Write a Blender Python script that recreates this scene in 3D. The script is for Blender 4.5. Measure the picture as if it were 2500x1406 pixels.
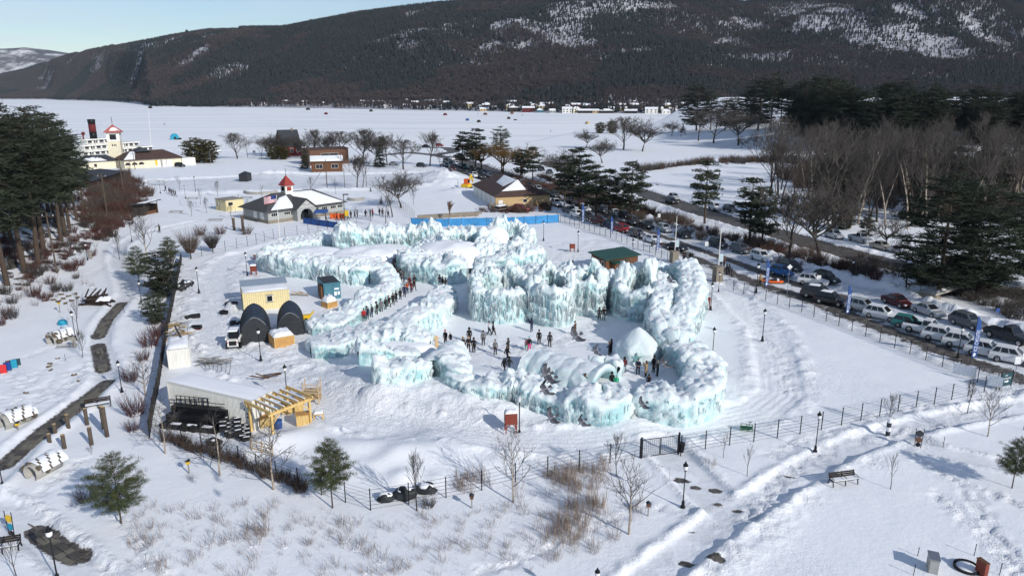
import bpy, bmesh, math, random
import numpy as np
from mathutils import Vector, Matrix
R = math.radians
random.seed(7); rng = np.random.default_rng(7)
for o in list(bpy.data.objects): bpy.data.objects.remove(o, do_unlink=True)
S = bpy.context.scene; C = S.collection
# ---------------------------------------------------------------- camera, light, exposure
CAM_H = 30.0; FPX = 1766.0; VH = 228.0                       # eye height (m), focal length and horizon row (pixels of the 2500 px photo)
PITCH = math.atan((703 - VH) / FPX)
cam = bpy.data.cameras.new('camera'); co = bpy.data.objects.new('camera', cam); C.objects.link(co)
cam.sensor_width = 36; cam.lens = 36 * FPX / 2500; cam.clip_start = .5; cam.clip_end = 30000
co.location = (0, 0, CAM_H); co.rotation_euler = (math.pi / 2 - PITCH, 0, 0); S.camera = co
SUN_EL, SUN_AZ = 27.5, 136.0                                  # azimuth clockwise from +Y (view direction)
sv = Vector((math.sin(R(SUN_AZ)) * math.cos(R(SUN_EL)), math.cos(R(SUN_AZ)) * math.cos(R(SUN_EL)), math.sin(R(SUN_EL))))
W = bpy.data.worlds.new('World'); S.world = W; W.use_nodes = True
wn = W.node_tree.nodes; wl = W.node_tree.links
sky = wn.new('ShaderNodeTexSky'); sky.sky_type = 'NISHITA'; sky.sun_disc = False
sky.sun_elevation = R(SUN_EL); sky.sun_rotation = R(SUN_AZ); sky.altitude = 100; sky.air_density = 1.0; sky.dust_density = .15; sky.ozone_density = 3.1
# thin high cloud, mixed into the sky dome by direction
tc = wn.new('ShaderNodeTexCoord'); mp = wn.new('ShaderNodeMapping'); mp.inputs['Scale'].default_value = (1.1, 1.1, 9)
mp.inputs['Rotation'].default_value = (0, R(4), 0)
nz = wn.new('ShaderNodeTexNoise'); nz.inputs['Scale'].default_value = 2.6; nz.inputs['Detail'].default_value = 7; nz.inputs['Roughness'].default_value = .55
rp = wn.new('ShaderNodeValToRGB'); rp.color_ramp.elements[0].position = .4; rp.color_ramp.elements[1].position = .75
rp.color_ramp.elements[1].color = (.55, .55, .55, 1)
mxs = wn.new('ShaderNodeMixRGB'); mxs.inputs[2].default_value = (6.7, 7.2, 8.7, 1)
wl.new(tc.outputs['Generated'], mp.inputs[0]); wl.new(mp.outputs[0], nz.inputs['Vector']); wl.new(nz.outputs['Fac'], rp.inputs[0])
wl.new(rp.outputs[0], mxs.inputs[0]); wl.new(sky.outputs[0], mxs.inputs[1]); wl.new(mxs.outputs[0], wn['Background'].inputs[0])
wn['Background'].inputs[1].default_value = .095
sl = bpy.data.lights.new('sun', 'SUN'); sl.energy = 3.4; sl.angle = R(.5); sl.color = (1, .945, .87)
so = bpy.data.objects.new('sun', sl); C.objects.link(so); so.rotation_euler = sv.to_track_quat('Z', 'Y').to_euler()
S.view_settings.view_transform = 'Standard'; S.view_settings.look = 'None'; S.view_settings.exposure = .14; S.view_settings.gamma = 1
S.view_settings.use_curve_mapping = False
S.render.engine = 'CYCLES'; cy = S.cycles; cy.use_denoising = True; cy.max_bounces = 5; cy.diffuse_bounces = 3; cy.glossy_bounces = 2
cy.transmission_bounces = 4; cy.transparent_max_bounces = 6; cy.volume_bounces = 0; cy.caustics_reflective = False; cy.caustics_refractive = False
cy.use_adaptive_sampling = True; cy.adaptive_threshold = .02
# ---------------------------------------------------------------- layout: photo rows and columns to places on the ground
sp, cp = math.sin(PITCH), math.cos(PITCH)
def ray(u, v):
 a = (u - 1250) / FPX; b = (703 - v) / FPX
 return a, cp + b * sp, -sp + b * cp
def G(u, v, z=0.0):                                           # where the sight line meets height z
 a, dy, dz = ray(u, v); t = (z - CAM_H) / dz
 return a * t, dy * t
def hgt(vt, y, v0=None):                                      # height that projects to row vt at distance y
 b = (703 - vt) / FPX
 return CAM_H + (-sp + b * cp) * y / (cp + b * sp)
def px(u, v): return FPX and math.hypot(0, G(u, v)[1] * cp + CAM_H * sp) / FPX   # metres per photo pixel there
# ---------------------------------------------------------------- noise
def _h(ix, iy, iz, s):
 n = (ix.astype(np.int64) * 374761393 + iy.astype(np.int64) * 668265263 + iz.astype(np.int64) * 2147483629 + s * 1274126177) & 0xffffffff
 n = ((n ^ (n >> 13)) * 1274126177) & 0xffffffff
 n = ((n ^ (n >> 16)) * 2246822519) & 0xffffffff
 return ((n ^ (n >> 15)) & 0xffffff) / float(0xffffff)
def vn(x, y, z=None, s=0):
 x = np.asarray(x, float); y = np.asarray(y, float); z = np.zeros_like(x) if z is None else np.asarray(z, float) + 0 * x
 x0 = np.floor(x); y0 = np.floor(y); z0 = np.floor(z); f = x - x0; g = y - y0; h = z - z0
 f = f * f * (3 - 2 * f); g = g * g * (3 - 2 * g); h = h * h * (3 - 2 * h)
 def L(k):
  a = _h(x0, y0, z0 + k, s); b = _h(x0 + 1, y0, z0 + k, s); c = _h(x0, y0 + 1, z0 + k, s); d = _h(x0 + 1, y0 + 1, z0 + k, s)
  return (a * (1 - f) + b * f) * (1 - g) + (c * (1 - f) + d * f) * g
 return L(0) * (1 - h) + (L(1) * h if np.any(h) else 0)
def fbm(x, y, z=None, o=4, s=0, g=.5):
 r = 0; a = 1; t = 0
 for i in range(o):
  k = 2.03 ** i
  r = r + a * vn(np.asarray(x) * k, np.asarray(y) * k, None if z is None else np.asarray(z) * k, s + i); t += a; a *= g
 return r / t
def sst(e0, e1, x):
 t = np.clip((x - e0) / (e1 - e0), 0, 1); return t * t * (3 - 2 * t)
def seg_dist(X, Y, pts, closed=False):
 """distance to a polyline, and the running length at the nearest point"""
 D = np.full(X.shape, 1e9); A = np.zeros(X.shape); acc = 0.0; Sg = np.zeros(X.shape)
 n = len(pts)
 for i in range(n if closed else n - 1):
  x0, y0 = pts[i][:2]; x1, y1 = pts[(i + 1) % n][:2]; dx, dy = x1 - x0, y1 - y0; l2 = dx * dx + dy * dy + 1e-12
  t = np.clip(((X - x0) * dx + (Y - y0) * dy) / l2, 0, 1); d = np.hypot(X - x0 - t * dx, Y - y0 - t * dy)
  m = d < D; D = np.where(m, d, D); A = np.where(m, acc + t * math.sqrt(l2), A)
  Sg = np.where(m, np.sign(dx * (Y - y0) - dy * (X - x0)), Sg); acc += math.sqrt(l2)
 return D, A, Sg
def smooth_line(pts, step):
 """Catmull-Rom through pts (any number of columns), resampled about every step metres"""
 p = np.array(pts, float); q = np.vstack([2 * p[0] - p[1], p, 2 * p[-1] - p[-2]]); out = []
 for i in range(1, len(q) - 2):
  n = max(2, int(np.linalg.norm(q[i + 1, :2] - q[i, :2]) / step))
  for t in np.linspace(0, 1, n, endpoint=False):
   out.append(.5 * (2 * q[i] + (q[i + 1] - q[i - 1]) * t + (2 * q[i - 1] - 5 * q[i] + 4 * q[i + 1] - q[i + 2]) * t * t
       + (3 * q[i] - q[i - 1] - 3 * q[i + 1] + q[i + 2]) * t ** 3))
 out.append(p[-1]); return np.array(out)
def inpoly(X, Y, P):
 r = np.zeros(X.shape, bool); n = len(P)
 for i in range(n):
  x0, y0 = P[i]; x1, y1 = P[(i + 1) % n]
  c = ((y0 > Y) != (y1 > Y)) & (X < (x1 - x0) * (Y - y0) / (y1 - y0 + 1e-12) + x0); r ^= c
 return r
# ---------------------------------------------------------------- mesh building
class MB:
 """collects shapes; build() links them as ONE mesh object"""
 def __init__(s): s.v = []; s.f = []; s.m = []; s.M = Matrix.Identity(4); s.mi = 0
 def add(s, vs, fs, mi=None):
  b = len(s.v); M = s.M
  s.v += [tuple(M @ Vector(p)) for p in vs]; s.f += [tuple(i + b for i in f) for f in fs]; s.m += [s.mi if mi is None else mi] * len(fs)
  return s
 def box(s, x0, y0, z0, x1, y1, z1, mi=None):
  return s.add([(x0, y0, z0), (x1, y0, z0), (x1, y1, z0), (x0, y1, z0), (x0, y0, z1), (x1, y0, z1), (x1, y1, z1), (x0, y1, z1)],
     [(0, 3, 2, 1), (4, 5, 6, 7), (0, 1, 5, 4), (1, 2, 6, 5), (2, 3, 7, 6), (3, 0, 4, 7)], mi)
 def tube(s, p, q, r0, r1=None, n=6, cap=True, mi=None):
  p = Vector(p); q = Vector(q); r1 = r0 if r1 is None else r1; d = q - p
  if d.length < 1e-6: return s
  a = d.orthogonal().normalized(); b = d.normalized().cross(a)
  vs = [p + (a * math.cos(2 * math.pi * i / n) + b * math.sin(2 * math.pi * i / n)) * r0 for i in range(n)]
  vs += [q + (a * math.cos(2 * math.pi * i / n) + b * math.sin(2 * math.pi * i / n)) * r1 for i in range(n)]
  fs = [(i, (i + 1) % n, n + (i + 1) % n, n + i) for i in range(n)]
  if cap: fs += [tuple(range(n - 1, -1, -1)), tuple(range(n, 2 * n))]
  return s.add(vs, fs, mi)
 def beam(s, p, q, w, t, mi=None):
  """square bar from p to q, w wide and t deep"""
  p = Vector(p); q = Vector(q); d = (q - p).normalized(); up = Vector((0, 0, 1)) if abs(d.z) < .9 else Vector((0, 1, 0))
  a = d.cross(up).normalized() * w / 2; b = a.cross(d).normalized() * t / 2
  vs = [p - a - b, p + a - b, p + a + b, p - a + b, q - a - b, q + a - b, q + a + b, q - a + b]
  return s.add(vs, [(0, 3, 2, 1), (4, 5, 6, 7), (0, 1, 5, 4), (1, 2, 6, 5), (2, 3, 7, 6), (3, 0, 4, 7)], mi)
 def prism(s, poly, y0, y1, mi=None):
  """outline in x,z pushed along y"""
  n = len(poly); vs = [(x, y0, z) for x, z in poly] + [(x, y1, z) for x, z in poly]
  return s.add(vs, [tuple(range(n)), tuple(range(2 * n - 1, n - 1, -1))] + [(i, n + i, n + (i + 1) % n, (i + 1) % n) for i in range(n)], mi)
 def slab(s, poly, z0, z1, mi=None):
  n = len(poly); vs = [(x, y, z0) for x, y in poly] + [(x, y, z1) for x, y in poly]
  return s.add(vs, [tuple(range(n - 1, -1, -1)), tuple(range(n, 2 * n))] + [(i, (i + 1) % n, n + (i + 1) % n, n + i) for i in range(n)], mi)
 def lathe(s, prof, n=8, c=(0, 0), mi=None):
  vs = []; fs = []
  for r, z in prof: vs += [(c[0] + r * math.cos(2 * math.pi * i / n), c[1] + r * math.sin(2 * math.pi * i / n), z) for i in range(n)]
  for k in range(len(prof) - 1): fs += [(k * n + i, k * n + (i + 1) % n, k * n + n + (i + 1) % n, k * n + n + i) for i in range(n)]
  fs += [tuple(range(n - 1, -1, -1)), tuple(range(len(vs) - n, len(vs)))]
  return s.add(vs, fs, mi)
 def sphere(s, c, r, n=8, m=5, sq=(1, 1, 1), mi=None):
  prof = [(max(1e-3, math.sin(math.pi * k / m)), -math.cos(math.pi * k / m)) for k in range(m + 1)]; vs = []; fs = []
  for q, z in prof: vs += [(c[0] + r * sq[0] * q * math.cos(2 * math.pi * i / n), c[1] + r * sq[1] * q * math.sin(2 * math.pi * i / n), c[2] + r * sq[2] * z) for i in range(n)]
  for k in range(m): fs += [(k * n + i, k * n + (i + 1) % n, k * n + n + (i + 1) % n, k * n + n + i) for i in range(n)]
  return s.add(vs, fs, mi)
 def mesh(s, name, mats, smooth=False):
  me = bpy.data.meshes.new(name); me.from_pydata(s.v, [], s.f)
  for m in (mats if isinstance(mats, (list, tuple)) else [mats]): me.materials.append(m)
  if any(s.m): me.polygons.foreach_set('material_index', s.m)
  if smooth: me.polygons.foreach_set('use_smooth', [True] * len(s.f))
  me.update(); return me
 def build(s, name, mats, parent=None, smooth=False): return link(name, s.mesh(name, mats, smooth), parent)
def link(name, me, parent=None):
 o = bpy.data.objects.new(name, me); C.objects.link(o)
 if parent is not None: o.parent = parent
 return o
def npmesh(name, V, F, mat, smooth=True, attrs=None):
 me = bpy.data.meshes.new(name); V = np.asarray(V, np.float32); F = np.asarray(F, np.int32); k = F.shape[1]
 me.vertices.add(len(V)); me.vertices.foreach_set('co', V.ravel())
 me.loops.add(F.size); me.loops.foreach_set('vertex_index', F.ravel())
 me.polygons.add(len(F)); me.polygons.foreach_set('loop_start', np.arange(0, F.size, k, dtype=np.int32))
 me.polygons.foreach_set('loop_total', np.full(len(F), k, np.int32)); me.polygons.foreach_set('use_smooth', np.full(len(F), smooth))
 for m in (mat if isinstance(mat, (list, tuple)) else [mat]): me.materials.append(m)
 for kk, a in (attrs or {}).items():
  at = me.attributes.new(kk, 'FLOAT', 'POINT'); at.data.foreach_set('value', np.asarray(a, np.float32).ravel())
 me.update(calc_edges=True); return me
def tag(o, label=None, cat=None, group=None, kind=None):
 if label: o['label'] = label
 if cat: o['category'] = cat
 if group: o['group'] = group
 if kind: o['kind'] = kind
 return o
def thing(name, label, cat, loc=(0, 0, 0), rz=0, group=None):
 o = bpy.data.objects.new(name, None); C.objects.link(o); o.location = loc; o.rotation_euler = (0, 0, rz); o.empty_display_size = .3
 return tag(o, label, cat, group)
def dup(root, loc=None, rz=None, label=None, scale=None, group=None):
 r = root.copy(); C.objects.link(r)
 if loc is not None: r.location = loc
 if rz is not None: r.rotation_euler = (0, 0, rz)
 if label: r['label'] = label
 if scale is not None: r.scale = scale if isinstance(scale, (tuple, list)) else (scale,) * 3
 if group: r['group'] = group
 def kids(o, n):
  for ch in list(o.children):
   c = ch.copy(); C.objects.link(c); c.parent = n; kids(ch, c)
 kids(root, r); return r
def scatter(name, pts, sc, proto, kind='stuff', label=None):
 """a mass nobody could count: one object whose points carry copies of a small mesh"""
 me = bpy.data.meshes.new(name); me.vertices.add(len(pts)); me.vertices.foreach_set('co', np.asarray(pts, np.float32).ravel())
 a = me.attributes.new('size', 'FLOAT', 'POINT'); a.data.foreach_set('value', np.asarray(sc, np.float32))
 a = me.attributes.new('turn', 'FLOAT', 'POINT'); a.data.foreach_set('value', rng.uniform(0, 6.283, len(pts)).astype(np.float32))
 o = link(name, me); o['kind'] = kind
 if label: o['label'] = label
 po = bpy.data.objects.new(name + '_source', proto)
 ng = bpy.data.node_groups.new(name, 'GeometryNodeTree'); ng.interface.new_socket('Geometry', in_out='INPUT', socket_type='NodeSocketGeometry')
 ng.interface.new_socket('Geometry', in_out='OUTPUT', socket_type='NodeSocketGeometry'); N = ng.nodes; L = ng.links
 gi = N.new('NodeGroupInput'); go = N.new('NodeGroupOutput'); ip = N.new('GeometryNodeInstanceOnPoints'); oi = N.new('GeometryNodeObjectInfo'); oi.inputs['Object'].default_value = po
 s1 = N.new('GeometryNodeInputNamedAttribute'); s1.data_type = 'FLOAT'; s1.inputs['Name'].default_value = 'size'
 s2 = N.new('GeometryNodeInputNamedAttribute'); s2.data_type = 'FLOAT'; s2.inputs['Name'].default_value = 'turn'; cx = N.new('ShaderNodeCombineXYZ')
 L.new(gi.outputs[0], ip.inputs['Points']); L.new(oi.outputs['Geometry'], ip.inputs['Instance']); L.new(s1.outputs['Attribute'], ip.inputs['Scale'])
 L.new(s2.outputs['Attribute'], cx.inputs['Z']); L.new(cx.outputs[0], ip.inputs['Rotation']); L.new(ip.outputs[0], go.inputs[0])
 md = o.modifiers.new('copies', 'NODES'); md.node_group = ng; return o
# ---------------------------------------------------------------- materials
def mat(name, col, rough=.7, metal=0, var=.12, scale=3.0, bump=0, bscale=None, spec=.3, col2=None, obj_rand=0, emit=None, stretch=None, alpha=None):
 m = bpy.data.materials.new(name); m.use_nodes = True; n = m.node_tree.nodes; l = m.node_tree.links; b = n['Principled BSDF']
 b.inputs['Roughness'].default_value = rough; b.inputs['Metallic'].default_value = metal; b.inputs['Specular IOR Level'].default_value = spec
 t = n.new('ShaderNodeTexCoord'); z = n.new('ShaderNodeTexNoise'); z.inputs['Scale'].default_value = scale; z.inputs['Detail'].default_value = 5
 src = t.outputs['Object']
 if stretch:
  mp = n.new('ShaderNodeMapping'); mp.inputs['Scale'].default_value = stretch; l.new(src, mp.inputs[0]); src = mp.outputs[0]
 l.new(src, z.inputs['Vector']); r = n.new('ShaderNodeValToRGB'); r.color_ramp.elements[0].position = .3; r.color_ramp.elements[1].position = .7
 c = Vector(col); c2 = Vector(col2) if col2 else c * (1 + var); c1 = c if col2 else c * (1 - var)
 r.color_ramp.elements[0].color = (*c1, 1); r.color_ramp.elements[1].color = (*c2, 1); l.new(z.outputs['Fac'], r.inputs[0]); out = r.outputs[0]
 if obj_rand:
  oi = n.new('ShaderNodeObjectInfo'); hs = n.new('ShaderNodeHueSaturation'); mr = n.new('ShaderNodeMapRange')
  mr.inputs['To Min'].default_value = 1 - obj_rand; mr.inputs['To Max'].default_value = 1 + obj_rand
  l.new(oi.outputs['Random'], mr.inputs[0]); l.new(mr.outputs[0], hs.inputs['Value']); l.new(out, hs.inputs['Color']); out = hs.outputs[0]
 l.new(out, b.inputs['Base Color'])
 if bump:
  z2 = n.new('ShaderNodeTexNoise'); z2.inputs['Scale'].default_value = bscale or scale * 4; z2.inputs['Detail'].default_value = 6; l.new(src, z2.inputs['Vector'])
  bp = n.new('ShaderNodeBump'); bp.inputs['Strength'].default_value = bump; bp.inputs['Distance'].default_value = .05; l.new(z2.outputs['Fac'], bp.inputs['Height']); l.new(bp.outputs[0], b.inputs['Normal'])
 if emit: b.inputs['Emission Color'].default_value = (*emit[:3], 1); b.inputs['Emission Strength'].default_value = emit[3]
 return m
M = {}
def mk(name, *a, **k): M[name] = mat(name, *a, **k); return M[name]
mk('black_metal', (.012, .013, .016), .45, .3); mk('dark_plastic', (.012, .012, .014), .5); mk('steel', (.35, .36, .38), .4, .8)
mk('wood_new', (.62, .43, .17), .75, var=.25, scale=1.5, stretch=(8, 8, 1.2), bump=.2); mk('wood_pale', (.52, .38, .22), .75, var=.2, scale=2, stretch=(8, 8, 1))
mk('wood_brown', (.13, .06, .03), .8, var=.3, scale=2, stretch=(6, 6, 1), bump=.2); mk('wood_dark', (.03, .022, .018), .85, var=.3, scale=3, bump=.3)
mk('log', (.1, .078, .06), .9, var=.35, scale=4, stretch=(5, 5, .6), bump=.5); mk('bark', (.045, .036, .03), .95, var=.35, scale=5, stretch=(3, 3, .5), bump=.4, obj_rand=.25)
mk('bark_pine', (.075, .055, .042), .95, var=.35, scale=4, stretch=(3, 3, .4), bump=.5); mk('bark_birch', (.36, .3, .24), .85, var=.5, scale=6, stretch=(1, 1, 3), bump=.3)
mk('twig', (.085, .075, .068), .95, var=.3, scale=.4, obj_rand=.3); mk('twig_warm', (.12, .085, .065), .95, var=.3, scale=.4); mk('twig_willow', (.16, .095, .03), .9, var=.3, scale=.3)
mk('twig_red', (.1, .042, .034), .95, var=.3, scale=.8); mk('reed', (.31, .24, .19), .9, var=.3, scale=2); mk('reed_grey', (.27, .22, .19), .9, var=.3, scale=2)
mk('needles', (.034, .042, .026), .8, var=.45, scale=.35, obj_rand=.3); mk('needles_young', (.045, .06, .028), .8, var=.45, scale=1.2, col2=(.075, .085, .03)); mk('needles_dark', (.023, .031, .019), .85, var=.4, scale=.3, obj_rand=.3)
mk('needles_cedar', (.05, .045, .016), .85, var=.45, scale=.8); mk('leaf_dry', (.16, .075, .035), .9, var=.4, scale=1)
mk('hill_conifer', (.022, .029, .03), .95, var=.35, scale=.05); mk('hill_bare', (.085, .069, .07), .95, var=.3, scale=.05)
mk('white_paint', (.78, .77, .72), .6, var=.06); mk('cream_wall', (.72, .66, .5), .8, var=.08, scale=1); mk('cream_metal', (.7, .6, .34), .5, var=.06, scale=2)
mk('red_roof', (.3, .045, .04), .6, var=.2); mk('pink_roof', (.42, .12, .1), .7, var=.15); mk('brown_roof', (.08, .05, .042), .85, var=.25, scale=2, bump=.2); mk('grey_roof', (.07, .072, .075), .85, var=.25, scale=2, bump=.2)
mk('slate_roof', (.04, .045, .055), .8, var=.25, scale=2); mk('green_roof', (.022, .07, .055), .5, var=.12); mk('grey_wall', (.36, .37, .36), .8, var=.1); mk('tan_wall', (.5, .36, .19), .8, var=.12)
mk('stone', (.24, .21, .17), .9, var=.3, scale=5, bump=.6); mk('boulder', (.13, .105, .075), .9, var=.4, scale=2.5, bump=.6); mk('concrete', (.36, .35, .32), .85, var=.12, scale=3, bump=.2)
mk('brick_dark', (.14, .075, .05), .85, var=.2, scale=3); mk('dark_red', (.13, .018, .02), .7, var=.15); mk('tarp_black', (.03, .033, .037), .55, var=.25, scale=2, bump=.3)
mk('tarp_navy', (.028, .045, .075), .5, var=.2, scale=1.5); mk('blue_plastic', (.02, .06, .28), .4, var=.1); mk('blue_mesh', (.045, .25, .52), .6, var=.16, scale=.7, bump=.3); mk('navy_mesh', (.02, .075, .26), .6, var=.2, scale=1, bump=.3)
mk('container_white', (.72, .71, .66), .55, var=.1, scale=2, stretch=(4, 4, .25)); mk('container_blue', (.07, .2, .26), .5, var=.15, scale=2); mk('metal_roof', (.36, .42, .48), .4, .3, var=.1, scale=2, stretch=(1, 6, 1))
mk('heater_red', (.2, .045, .028), .6, var=.15); mk('orange', (.75, .14, .03), .5); mk('yellow', (.7, .46, .03), .5); mk('green_paint', (.05, .2, .06), .5); mk('red', (.55, .03, .035), .5); mk('teal', (.02, .28, .42), .5)
mk('glass_dark', (.012, .014, .017), .08, spec=.6, var=.05); mk('globe', (.75, .76, .76), .25, var=.03); mk('tyre', (.015, .015, .016), .85); mk('rim', (.4, .41, .43), .3, .8); mk('chrome_light', (.75, .76, .78), .15, .2)
mk('tail_red', (.35, .012, .012), .25); mk('banner_blue', (.03, .085, .27), .6, var=.1); mk('banner_white', (.82, .83, .85), .6, var=.03); mk('sign_green', (.02, .07, .085), .5); mk('flag_red', (.5, .04, .05), .7); mk('flag_blue', (.03, .05, .2), .7)
mk('skin', (.5, .3, .22), .6); mk('plywood', (.5, .28, .1), .8, var=.15, scale=2); mk('lumber_grey', (.27, .25, .22), .85, var=.25, scale=2)
mk('feather_grey', (.16, .165, .19), .7, var=.3, scale=18); mk('feather_dark', (.06, .062, .075), .7, var=.3, scale=18); mk('feather_pale', (.5, .52, .56), .7, var=.15, scale=18)
def snow_mat(name, bump=.35, rough=.6, col=(.86, .88, .915), fine=7.0):
 m = bpy.data.materials.new(name); m.use_nodes = True; n = m.node_tree.nodes; l = m.node_tree.links; b = n['Principled BSDF']
 b.inputs['Base Color'].default_value = (*col, 1); b.inputs['Roughness'].default_value = rough; b.inputs['Specular IOR Level'].default_value = .25
 t = n.new('ShaderNodeTexCoord'); z = n.new('ShaderNodeTexNoise'); z.inputs['Scale'].default_value = fine; z.inputs['Detail'].default_value = 7; z.inputs['Roughness'].default_value = .6
 bp = n.new('ShaderNodeBump'); bp.inputs['Strength'].default_value = bump; bp.inputs['Distance'].default_value = .12; l.new(t.outputs['Object'], z.inputs['Vector']); l.new(z.outputs['Fac'], bp.inputs['Height']); l.new(bp.outputs[0], b.inputs['Normal'])
 return m
M['snow'] = snow_mat('snow'); M['snow_soft'] = snow_mat('snow_soft', .15, fine=2.0)
# ================================================================ THE GROUND
def GL(*pts): return [G(u, v) for u, v in pts]
SHORE_U = [-900, 0, 200, 330, 480, 560, 620, 720, 900, 1000, 1120, 1300, 1420, 1600, 1690, 1760, 1850, 3500]
SHORE_V = [436, 425, 412, 402, 396, 386, 372, 366, 362, 356, 350, 345, 319, 303, 287, 268, 252, 252]
_sb = [math.atan((u - 1250) / FPX) for u in SHORE_U]; _sy = [math.log(G(u, v)[1]) for u, v in zip(SHORE_U, SHORE_V)]
def shore_y(X, Y): return np.exp(np.interp(np.arctan2(X, np.maximum(Y, 1) * 1.0), _sb, _sy))
HILL_FOOT = GL((-400, 1150), (0, 835), (105, 715), (215, 655), (290, 590), (345, 520), (330, 450), (240, 415))
MOUND = GL((905, 925), (975, 965), (1060, 972), (1150, 950))
def macro(X, Y):
 X = np.asarray(X, float); Y = np.asarray(Y, float)
 d, a, sg = seg_dist(X, Y, HILL_FOOT); h = np.where(sg > 0, 5.5 * sst(0, 30, d), 0) * (Y > 30)
 d2, _, _ = seg_dist(X, Y, MOUND); h = h + 1.5 * np.exp(-(d2 / 4.2) ** 2)
 h = h + 17 * sst(105, 215, X) * sst(270, 430, Y) + 6 * sst(60, 140, X - .15 * Y) * sst(430, 620, Y)
 dl = shore_y(X, Y) - Y; h = h * sst(0, 40, dl) + .25 * sst(0, 6, dl) - 3.0 * sst(1, -12, dl)
 return h
def mz(x, y): return float(macro(np.array([x]), np.array([y]))[0])
def P(u, v, dz=0.0):
 """the spot of the ground seen at a column and row of the photograph"""
 z = 0.0
 for _ in range(7): x, y = G(u, v, z); z = .5 * z + .5 * mz(x, y)
 x, y = G(u, v, z); return Vector((x, y, mz(x, y) + dz))
def mpp(y, z=0): return (y * cp + (CAM_H - z) * sp) / FPX                 # metres per photo pixel at distance y
def tall(u, vt, vb): p = P(u, vb); return hgt(vt, p.y) - p.z
PATHS = [  # line, half width, bank height
 (GL((1560, 1440), (1640, 1375), (1770, 1280), (1860, 1225), (1960, 1155), (2100, 1085), (2250, 1040), (2400, 1012), (2560, 985)), 1.35, .42),
 (GL((1615, 1090), (1670, 1150), (1730, 1215), (1790, 1262)), 1.7, .3), (GL((2190, 1062), (2300, 1108), (2420, 1136), (2600, 1160)), 1.0, .22),
 (GL((-60, 1215), (40, 1262), (110, 1320), (175, 1370), (250, 1440)), 1.15, .32)]
FLAG = GL((-60, 1215), (10, 1150), (70, 1085), (150, 1025), (205, 985), (255, 935), (262, 895), (240, 850), (252, 800), (285, 755), (312, 720), (300, 675), (283, 640), (292, 605), (340, 575), (400, 560), (470, 545))
LANE = GL((720, 585), (640, 612), (565, 632), (525, 675), (508, 740), (520, 800), (570, 870), (640, 925), (700, 960), (780, 1000), (900, 1035), (1060, 1062), (1250, 1082), (1420, 1078), (1560, 1062), (1720, 1035), (1850, 1008), (1905, 965), (1895, 890), (1872, 810), (1815, 750), (1760, 705))
ST_N = GL((1070, 405), (1200, 455), (1385, 522), (1600, 605), (1790, 692), (1960, 748), (2090, 803), (2240, 861), (2330, 897), (2620, 1000))
ST_F = GL((1105, 385), (1250, 425), (1400, 476), (1600, 547), (1760, 602), (1900, 642), (2050, 690), (2160, 716), (2290, 760), (2400, 796), (2620, 865))
STREET = ST_N + ST_F[::-1]
FAR_C = GL((1330, 400), (1500, 452), (1650, 500), (1750, 532), (1900, 574), (2000, 606), (2150, 644), (2300, 682), (2700, 775))
LOOP = GL((1190, 415), (1120, 392), (1060, 380), (1000, 374), (930, 380)); LOOP2 = GL((1060, 380), (1110, 372), (1090, 362), (1000, 361))
LOT = GL((330, 448), (470, 440), (600, 434), (760, 430), (900, 428), (1050, 424), (1075, 440), (1040, 452), (900, 462), (700, 466), (560, 470), (470, 470))
def trail(X, Y, line, w): d, a, s = seg_dist(X, Y, line); return np.exp(-(d / w) ** 2)
BARE_RUNS = [GL((12, 1138), (70, 1085), (110, 1052), (150, 1022), (190, 992), (225, 965), (262, 935)), GL((252, 905), (240, 845)), GL((240, 825), (262, 782), (298, 742)), GL((92, 1298), (125, 1325), (165, 1352), (192, 1362))]
TRAILS = [(GL((1170, 1400), (1240, 1385), (1340, 1340), (1460, 1290), (1560, 1230), (1690, 1275)), .55), (GL((2290, 1215), (2350, 1265), (2420, 1330), (2470, 1400)), .9), (GL((2370, 1215), (2420, 1300), (2500, 1390)), .8),
 (GL((1840, 1260), (1900, 1175), (1960, 1130), (2020, 1095)), 1.3), (GL((2330, 1010), (2420, 985), (2500, 950)), 1.6), (GL((2080, 1075), (2200, 1060), (2330, 1035)), 1.0),
 (GL((30, 905), (110, 950), (160, 990)), .9), (GL((0, 985), (70, 930), (170, 880), (240, 860)), .8), (GL((20, 1020), (60, 960), (30, 920)), .9), (GL((90, 985), (130, 930), (230, 890)), .8), (GL((60, 880), (140, 850), (190, 835)), .5), (GL((-20, 1040), (60, 1000), (150, 960), (230, 905)), 1.4),
 (GL((230, 1180), (330, 1330), (420, 1420)), .5), (GL((60, 1240), (140, 1180), (200, 1130)), .7), (GL((1830, 700), (1850, 790), (1900, 870), (1925, 960)), 1.2), (GL((190, 690), (250, 660), (280, 640)), 1.2), (GL((1480, 590), (1330, 600), (1300, 640)), 2.5), (GL((1070, 870), (1150, 850), (1290, 850), (1400, 830)), 3.0), (GL((1230, 900), (1290, 860), (1480, 790)), 2.5), (GL((1500, 900), (1610, 910)), 2.0), (GL((2100, 1030), (2250, 1000), (2400, 985)), .8), (GL((1880, 1120), (1960, 1075), (2090, 1050)), .7), (GL((2180, 1090), (2330, 1180), (2500, 1240)), .7), (GL((1890, 910), (1820, 900), (1740, 930)), .5), (GL((480, 720), (560, 760), (620, 840), (560, 880)), 2.5), (GL((80, 1230), (180, 1320), (270, 1400)), .6)]
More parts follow.
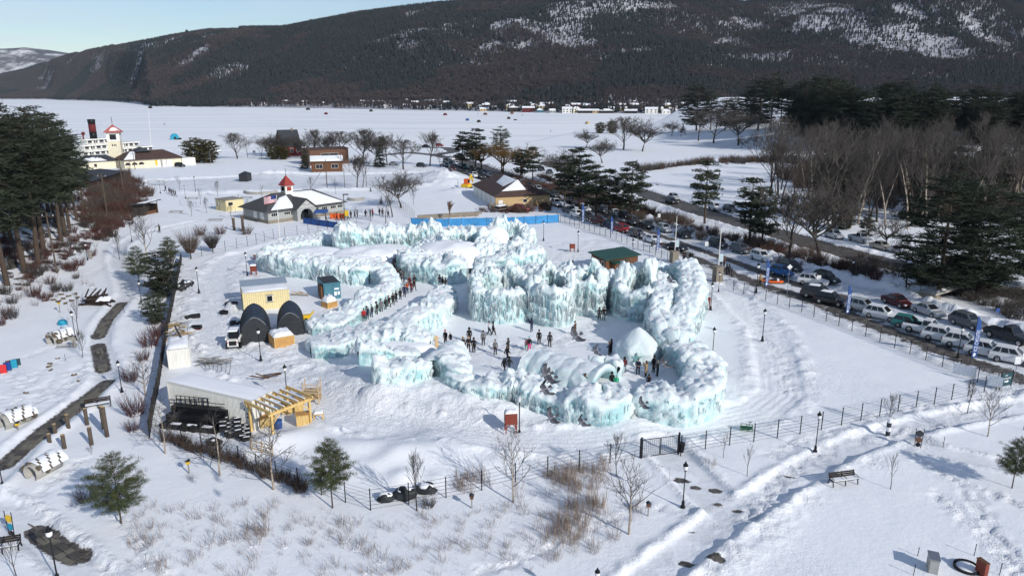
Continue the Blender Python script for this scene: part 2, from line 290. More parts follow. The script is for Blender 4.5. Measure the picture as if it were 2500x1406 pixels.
ROUGH = [GL((445, 660), (520, 640), (640, 690), (600, 800), (560, 900), (480, 860), (420, 800)), GL((560, 870), (760, 900), (900, 950), (1160, 990), (1240, 1040), (1100, 1060), (880, 1020), (700, 950), (600, 910)),
 GL((730, 770), (860, 780), (880, 850), (760, 900), (720, 850)), GL((1690, 560), (1790, 690), (1720, 760), (1690, 700)), GL((1300, 640), (1480, 590), (1440, 660), (1300, 665)), GL((420, 720), (480, 700), (560, 760), (600, 860), (430, 840))]
def ramp(v, a, b): return sst(a, b, v)
def relief(X, Y):
 """height above the broad shape, and what lies on the ground: bare paving, grey ice, churned snow"""
 h = .22 * (fbm(X / 9, Y / 9, o=4, s=3) - .5); near = sst(420, 300, Y)
 rough = .12 + .25 * sst(.55, .7, fbm(X / 12, Y / 12, o=3, s=8)); bare = np.zeros(X.shape); ice = np.zeros(X.shape); ids = np.zeros(X.shape, int)
 n1 = fbm(X * .9, Y * .9, o=4, s=11); n2 = vn(X * 2.1, Y * 2.1, s=5); n3 = vn(X * .42, Y * .42, s=6)
 for poly in ROUGH:
  d, _, _ = seg_dist(X, Y, poly, True); k = np.where(inpoly(X, Y, poly), 1, np.exp(-(d / 2.5) ** 2)); rough = np.maximum(rough, .95 * k)
  h = h + k * (.75 * np.abs(n1 - .5) + .3 * np.maximum(n3 - .5, 0) - .1)
 d, a, s = seg_dist(X, Y, LANE); k = sst(2.9, 1.7, d); h = h * (1 - .7 * k) - .12 * k + .055 * k * np.sin(d * s * 8 + 3 * vn(X * .09, Y * .09, s=9)) * (.4 + n3) + k * .12 * (n1 - .5)
 h = h + .5 * np.exp(-((d - 3.0) / .8) ** 2) * np.maximum(n1 * 1.8 - .66, 0); rough = np.maximum(rough, .5 * k) + .5 * np.exp(-((d - 3.4) / .9) ** 2)
 for line, w, bk in PATHS:
  d, a, s = seg_dist(X, Y, line); k = sst(w + .35, w - .2, d); e = np.exp(-((d - w - .45) / .42) ** 2)
  h = h * (1 - .8 * k) - .2 * k + e * bk * (.12 + 1.2 * np.maximum(n1 - .3, 0)); rough = np.maximum(rough, .9 * e); ids = np.where(d < w, 2, ids)
  ice = np.maximum(ice, .30 * k * (n3 > .3))
 for u, v, w in [(1925, 1165, .55), (1800, 1250, .5), (1715, 1255, .4), (1665, 1175, .7), (1700, 1192, .55), (1745, 1200, .6), (1750, 1235, .55), (1675, 1380, .6), (1745, 1378, .7), (1690, 1300, .3), (1612, 1140, .35)]:
  x, y = G(u, v); bare = np.maximum(bare, 1.15 * np.exp(-(((X - x) + .5 * (Y - y)) / (w * .9)) ** 2 - ((Y - y) / (w * .6)) ** 2) + .5 * (n2 - .5))
 d, a, s = seg_dist(X, Y, FLAG); k = sst(1.5, .8, d); h = h * (1 - .8 * k) - .18 * k + .28 * np.exp(-((d - 1.75) / .5) ** 2) * (.3 + n1); ice = np.maximum(ice, .4 * sst(1.3, .9, d)); ids = np.where(d < 1.2, 2, ids)
 for ln in BARE_RUNS: d, a, s = seg_dist(X, Y, ln); bare = np.maximum(bare, 1.0 * np.exp(-(d / .95) ** 4))
 # loose heaps thrown up beside the paths
 for u, v, r, q in [(1850, 1290, 2.2, .55), (1790, 1360, 1.6, .5), (2060, 1150, 1.2, .3), (1960, 1220, 1.6, .35), (2130, 1135, 1.6, .35), (1740, 1400, 1.4, .4), (1900, 1250, 1.5, .35), (2260, 1085, 1.2, .25)]:
  x, y = G(u, v); k = np.exp(-(((X - x) ** 2 + (Y - y) ** 2) / r ** 2)); h = h + k * q * (.4 + 1.5 * np.abs(n1 - .45)); rough = np.maximum(rough, 1.1 * k)
 for u, v, r, q in [(860, 1120, 3.2, .9), (960, 1135, 3.0, .8), (1050, 1100, 3.5, 1.1), (1110, 1130, 3, .9), (1190, 1150, 3.2, .7), (700, 1090, 2.4, .6), (770, 1075, 3, .7), (980, 1180, 1.2, .7), (1075, 1185, 1.2, .45), (640, 1100, 2, .5), (1180, 1020, 2.2, .9), (1230, 1000, 2.4, .6), (930, 990, 2, .8), (1550, 1050, 2.5, .8), (1130, 1000, 2, .7), (880, 960, 2.4, .6)]:
  x, y = G(u, v); q *= .75; h = h + q * np.exp(-(((X - x) ** 2 + 1.4 * (Y - y) ** 2) / r ** 2)) * (.6 + .8 * n3)
 tr = np.zeros(X.shape)
 for line, w in TRAILS: tr = np.maximum(tr, trail(X, Y, line, w))
 h = h - .16 * tr * sst(.45, .62, n2) + .05 * tr * n1; rough = np.maximum(rough, .9 * tr)
 # streets
 din, a, s = seg_dist(X, Y, STREET, True); ins = inpoly(X, Y, STREET); sd = np.where(ins, -din, din); k = sst(.4, -.6, sd)
 h = h * (1 - .92 * k) - .05 * k; dn, an, sn = seg_dist(X, Y, ST_N); df, af, sf = seg_dist(X, Y, ST_F); t = dn / (dn + df + 1e-6)
 wheel = np.maximum(np.exp(-((t - .52) / .085) ** 2), .75 * np.exp(-((t - .18) / .12) ** 2)); wheel = np.maximum(wheel, np.where(af + 0 * t < 0, 0, 1.1 * sst(240, 265, Y) * (t > .05)))
 bare = np.maximum(bare, k * np.clip(1.25 * wheel + .9 * (n1 - .52) + .25 * (n3 - .4), 0, 1)); ice = np.maximum(ice, k * (.35 + .5 * (n1 - .3))); ids = np.where(sd < 0, 1, ids)
 e = np.exp(-((df - 1.6) / 1.35) ** 2) * (~ins) * (df < 6); h = h + e * (.45 + 1.7 * np.maximum(n1 - .3, 0) + .7 * (n3 - .4)); rough = np.maximum(rough, e)
 e = np.exp(-((dn - .9) / .7) ** 2) * (~ins) * (dn < 4); h = h + e * (.2 + .6 * (n1 - .3)); rough = np.maximum(rough, .6 * e)
 d, a, s = seg_dist(X, Y, FAR_C); k = sst(4.6, 3.9, d); h = h * (1 - .9 * k); bare = np.maximum(bare, k * (.8 + .5 * (n1 - .3))); ids = np.where(d < 4.2, 3, ids); e = np.exp(-((d - 5.4) / 1) ** 2); h = h + e * (.3 + 1.2 * np.maximum(n1 - .35, 0)); rough = np.maximum(rough, e)
 for L in (LOOP, LOOP2): d, a, s = seg_dist(X, Y, L); k = sst(4.2, 3.2, d); bare = np.maximum(bare, k * .75); ids = np.where(d < 3.6, 4, ids)
 ins = inpoly(X, Y, LOT); ice = np.maximum(ice, np.where(ins, .45 + .45 * (n3 - .5), 0)); ids = np.where(ins, 5, ids); d, _, _ = seg_dist(X, Y, LOT, True); e = np.exp(-((d - 3) / 2) ** 2) * (~ins); h = h + e * (.5 + 1.2 * (n1 - .4)); rough = np.maximum(rough, .7 * e)
 for u, v, r, q in [(1080, 437, 7, 2.2), (1105, 452, 6, 1.8), (1125, 470, 5, 1.2), (1060, 430, 5, 1.4), (640, 432, 6, 1), (700, 430, 6, 1)]:
  x, y = G(u, v); k = np.exp(-(((X - x) ** 2 + (Y - y) ** 2) / r ** 2)); h = h + k * q * (.5 + n1); rough = np.maximum(rough, k)
 # brushy hillside: litter showing through the snow
 d, a, s = seg_dist(X, Y, HILL_FOOT); hill = np.where(s > 0, sst(0, 6, d), 0) * (Y > 60) * (Y < 330); bare = np.maximum(bare, hill * sst(.5, .62, fbm(X * .7, Y * .7, o=5, s=31)) * .8); rough = np.maximum(rough, hill); h = h + hill * .5 * np.abs(n1 - .4)
 d2, _, _ = seg_dist(X, Y, FAR_C); between = sst(4, 8, df) * sst(4.5, 7, d2) * (sf < 0) * (af > 40) * np.where(d2 < 26, 1, 0) * (Y < 230); bare = np.maximum(bare, .75 * between * sst(.56, .66, fbm(X * .8, Y * .8, o=5, s=41)))
 wood = sst(60, 80, X) * sst(150, 190, Y) * sst(330, 250, Y) * sst(0, 25, X - .5 * Y + 30); bare = np.maximum(bare, .6 * wood * sst(.5, .6, fbm(X * .3, Y * .3, o=5, s=51)))
 d, a, s = seg_dist(X, Y, LANE)
 return h * near, np.clip(bare, 0, 1.2), np.clip(ice, 0, 1), np.clip(rough, 0, 1.3), ids
def ground_material():
 m = bpy.data.materials.new('snowy_ground'); m.use_nodes = True; n = m.node_tree.nodes; l = m.node_tree.links; b = n['Principled BSDF']
 def A(k): a = n.new('ShaderNodeAttribute'); a.attribute_name = k; return a.outputs['Fac']
 def math_(op, a, c):
  q = n.new('ShaderNodeMath'); q.operation = op
  for i, s in enumerate((a, c)):
   if isinstance(s, (int, float)): q.inputs[i].default_value = s
   else: l.new(s, q.inputs[i])
  return q.outputs[0]
 t = n.new('ShaderNodeTexCoord')
 def noise(sc, det=6, ro=.6): z = n.new('ShaderNodeTexNoise'); z.inputs['Scale'].default_value = sc; z.inputs['Detail'].default_value = det; z.inputs['Roughness'].default_value = ro; l.new(t.outputs['Object'], z.inputs['Vector']); return z.outputs['Fac']
 def ramp_(f, p0, c0, p1, c1): r = n.new('ShaderNodeValToRGB'); r.color_ramp.elements[0].position = p0; r.color_ramp.elements[1].position = p1; r.color_ramp.elements[0].color = (*c0, 1); r.color_ramp.elements[1].color = (*c1, 1); l.new(f, r.inputs[0]); return r.outputs[0]
 def mix(f, a, c): q = n.new('ShaderNodeMixRGB'); l.new(f, q.inputs[0]); l.new(a, q.inputs[1]); l.new(c, q.inputs[2]); return q.outputs[0]
 snow = ramp_(noise(.35, 8), .35, (.83, .86, .90), .65, (.88, .90, .93)); icec = ramp_(noise(1.2), .4, (.42, .44, .47), .65, (.7, .73, .77)); drk = ramp_(noise(1.7, 8), .38, (.05, .045, .042), .68, (.17, .155, .14))
 fi = math_('ADD', A('ice'), math_('MULTIPLY', math_('SUBTRACT', noise(1.4, 8), .5), .9)); fi = n_clamp = math_('MULTIPLY', math_('GREATER_THAN', A('ice'), .02), fi)
 fb = math_('ADD', A('bare'), math_('MULTIPLY', math_('SUBTRACT', noise(2.6, 8, .7), .5), 1.3)); r = n.new('ShaderNodeValToRGB'); r.color_ramp.elements[0].position = .42; r.color_ramp.elements[1].position = .62; l.new(fb, r.inputs[0]); fbr = math_('MULTIPLY', r.outputs[0], math_('GREATER_THAN', A('bare'), .1))
 cl = n.new('ShaderNodeClamp'); l.new(fi, cl.inputs[0]); col = mix(cl.outputs[0], snow, icec); col = mix(fbr, col, drk); l.new(col, b.inputs['Base Color'])
 b.inputs['Roughness'].default_value = .62; b.inputs['Specular IOR Level'].default_value = .22
 st = math_('ADD', .12, math_('MULTIPLY', A('rough'), .75)); bp = n.new('ShaderNodeBump'); bp.inputs['Distance'].default_value = .28; l.new(st, bp.inputs['Strength'])
 hh = math_('ADD', noise(2.3, 8, .62), math_('MULTIPLY', noise(9, 5, .6), .35)); l.new(hh, bp.inputs['Height']); l.new(bp.outputs[0], b.inputs['Normal']); return m
def build_ground():
 ys = list(np.linspace(-80, 24, 14)); y = 26.0
 while y < 430: ys.append(y); y *= 1.0046
 while y < 1500: ys.append(y); y *= 1.018
 s = list(-np.geomspace(4, 1.06, 24)) + list(np.linspace(-1, 1, 400)) + list(np.geomspace(1.06, 4, 24))
 Yr = np.array(ys); W_ = .76 * np.maximum(Yr, 30) + 8; X = W_[:, None] * np.array(s)[None, :]; Y = np.repeat(Yr[:, None], len(s), 1)
 h, bare, ice, rough, ids = relief(X, Y); Z = macro(X, Y) + h
 nr, nc = X.shape; V = np.stack([X, Y, Z], -1).reshape(-1, 3); i = np.arange(nr * nc).reshape(nr, nc)
 F = np.stack([i[:-1, :-1], i[:-1, 1:], i[1:, 1:], i[1:, :-1]], -1).reshape(-1, 4)
 fid = ids[:-1, :-1].ravel(); mt = ground_material(); at = dict(bare=bare.ravel(), ice=ice.ravel(), rough=rough.ravel())
 dip = (Z < -.9).ravel(); keep = ~dip[F].all(1)
 for k, nm in enumerate(['ground', 'street', 'path', 'highway', 'shore_road', 'parking_ground']):
  Fk = F[(fid == k) & keep]
  if not len(Fk): continue
  us, inv = np.unique(Fk, return_inverse=True)
  o = link(nm, npmesh(nm, V[us], inv.reshape(-1, 4), mt, True, {q: w[us] for q, w in at.items()})); o['kind'] = 'structure'
  o['label'] = ['snow covered park ground', 'plowed street with parked cars', 'trodden path through the snow', 'wet dark road behind the brush', 'curving road by the frozen lake', 'icy plowed parking ground'][k]
 global GX
 GX = (Yr, np.array(s))
build_ground()
# exact surface height for things set down on the churned snow
def gz(x, y):
 X = np.array([x], float); Y = np.array([y], float); return float((macro(X, Y) + relief(X, Y)[0])[0])
def lake_material():
 m = bpy.data.materials.new('lake_ice'); m.use_nodes = True; n = m.node_tree.nodes; l = m.node_tree.links; b = n['Principled BSDF']
 t = n.new('ShaderNodeTexCoord'); mp = n.new('ShaderNodeMapping'); mp.inputs['Scale'].default_value = (.006, .03, 1); z = n.new('ShaderNodeTexNoise'); z.inputs['Scale'].default_value = 1; z.inputs['Detail'].default_value = 9; z.inputs['Roughness'].default_value = .62
 r = n.new('ShaderNodeValToRGB'); r.color_ramp.elements[0].position = .34; r.color_ramp.elements[1].position = .6; r.color_ramp.elements[0].color = (.76, .79, .83, 1); r.color_ramp.elements[1].color = (.92, .93, .94, 1)
 l.new(t.outputs['Object'], mp.inputs[0]); l.new(mp.outputs[0], z.inputs['Vector']); l.new(z.outputs['Fac'], r.inputs[0]); l.new(r.outputs[0], b.inputs['Base Color']); b.inputs['Roughness'].default_value = .65; b.inputs['Specular IOR Level'].default_value = .2
 return m
LZ = -.3
lk = MB(); lk.add([(-9000, 60, LZ), (9000, 60, LZ), (9000, 14000, LZ), (-9000, 14000, LZ)], [(0, 1, 2, 3)]); tag(lk.build('lake', lake_material()), 'frozen lake under wind-swept snow', kind='structure')
far = MB(); far.add([(-30000, -12000, -4), (30000, -12000, -4), (30000, 26000, -4), (-30000, 26000, -4)], [(0, 1, 2, 3)]); tag(far.build('far_ground', M['snow_soft']), 'snowy land reaching to the horizon', kind='structure')
# ================================================================ HILLS ACROSS THE LAKE
FAR_U = [-1400, 0, 150, 185, 300, 400, 700, 1000, 1150, 1350, 1650, 1700, 1800, 3900]; FAR_V = [243, 243, 243, 245, 248, 260, 263, 269, 271, 276, 277.5, 278, 276, 276]
RIDGE_U = [-1400, -300, 0, 110, 220, 330, 450, 545, 640, 720, 800, 900, 1050, 1170, 1260, 1400, 1500, 1640, 1720, 1780, 1860, 1950, 2100, 2300, 2500, 2800, 3900]
RIDGE_V = [225, 214, 192, 168, 132, 108, 84, 68, 66, 66, 52, 32, 12, 2, -8, -22, -30, -24, -6, 9, -6, -28, -46, -60, -58, -60, -60]
def far_y(u): return np.interp(u, FAR_U, [G(a, b)[1] for a, b in zip(FAR_U, FAR_V)])
def hgv(v, y): b = (703 - v) / FPX; return CAM_H + (-sp + b * cp) * y / (cp + b * sp)
def hill_z(u, r):
 """u: bearing as photo column, r: distance in front (y)"""
 d0 = far_y(u); D1 = d0 + np.interp(u, [-1400, 0, 700, 1300, 1800, 3900], [900, 900, 1100, 1500, 1700, 1700]); v = np.interp(u, RIDGE_U, RIDGE_V)
 zr = hgv(v, D1) - 15; t = np.clip((r - d0) / (D1 - d0), 0, 1.6); x = (u - 1250) / FPX * r
 k = sst(0, 1, t); prof = np.where(t < 1, .06 * np.minimum(t * 5, 1) + .94 * k ** 1.25, 1 - .5 * (t - 1))
 n = fbm(x / 420, r / 420, o=4, s=77) - .5; n2 = fbm(x / 130, r / 130, o=3, s=79) - .5
 sp_ = sst(0, .25, t) * sst(.95, .5, t); return LZ + 1.2 * sst(0, .02, t) + (zr - LZ) * prof * (1 + sp_ * (.75 * n + .16 * n2))
us = np.arange(-1300, 3820, 10.0); ts = np.concatenate([np.linspace(0, .05, 6), np.linspace(.06, 1.5, 110)])
U, T = np.meshgrid(us, ts); d0 = far_y(U); D1 = d0 + np.interp(U, [-1400, 0, 700, 1300, 1800, 3900], [900, 900, 1100, 1500, 1700, 1700]); RR = d0 + T * (D1 - d0)
ZZ = hill_z(U, RR); XX = (U - 1250) / FPX * RR / 1.0
ix = np.arange(U.size).reshape(U.shape); Fh = np.stack([ix[:-1, :-1], ix[:-1, 1:], ix[1:, 1:], ix[1:, :-1]], -1).reshape(-1, 4)
hm = mat('hillside_snow', (.44, .44, .48), .8, var=.12, scale=.02)
tag(link('hill', npmesh('hill', np.stack([XX, RR, ZZ], -1).reshape(-1, 3), Fh, hm)), 'wooded ridge beyond the frozen lake', kind='structure')
# distant mountain up the lake
FU = np.arange(-1300, 640, 12.0); FR = np.linspace(7600, 10800, 26); U2, R2 = np.meshgrid(FU, FR)
fv = np.interp(U2, [-1300, -500, -250, 0, 30, 60, 90, 120, 160, 210, 260, 330, 420, 620], [150, 128, 138, 117, 114, 120, 122, 118, 121, 128, 140, 150, 170, 205])
tt = (R2 - 7600) / 3200; zr = hgv(fv, 7600 + .55 * 3200); z2 = zr * np.where(tt < .55, sst(0, .55, tt), 1 - (tt - .55) * .8); xx = (U2 - 1250) / FPX * R2; z2 = z2 * (1 + .35 * (fbm(xx / 500, R2 / 500, o=4, s=9) - .5) * sst(.6, .4, tt)) + LZ - 2
ix = np.arange(U2.size).reshape(U2.shape); F2 = np.stack([ix[:-1, :-1], ix[:-1, 1:], ix[1:, 1:], ix[1:, :-1]], -1).reshape(-1, 4)
fm = mat('mountain_woods', (.10, .10, .11), .9, col2=(.72, .72, .74), scale=.0042); fm.node_tree.nodes['Noise Texture'].inputs['Detail'].default_value = 12; fm.node_tree.nodes['Noise Texture'].inputs['Roughness'].default_value = .68
fm.node_tree.nodes['Color Ramp'].color_ramp.elements[0].position = .46; fm.node_tree.nodes['Color Ramp'].color_ramp.elements[1].position = .62
tag(link('mountain', npmesh('mountain', np.stack([xx, R2, z2], -1).reshape(-1, 3), F2, fm)), 'distant mountain with patchy snowy woods', kind='structure')
def proto_conifer(seed, n=5):
 r_ = random.Random(seed); b = MB(); b.tube((0, 0, 0), (0, 0, .4), .02, .012, 3, False, 1)
 for k in range(n):
  z0 = .12 + .8 * k / n; z1 = z0 + .34; rad = .21 * (1 - k / (n + .6)) * r_.uniform(.8, 1.2); m = 6; ring = []
  for i in range(m): a = 6.283 * i / m + k; q = rad * r_.uniform(.6, 1.25); ring.append((q * math.cos(a), q * math.sin(a), z0 + r_.uniform(-.05, .03)))
  b.add(ring + [(r_.uniform(-.02, .02), r_.uniform(-.02, .02), min(1, z1))], [(i, (i + 1) % m, m) for i in range(m)], 0)
 return b.mesh('conifer_source', [M['hill_conifer'], M['hill_bare']])
def proto_bare(seed, n=26):
 r_ = random.Random(seed); b = MB(); b.tube((0, 0, 0), (0, 0, .55), .022, .012, 3, False, 0)
 for k in range(n):
  a = r_.uniform(0, 6.283); z0 = r_.uniform(.3, .75); L = r_.uniform(.25, .5); sp2 = r_.uniform(.15, .75); p = Vector((0, 0, z0)); q = p + Vector((math.cos(a) * sp2 * L, math.sin(a) * sp2 * L, L * .8)); w = r_.uniform(.018, .034); s_ = Vector((-math.sin(a), math.cos(a), r_.uniform(-.4, .4))) * w
  m_ = p.lerp(q, .6); b.add([p, m_ + s_, q, m_ - s_], [(0, 1, 2, 3)], 0); s2 = Vector((math.cos(a), math.sin(a), .3)) * w; b.add([p.lerp(q, .3), m_ + s2, q + Vector((0, 0, .05)), m_ - s2], [(0, 1, 2, 3)], 0)
 return b.mesh('bare_tree_source', [M['hill_bare']])
def hill_forest():
 N = 520000; u = rng.uniform(-250, 2750, N); q = rng.uniform(0, 1, N); d0 = far_y(u); D1 = d0 + np.interp(u, [-1400, 0, 700, 1300, 1800, 3900], [900, 900, 1100, 1500, 1700, 1700])
 t = q ** .85 * 1.06; r = d0 + t * (D1 - d0); keep = rng.uniform(0, 1, N) < r / 4600 * .62 * 1.5; u, r, t = u[keep], r[keep], t[keep]; z = hill_z(u, r); x = (u - 1250) / FPX * r; q_ = (z - CAM_H) / r; v = 703 - FPX * (q_ * cp + sp) / (cp - q_ * sp)
 # clearings and ledges where the snow shows, and the settled strip along the shore
 thin = np.zeros(len(u))
 for cu, cv, su, sv_, tilt, w in [(420, 108, 110, 20, -.16, .93), (560, 84, 80, 11, -.08, .85), (300, 140, 80, 22, -.3, .5), (1365, 92, 55, 17, 0, .9), (1390, 48, 70, 10, 0, .85), (1500, 12, 160, 16, .1, .8), (1440, 30, 120, 16, 0, .6), (1200, 118, 50, 14, -.3, .6), (1160, 160, 70, 9, 0, .5), (1280, 118, 30, 15, 0, .6), (1940, 32, 150, 28, .12, .78), (2080, 100, 90, 24, .1, .75), (2010, 60, 120, 26, .2, .6), (1730, 112, 40, 12, -.4, .7), (2250, 140, 80, 18, .12, .7), (2470, 70, 36, 34, 0, .75), (1540, 128, 60, 10, 0, .6), (1010, 112, 40, 24, 0, .6), (900, 150, 90, 14, 0, .35), (1120, 55, 40, 14, 0, .45), (2160, 30, 60, 18, .4, .7)]:
  dv = v - cv - tilt * (u - cu); thin = np.maximum(thin, w * .6 * np.exp(-(((u - cu) / su) ** 2 + (dv / sv_) ** 2) ** 2))
 n = fbm(x / 160, r / 160, o=4, s=5); settled = sst(520, 700, u) * sst(.15, .02, t) * .45; thin = np.maximum(thin, settled * sst(.35, .5, n + .12)); thin = np.maximum(thin, .5 * sst(.56, .68, n) * sst(.2, .4, t))
 thin = np.where((u < 380) & (t < .03), .6, thin)
 k = rng.uniform(0, 1, len(u)) > thin; u, r, t, z, x, v, thin = (a[k] for a in (u, r, t, z, x, v, thin))
 cn = fbm(x / 260, r / 220, o=4, s=15); con = rng.uniform(0, 1, len(u)) < np.clip(.12 + 1.4 * sst(.47, .62, cn) + .5 * sst(.86, 1, t) - .5 * thin + .15 * sst(.1, .3, t), .06, .95)
 sz = rng.uniform(10, 17, len(u)) * (1 - .35 * (thin > .3)); P3 = np.stack([x, r, z - .4], -1); vis = t < 1.03
 for kk in range(2):
  m1 = con & vis & ((np.arange(len(u)) % 2) == kk); scatter('hill_conifers', P3[m1], sz[m1] * 1.1, proto_conifer(kk + 1), label='dark conifers covering the ridge')
  m2 = ~con & vis & ((np.arange(len(u)) % 2) == kk); scatter('hill_bare_trees', P3[m2], sz[m2], proto_bare(kk + 4), label='leafless woods covering the ridge')
hill_forest()
def shore_trees():
 N = 900; u = rng.uniform(380, 1740, N); d0 = far_y(u); r = d0 * (1 + .006 + .11 * rng.uniform(0, 1, N) ** 1.6); P3 = np.stack([(u - 1250) / FPX * (r * cp + 30 * sp), r, hill_z(u, r) - .5], -1); s = rng.uniform(8, 17, N); c = rng.uniform(0, 1, N) < .3
 scatter('shore_trees', P3[c], s[c], proto_conifer(9), label='dark conifers among the far shore houses'); scatter('shore_trees', P3[~c], s[~c], proto_bare(8, 34), label='bare trees among the far shore houses')
shore_trees()
# ================================================================ THE ICE CASTLE
def ice_material(name='ice', teal=(.42, .68, .705), white=(.77, .865, .875)):
 m = bpy.data.materials.new(name); m.use_nodes = True; n = m.node_tree.nodes; l = m.node_tree.links; b = n['Principled BSDF']
 a = n.new('ShaderNodeAttribute'); a.attribute_name = 'frost'; g = n.new('ShaderNodeNewGeometry'); sx = n.new('ShaderNodeSeparateXYZ'); l.new(g.outputs['Normal'], sx.inputs[0])
 t = n.new('ShaderNodeTexCoord'); mp = n.new('ShaderNodeMapping'); mp.inputs['Scale'].default_value = (6.5, 6.5, .38); l.new(t.outputs['Object'], mp.inputs[0])
 z = n.new('ShaderNodeTexNoise'); z.inputs['Scale'].default_value = 1.4; z.inputs['Detail'].default_value = 6; z.inputs['Roughness'].default_value = .65; l.new(mp.outputs[0], z.inputs['Vector'])
 z2 = n.new('ShaderNodeTexNoise'); z2.inputs['Scale'].default_value = .32; z2.inputs['Detail'].default_value = 3; l.new(t.outputs['Object'], z2.inputs['Vector'])
 def mth(op, p, q):
  k = n.new('ShaderNodeMath'); k.operation = op
  for i, s in enumerate((p, q)):
   if isinstance(s, (int, float)): k.inputs[i].default_value = s
   else: l.new(s, k.inputs[i])
  return k.outputs[0]
 f = mth('ADD', a.outputs['Fac'], mth('ADD', mth('MULTIPLY', mth('SUBTRACT', z.outputs['Fac'], .5), 1.5), mth('MULTIPLY', mth('SUBTRACT', z2.outputs['Fac'], .5), 1.2)))
 r = n.new('ShaderNodeValToRGB'); e = r.color_ramp.elements; e[0].position = .12; e[0].color = (*teal, 1); e[1].position = .85; e[1].color = (*white, 1); q = e.new(.45); q.color = (.65, .815, .83, 1); l.new(f, r.inputs[0])
 up = n.new('ShaderNodeMapRange'); up.inputs['From Min'].default_value = .62; up.inputs['From Max'].default_value = .95; l.new(mth('ADD', sx.outputs['Z'], mth('MULTIPLY', mth('SUBTRACT', z2.outputs['Fac'], .5), .5)), up.inputs[0])
 mx = n.new('ShaderNodeMixRGB'); mx.inputs[2].default_value = (.78, .84, .88, 1); l.new(up.outputs[0], mx.inputs[0]); l.new(r.outputs[0], mx.inputs[1]); l.new(mx.outputs[0], b.inputs['Base Color'])
 b.inputs['Roughness'].default_value = .35; b.inputs['Specular IOR Level'].default_value = .4
 b.inputs['Subsurface Weight'].default_value = .3; b.inputs['Subsurface Radius'].default_value = (.35, .8, .9); b.inputs['Subsurface Scale'].default_value = .5
 bp = n.new('ShaderNodeBump'); bp.inputs['Strength'].default_value = .7; bp.inputs['Distance'].default_value = .2; l.new(z.outputs['Fac'], bp.inputs['Height']); l.new(bp.outputs[0], b.inputs['Normal']); return m
M['ice'] = ice_material()
PROF = [(-.9, -.25), (-.92, .12), (-.97, .5), (-1.0, .8), (-.9, .92), (-.6, .99), (-.25, 1.0), (0, .98)]; PROF = PROF + [(-x, z) for x, z in PROF[-2::-1]]
def cells(x, y, z, s, size):
 """round knobs: 1 at the middle of a jittered cell falling to 0 at its rim"""
 x, y, z = x / size, y / size, z / size; x0, y0, z0 = np.floor(x), np.floor(y), np.floor(z); best = np.full(x.shape, 9.0)
 for i in (-1, 0, 1):
  for j in (-1, 0, 1):
   for k in (-1, 0, 1):
    a, b, c = x0 + i, y0 + j, z0 + k
    d = (a + _h(a, b, c, s) - x) ** 2 + (b + _h(a, b, c, s + 1) - y) ** 2 + (c + _h(a, b, c, s + 2) - z) ** 2; best = np.minimum(best, d)
 return np.maximum(0, 1 - best / .62) ** .6
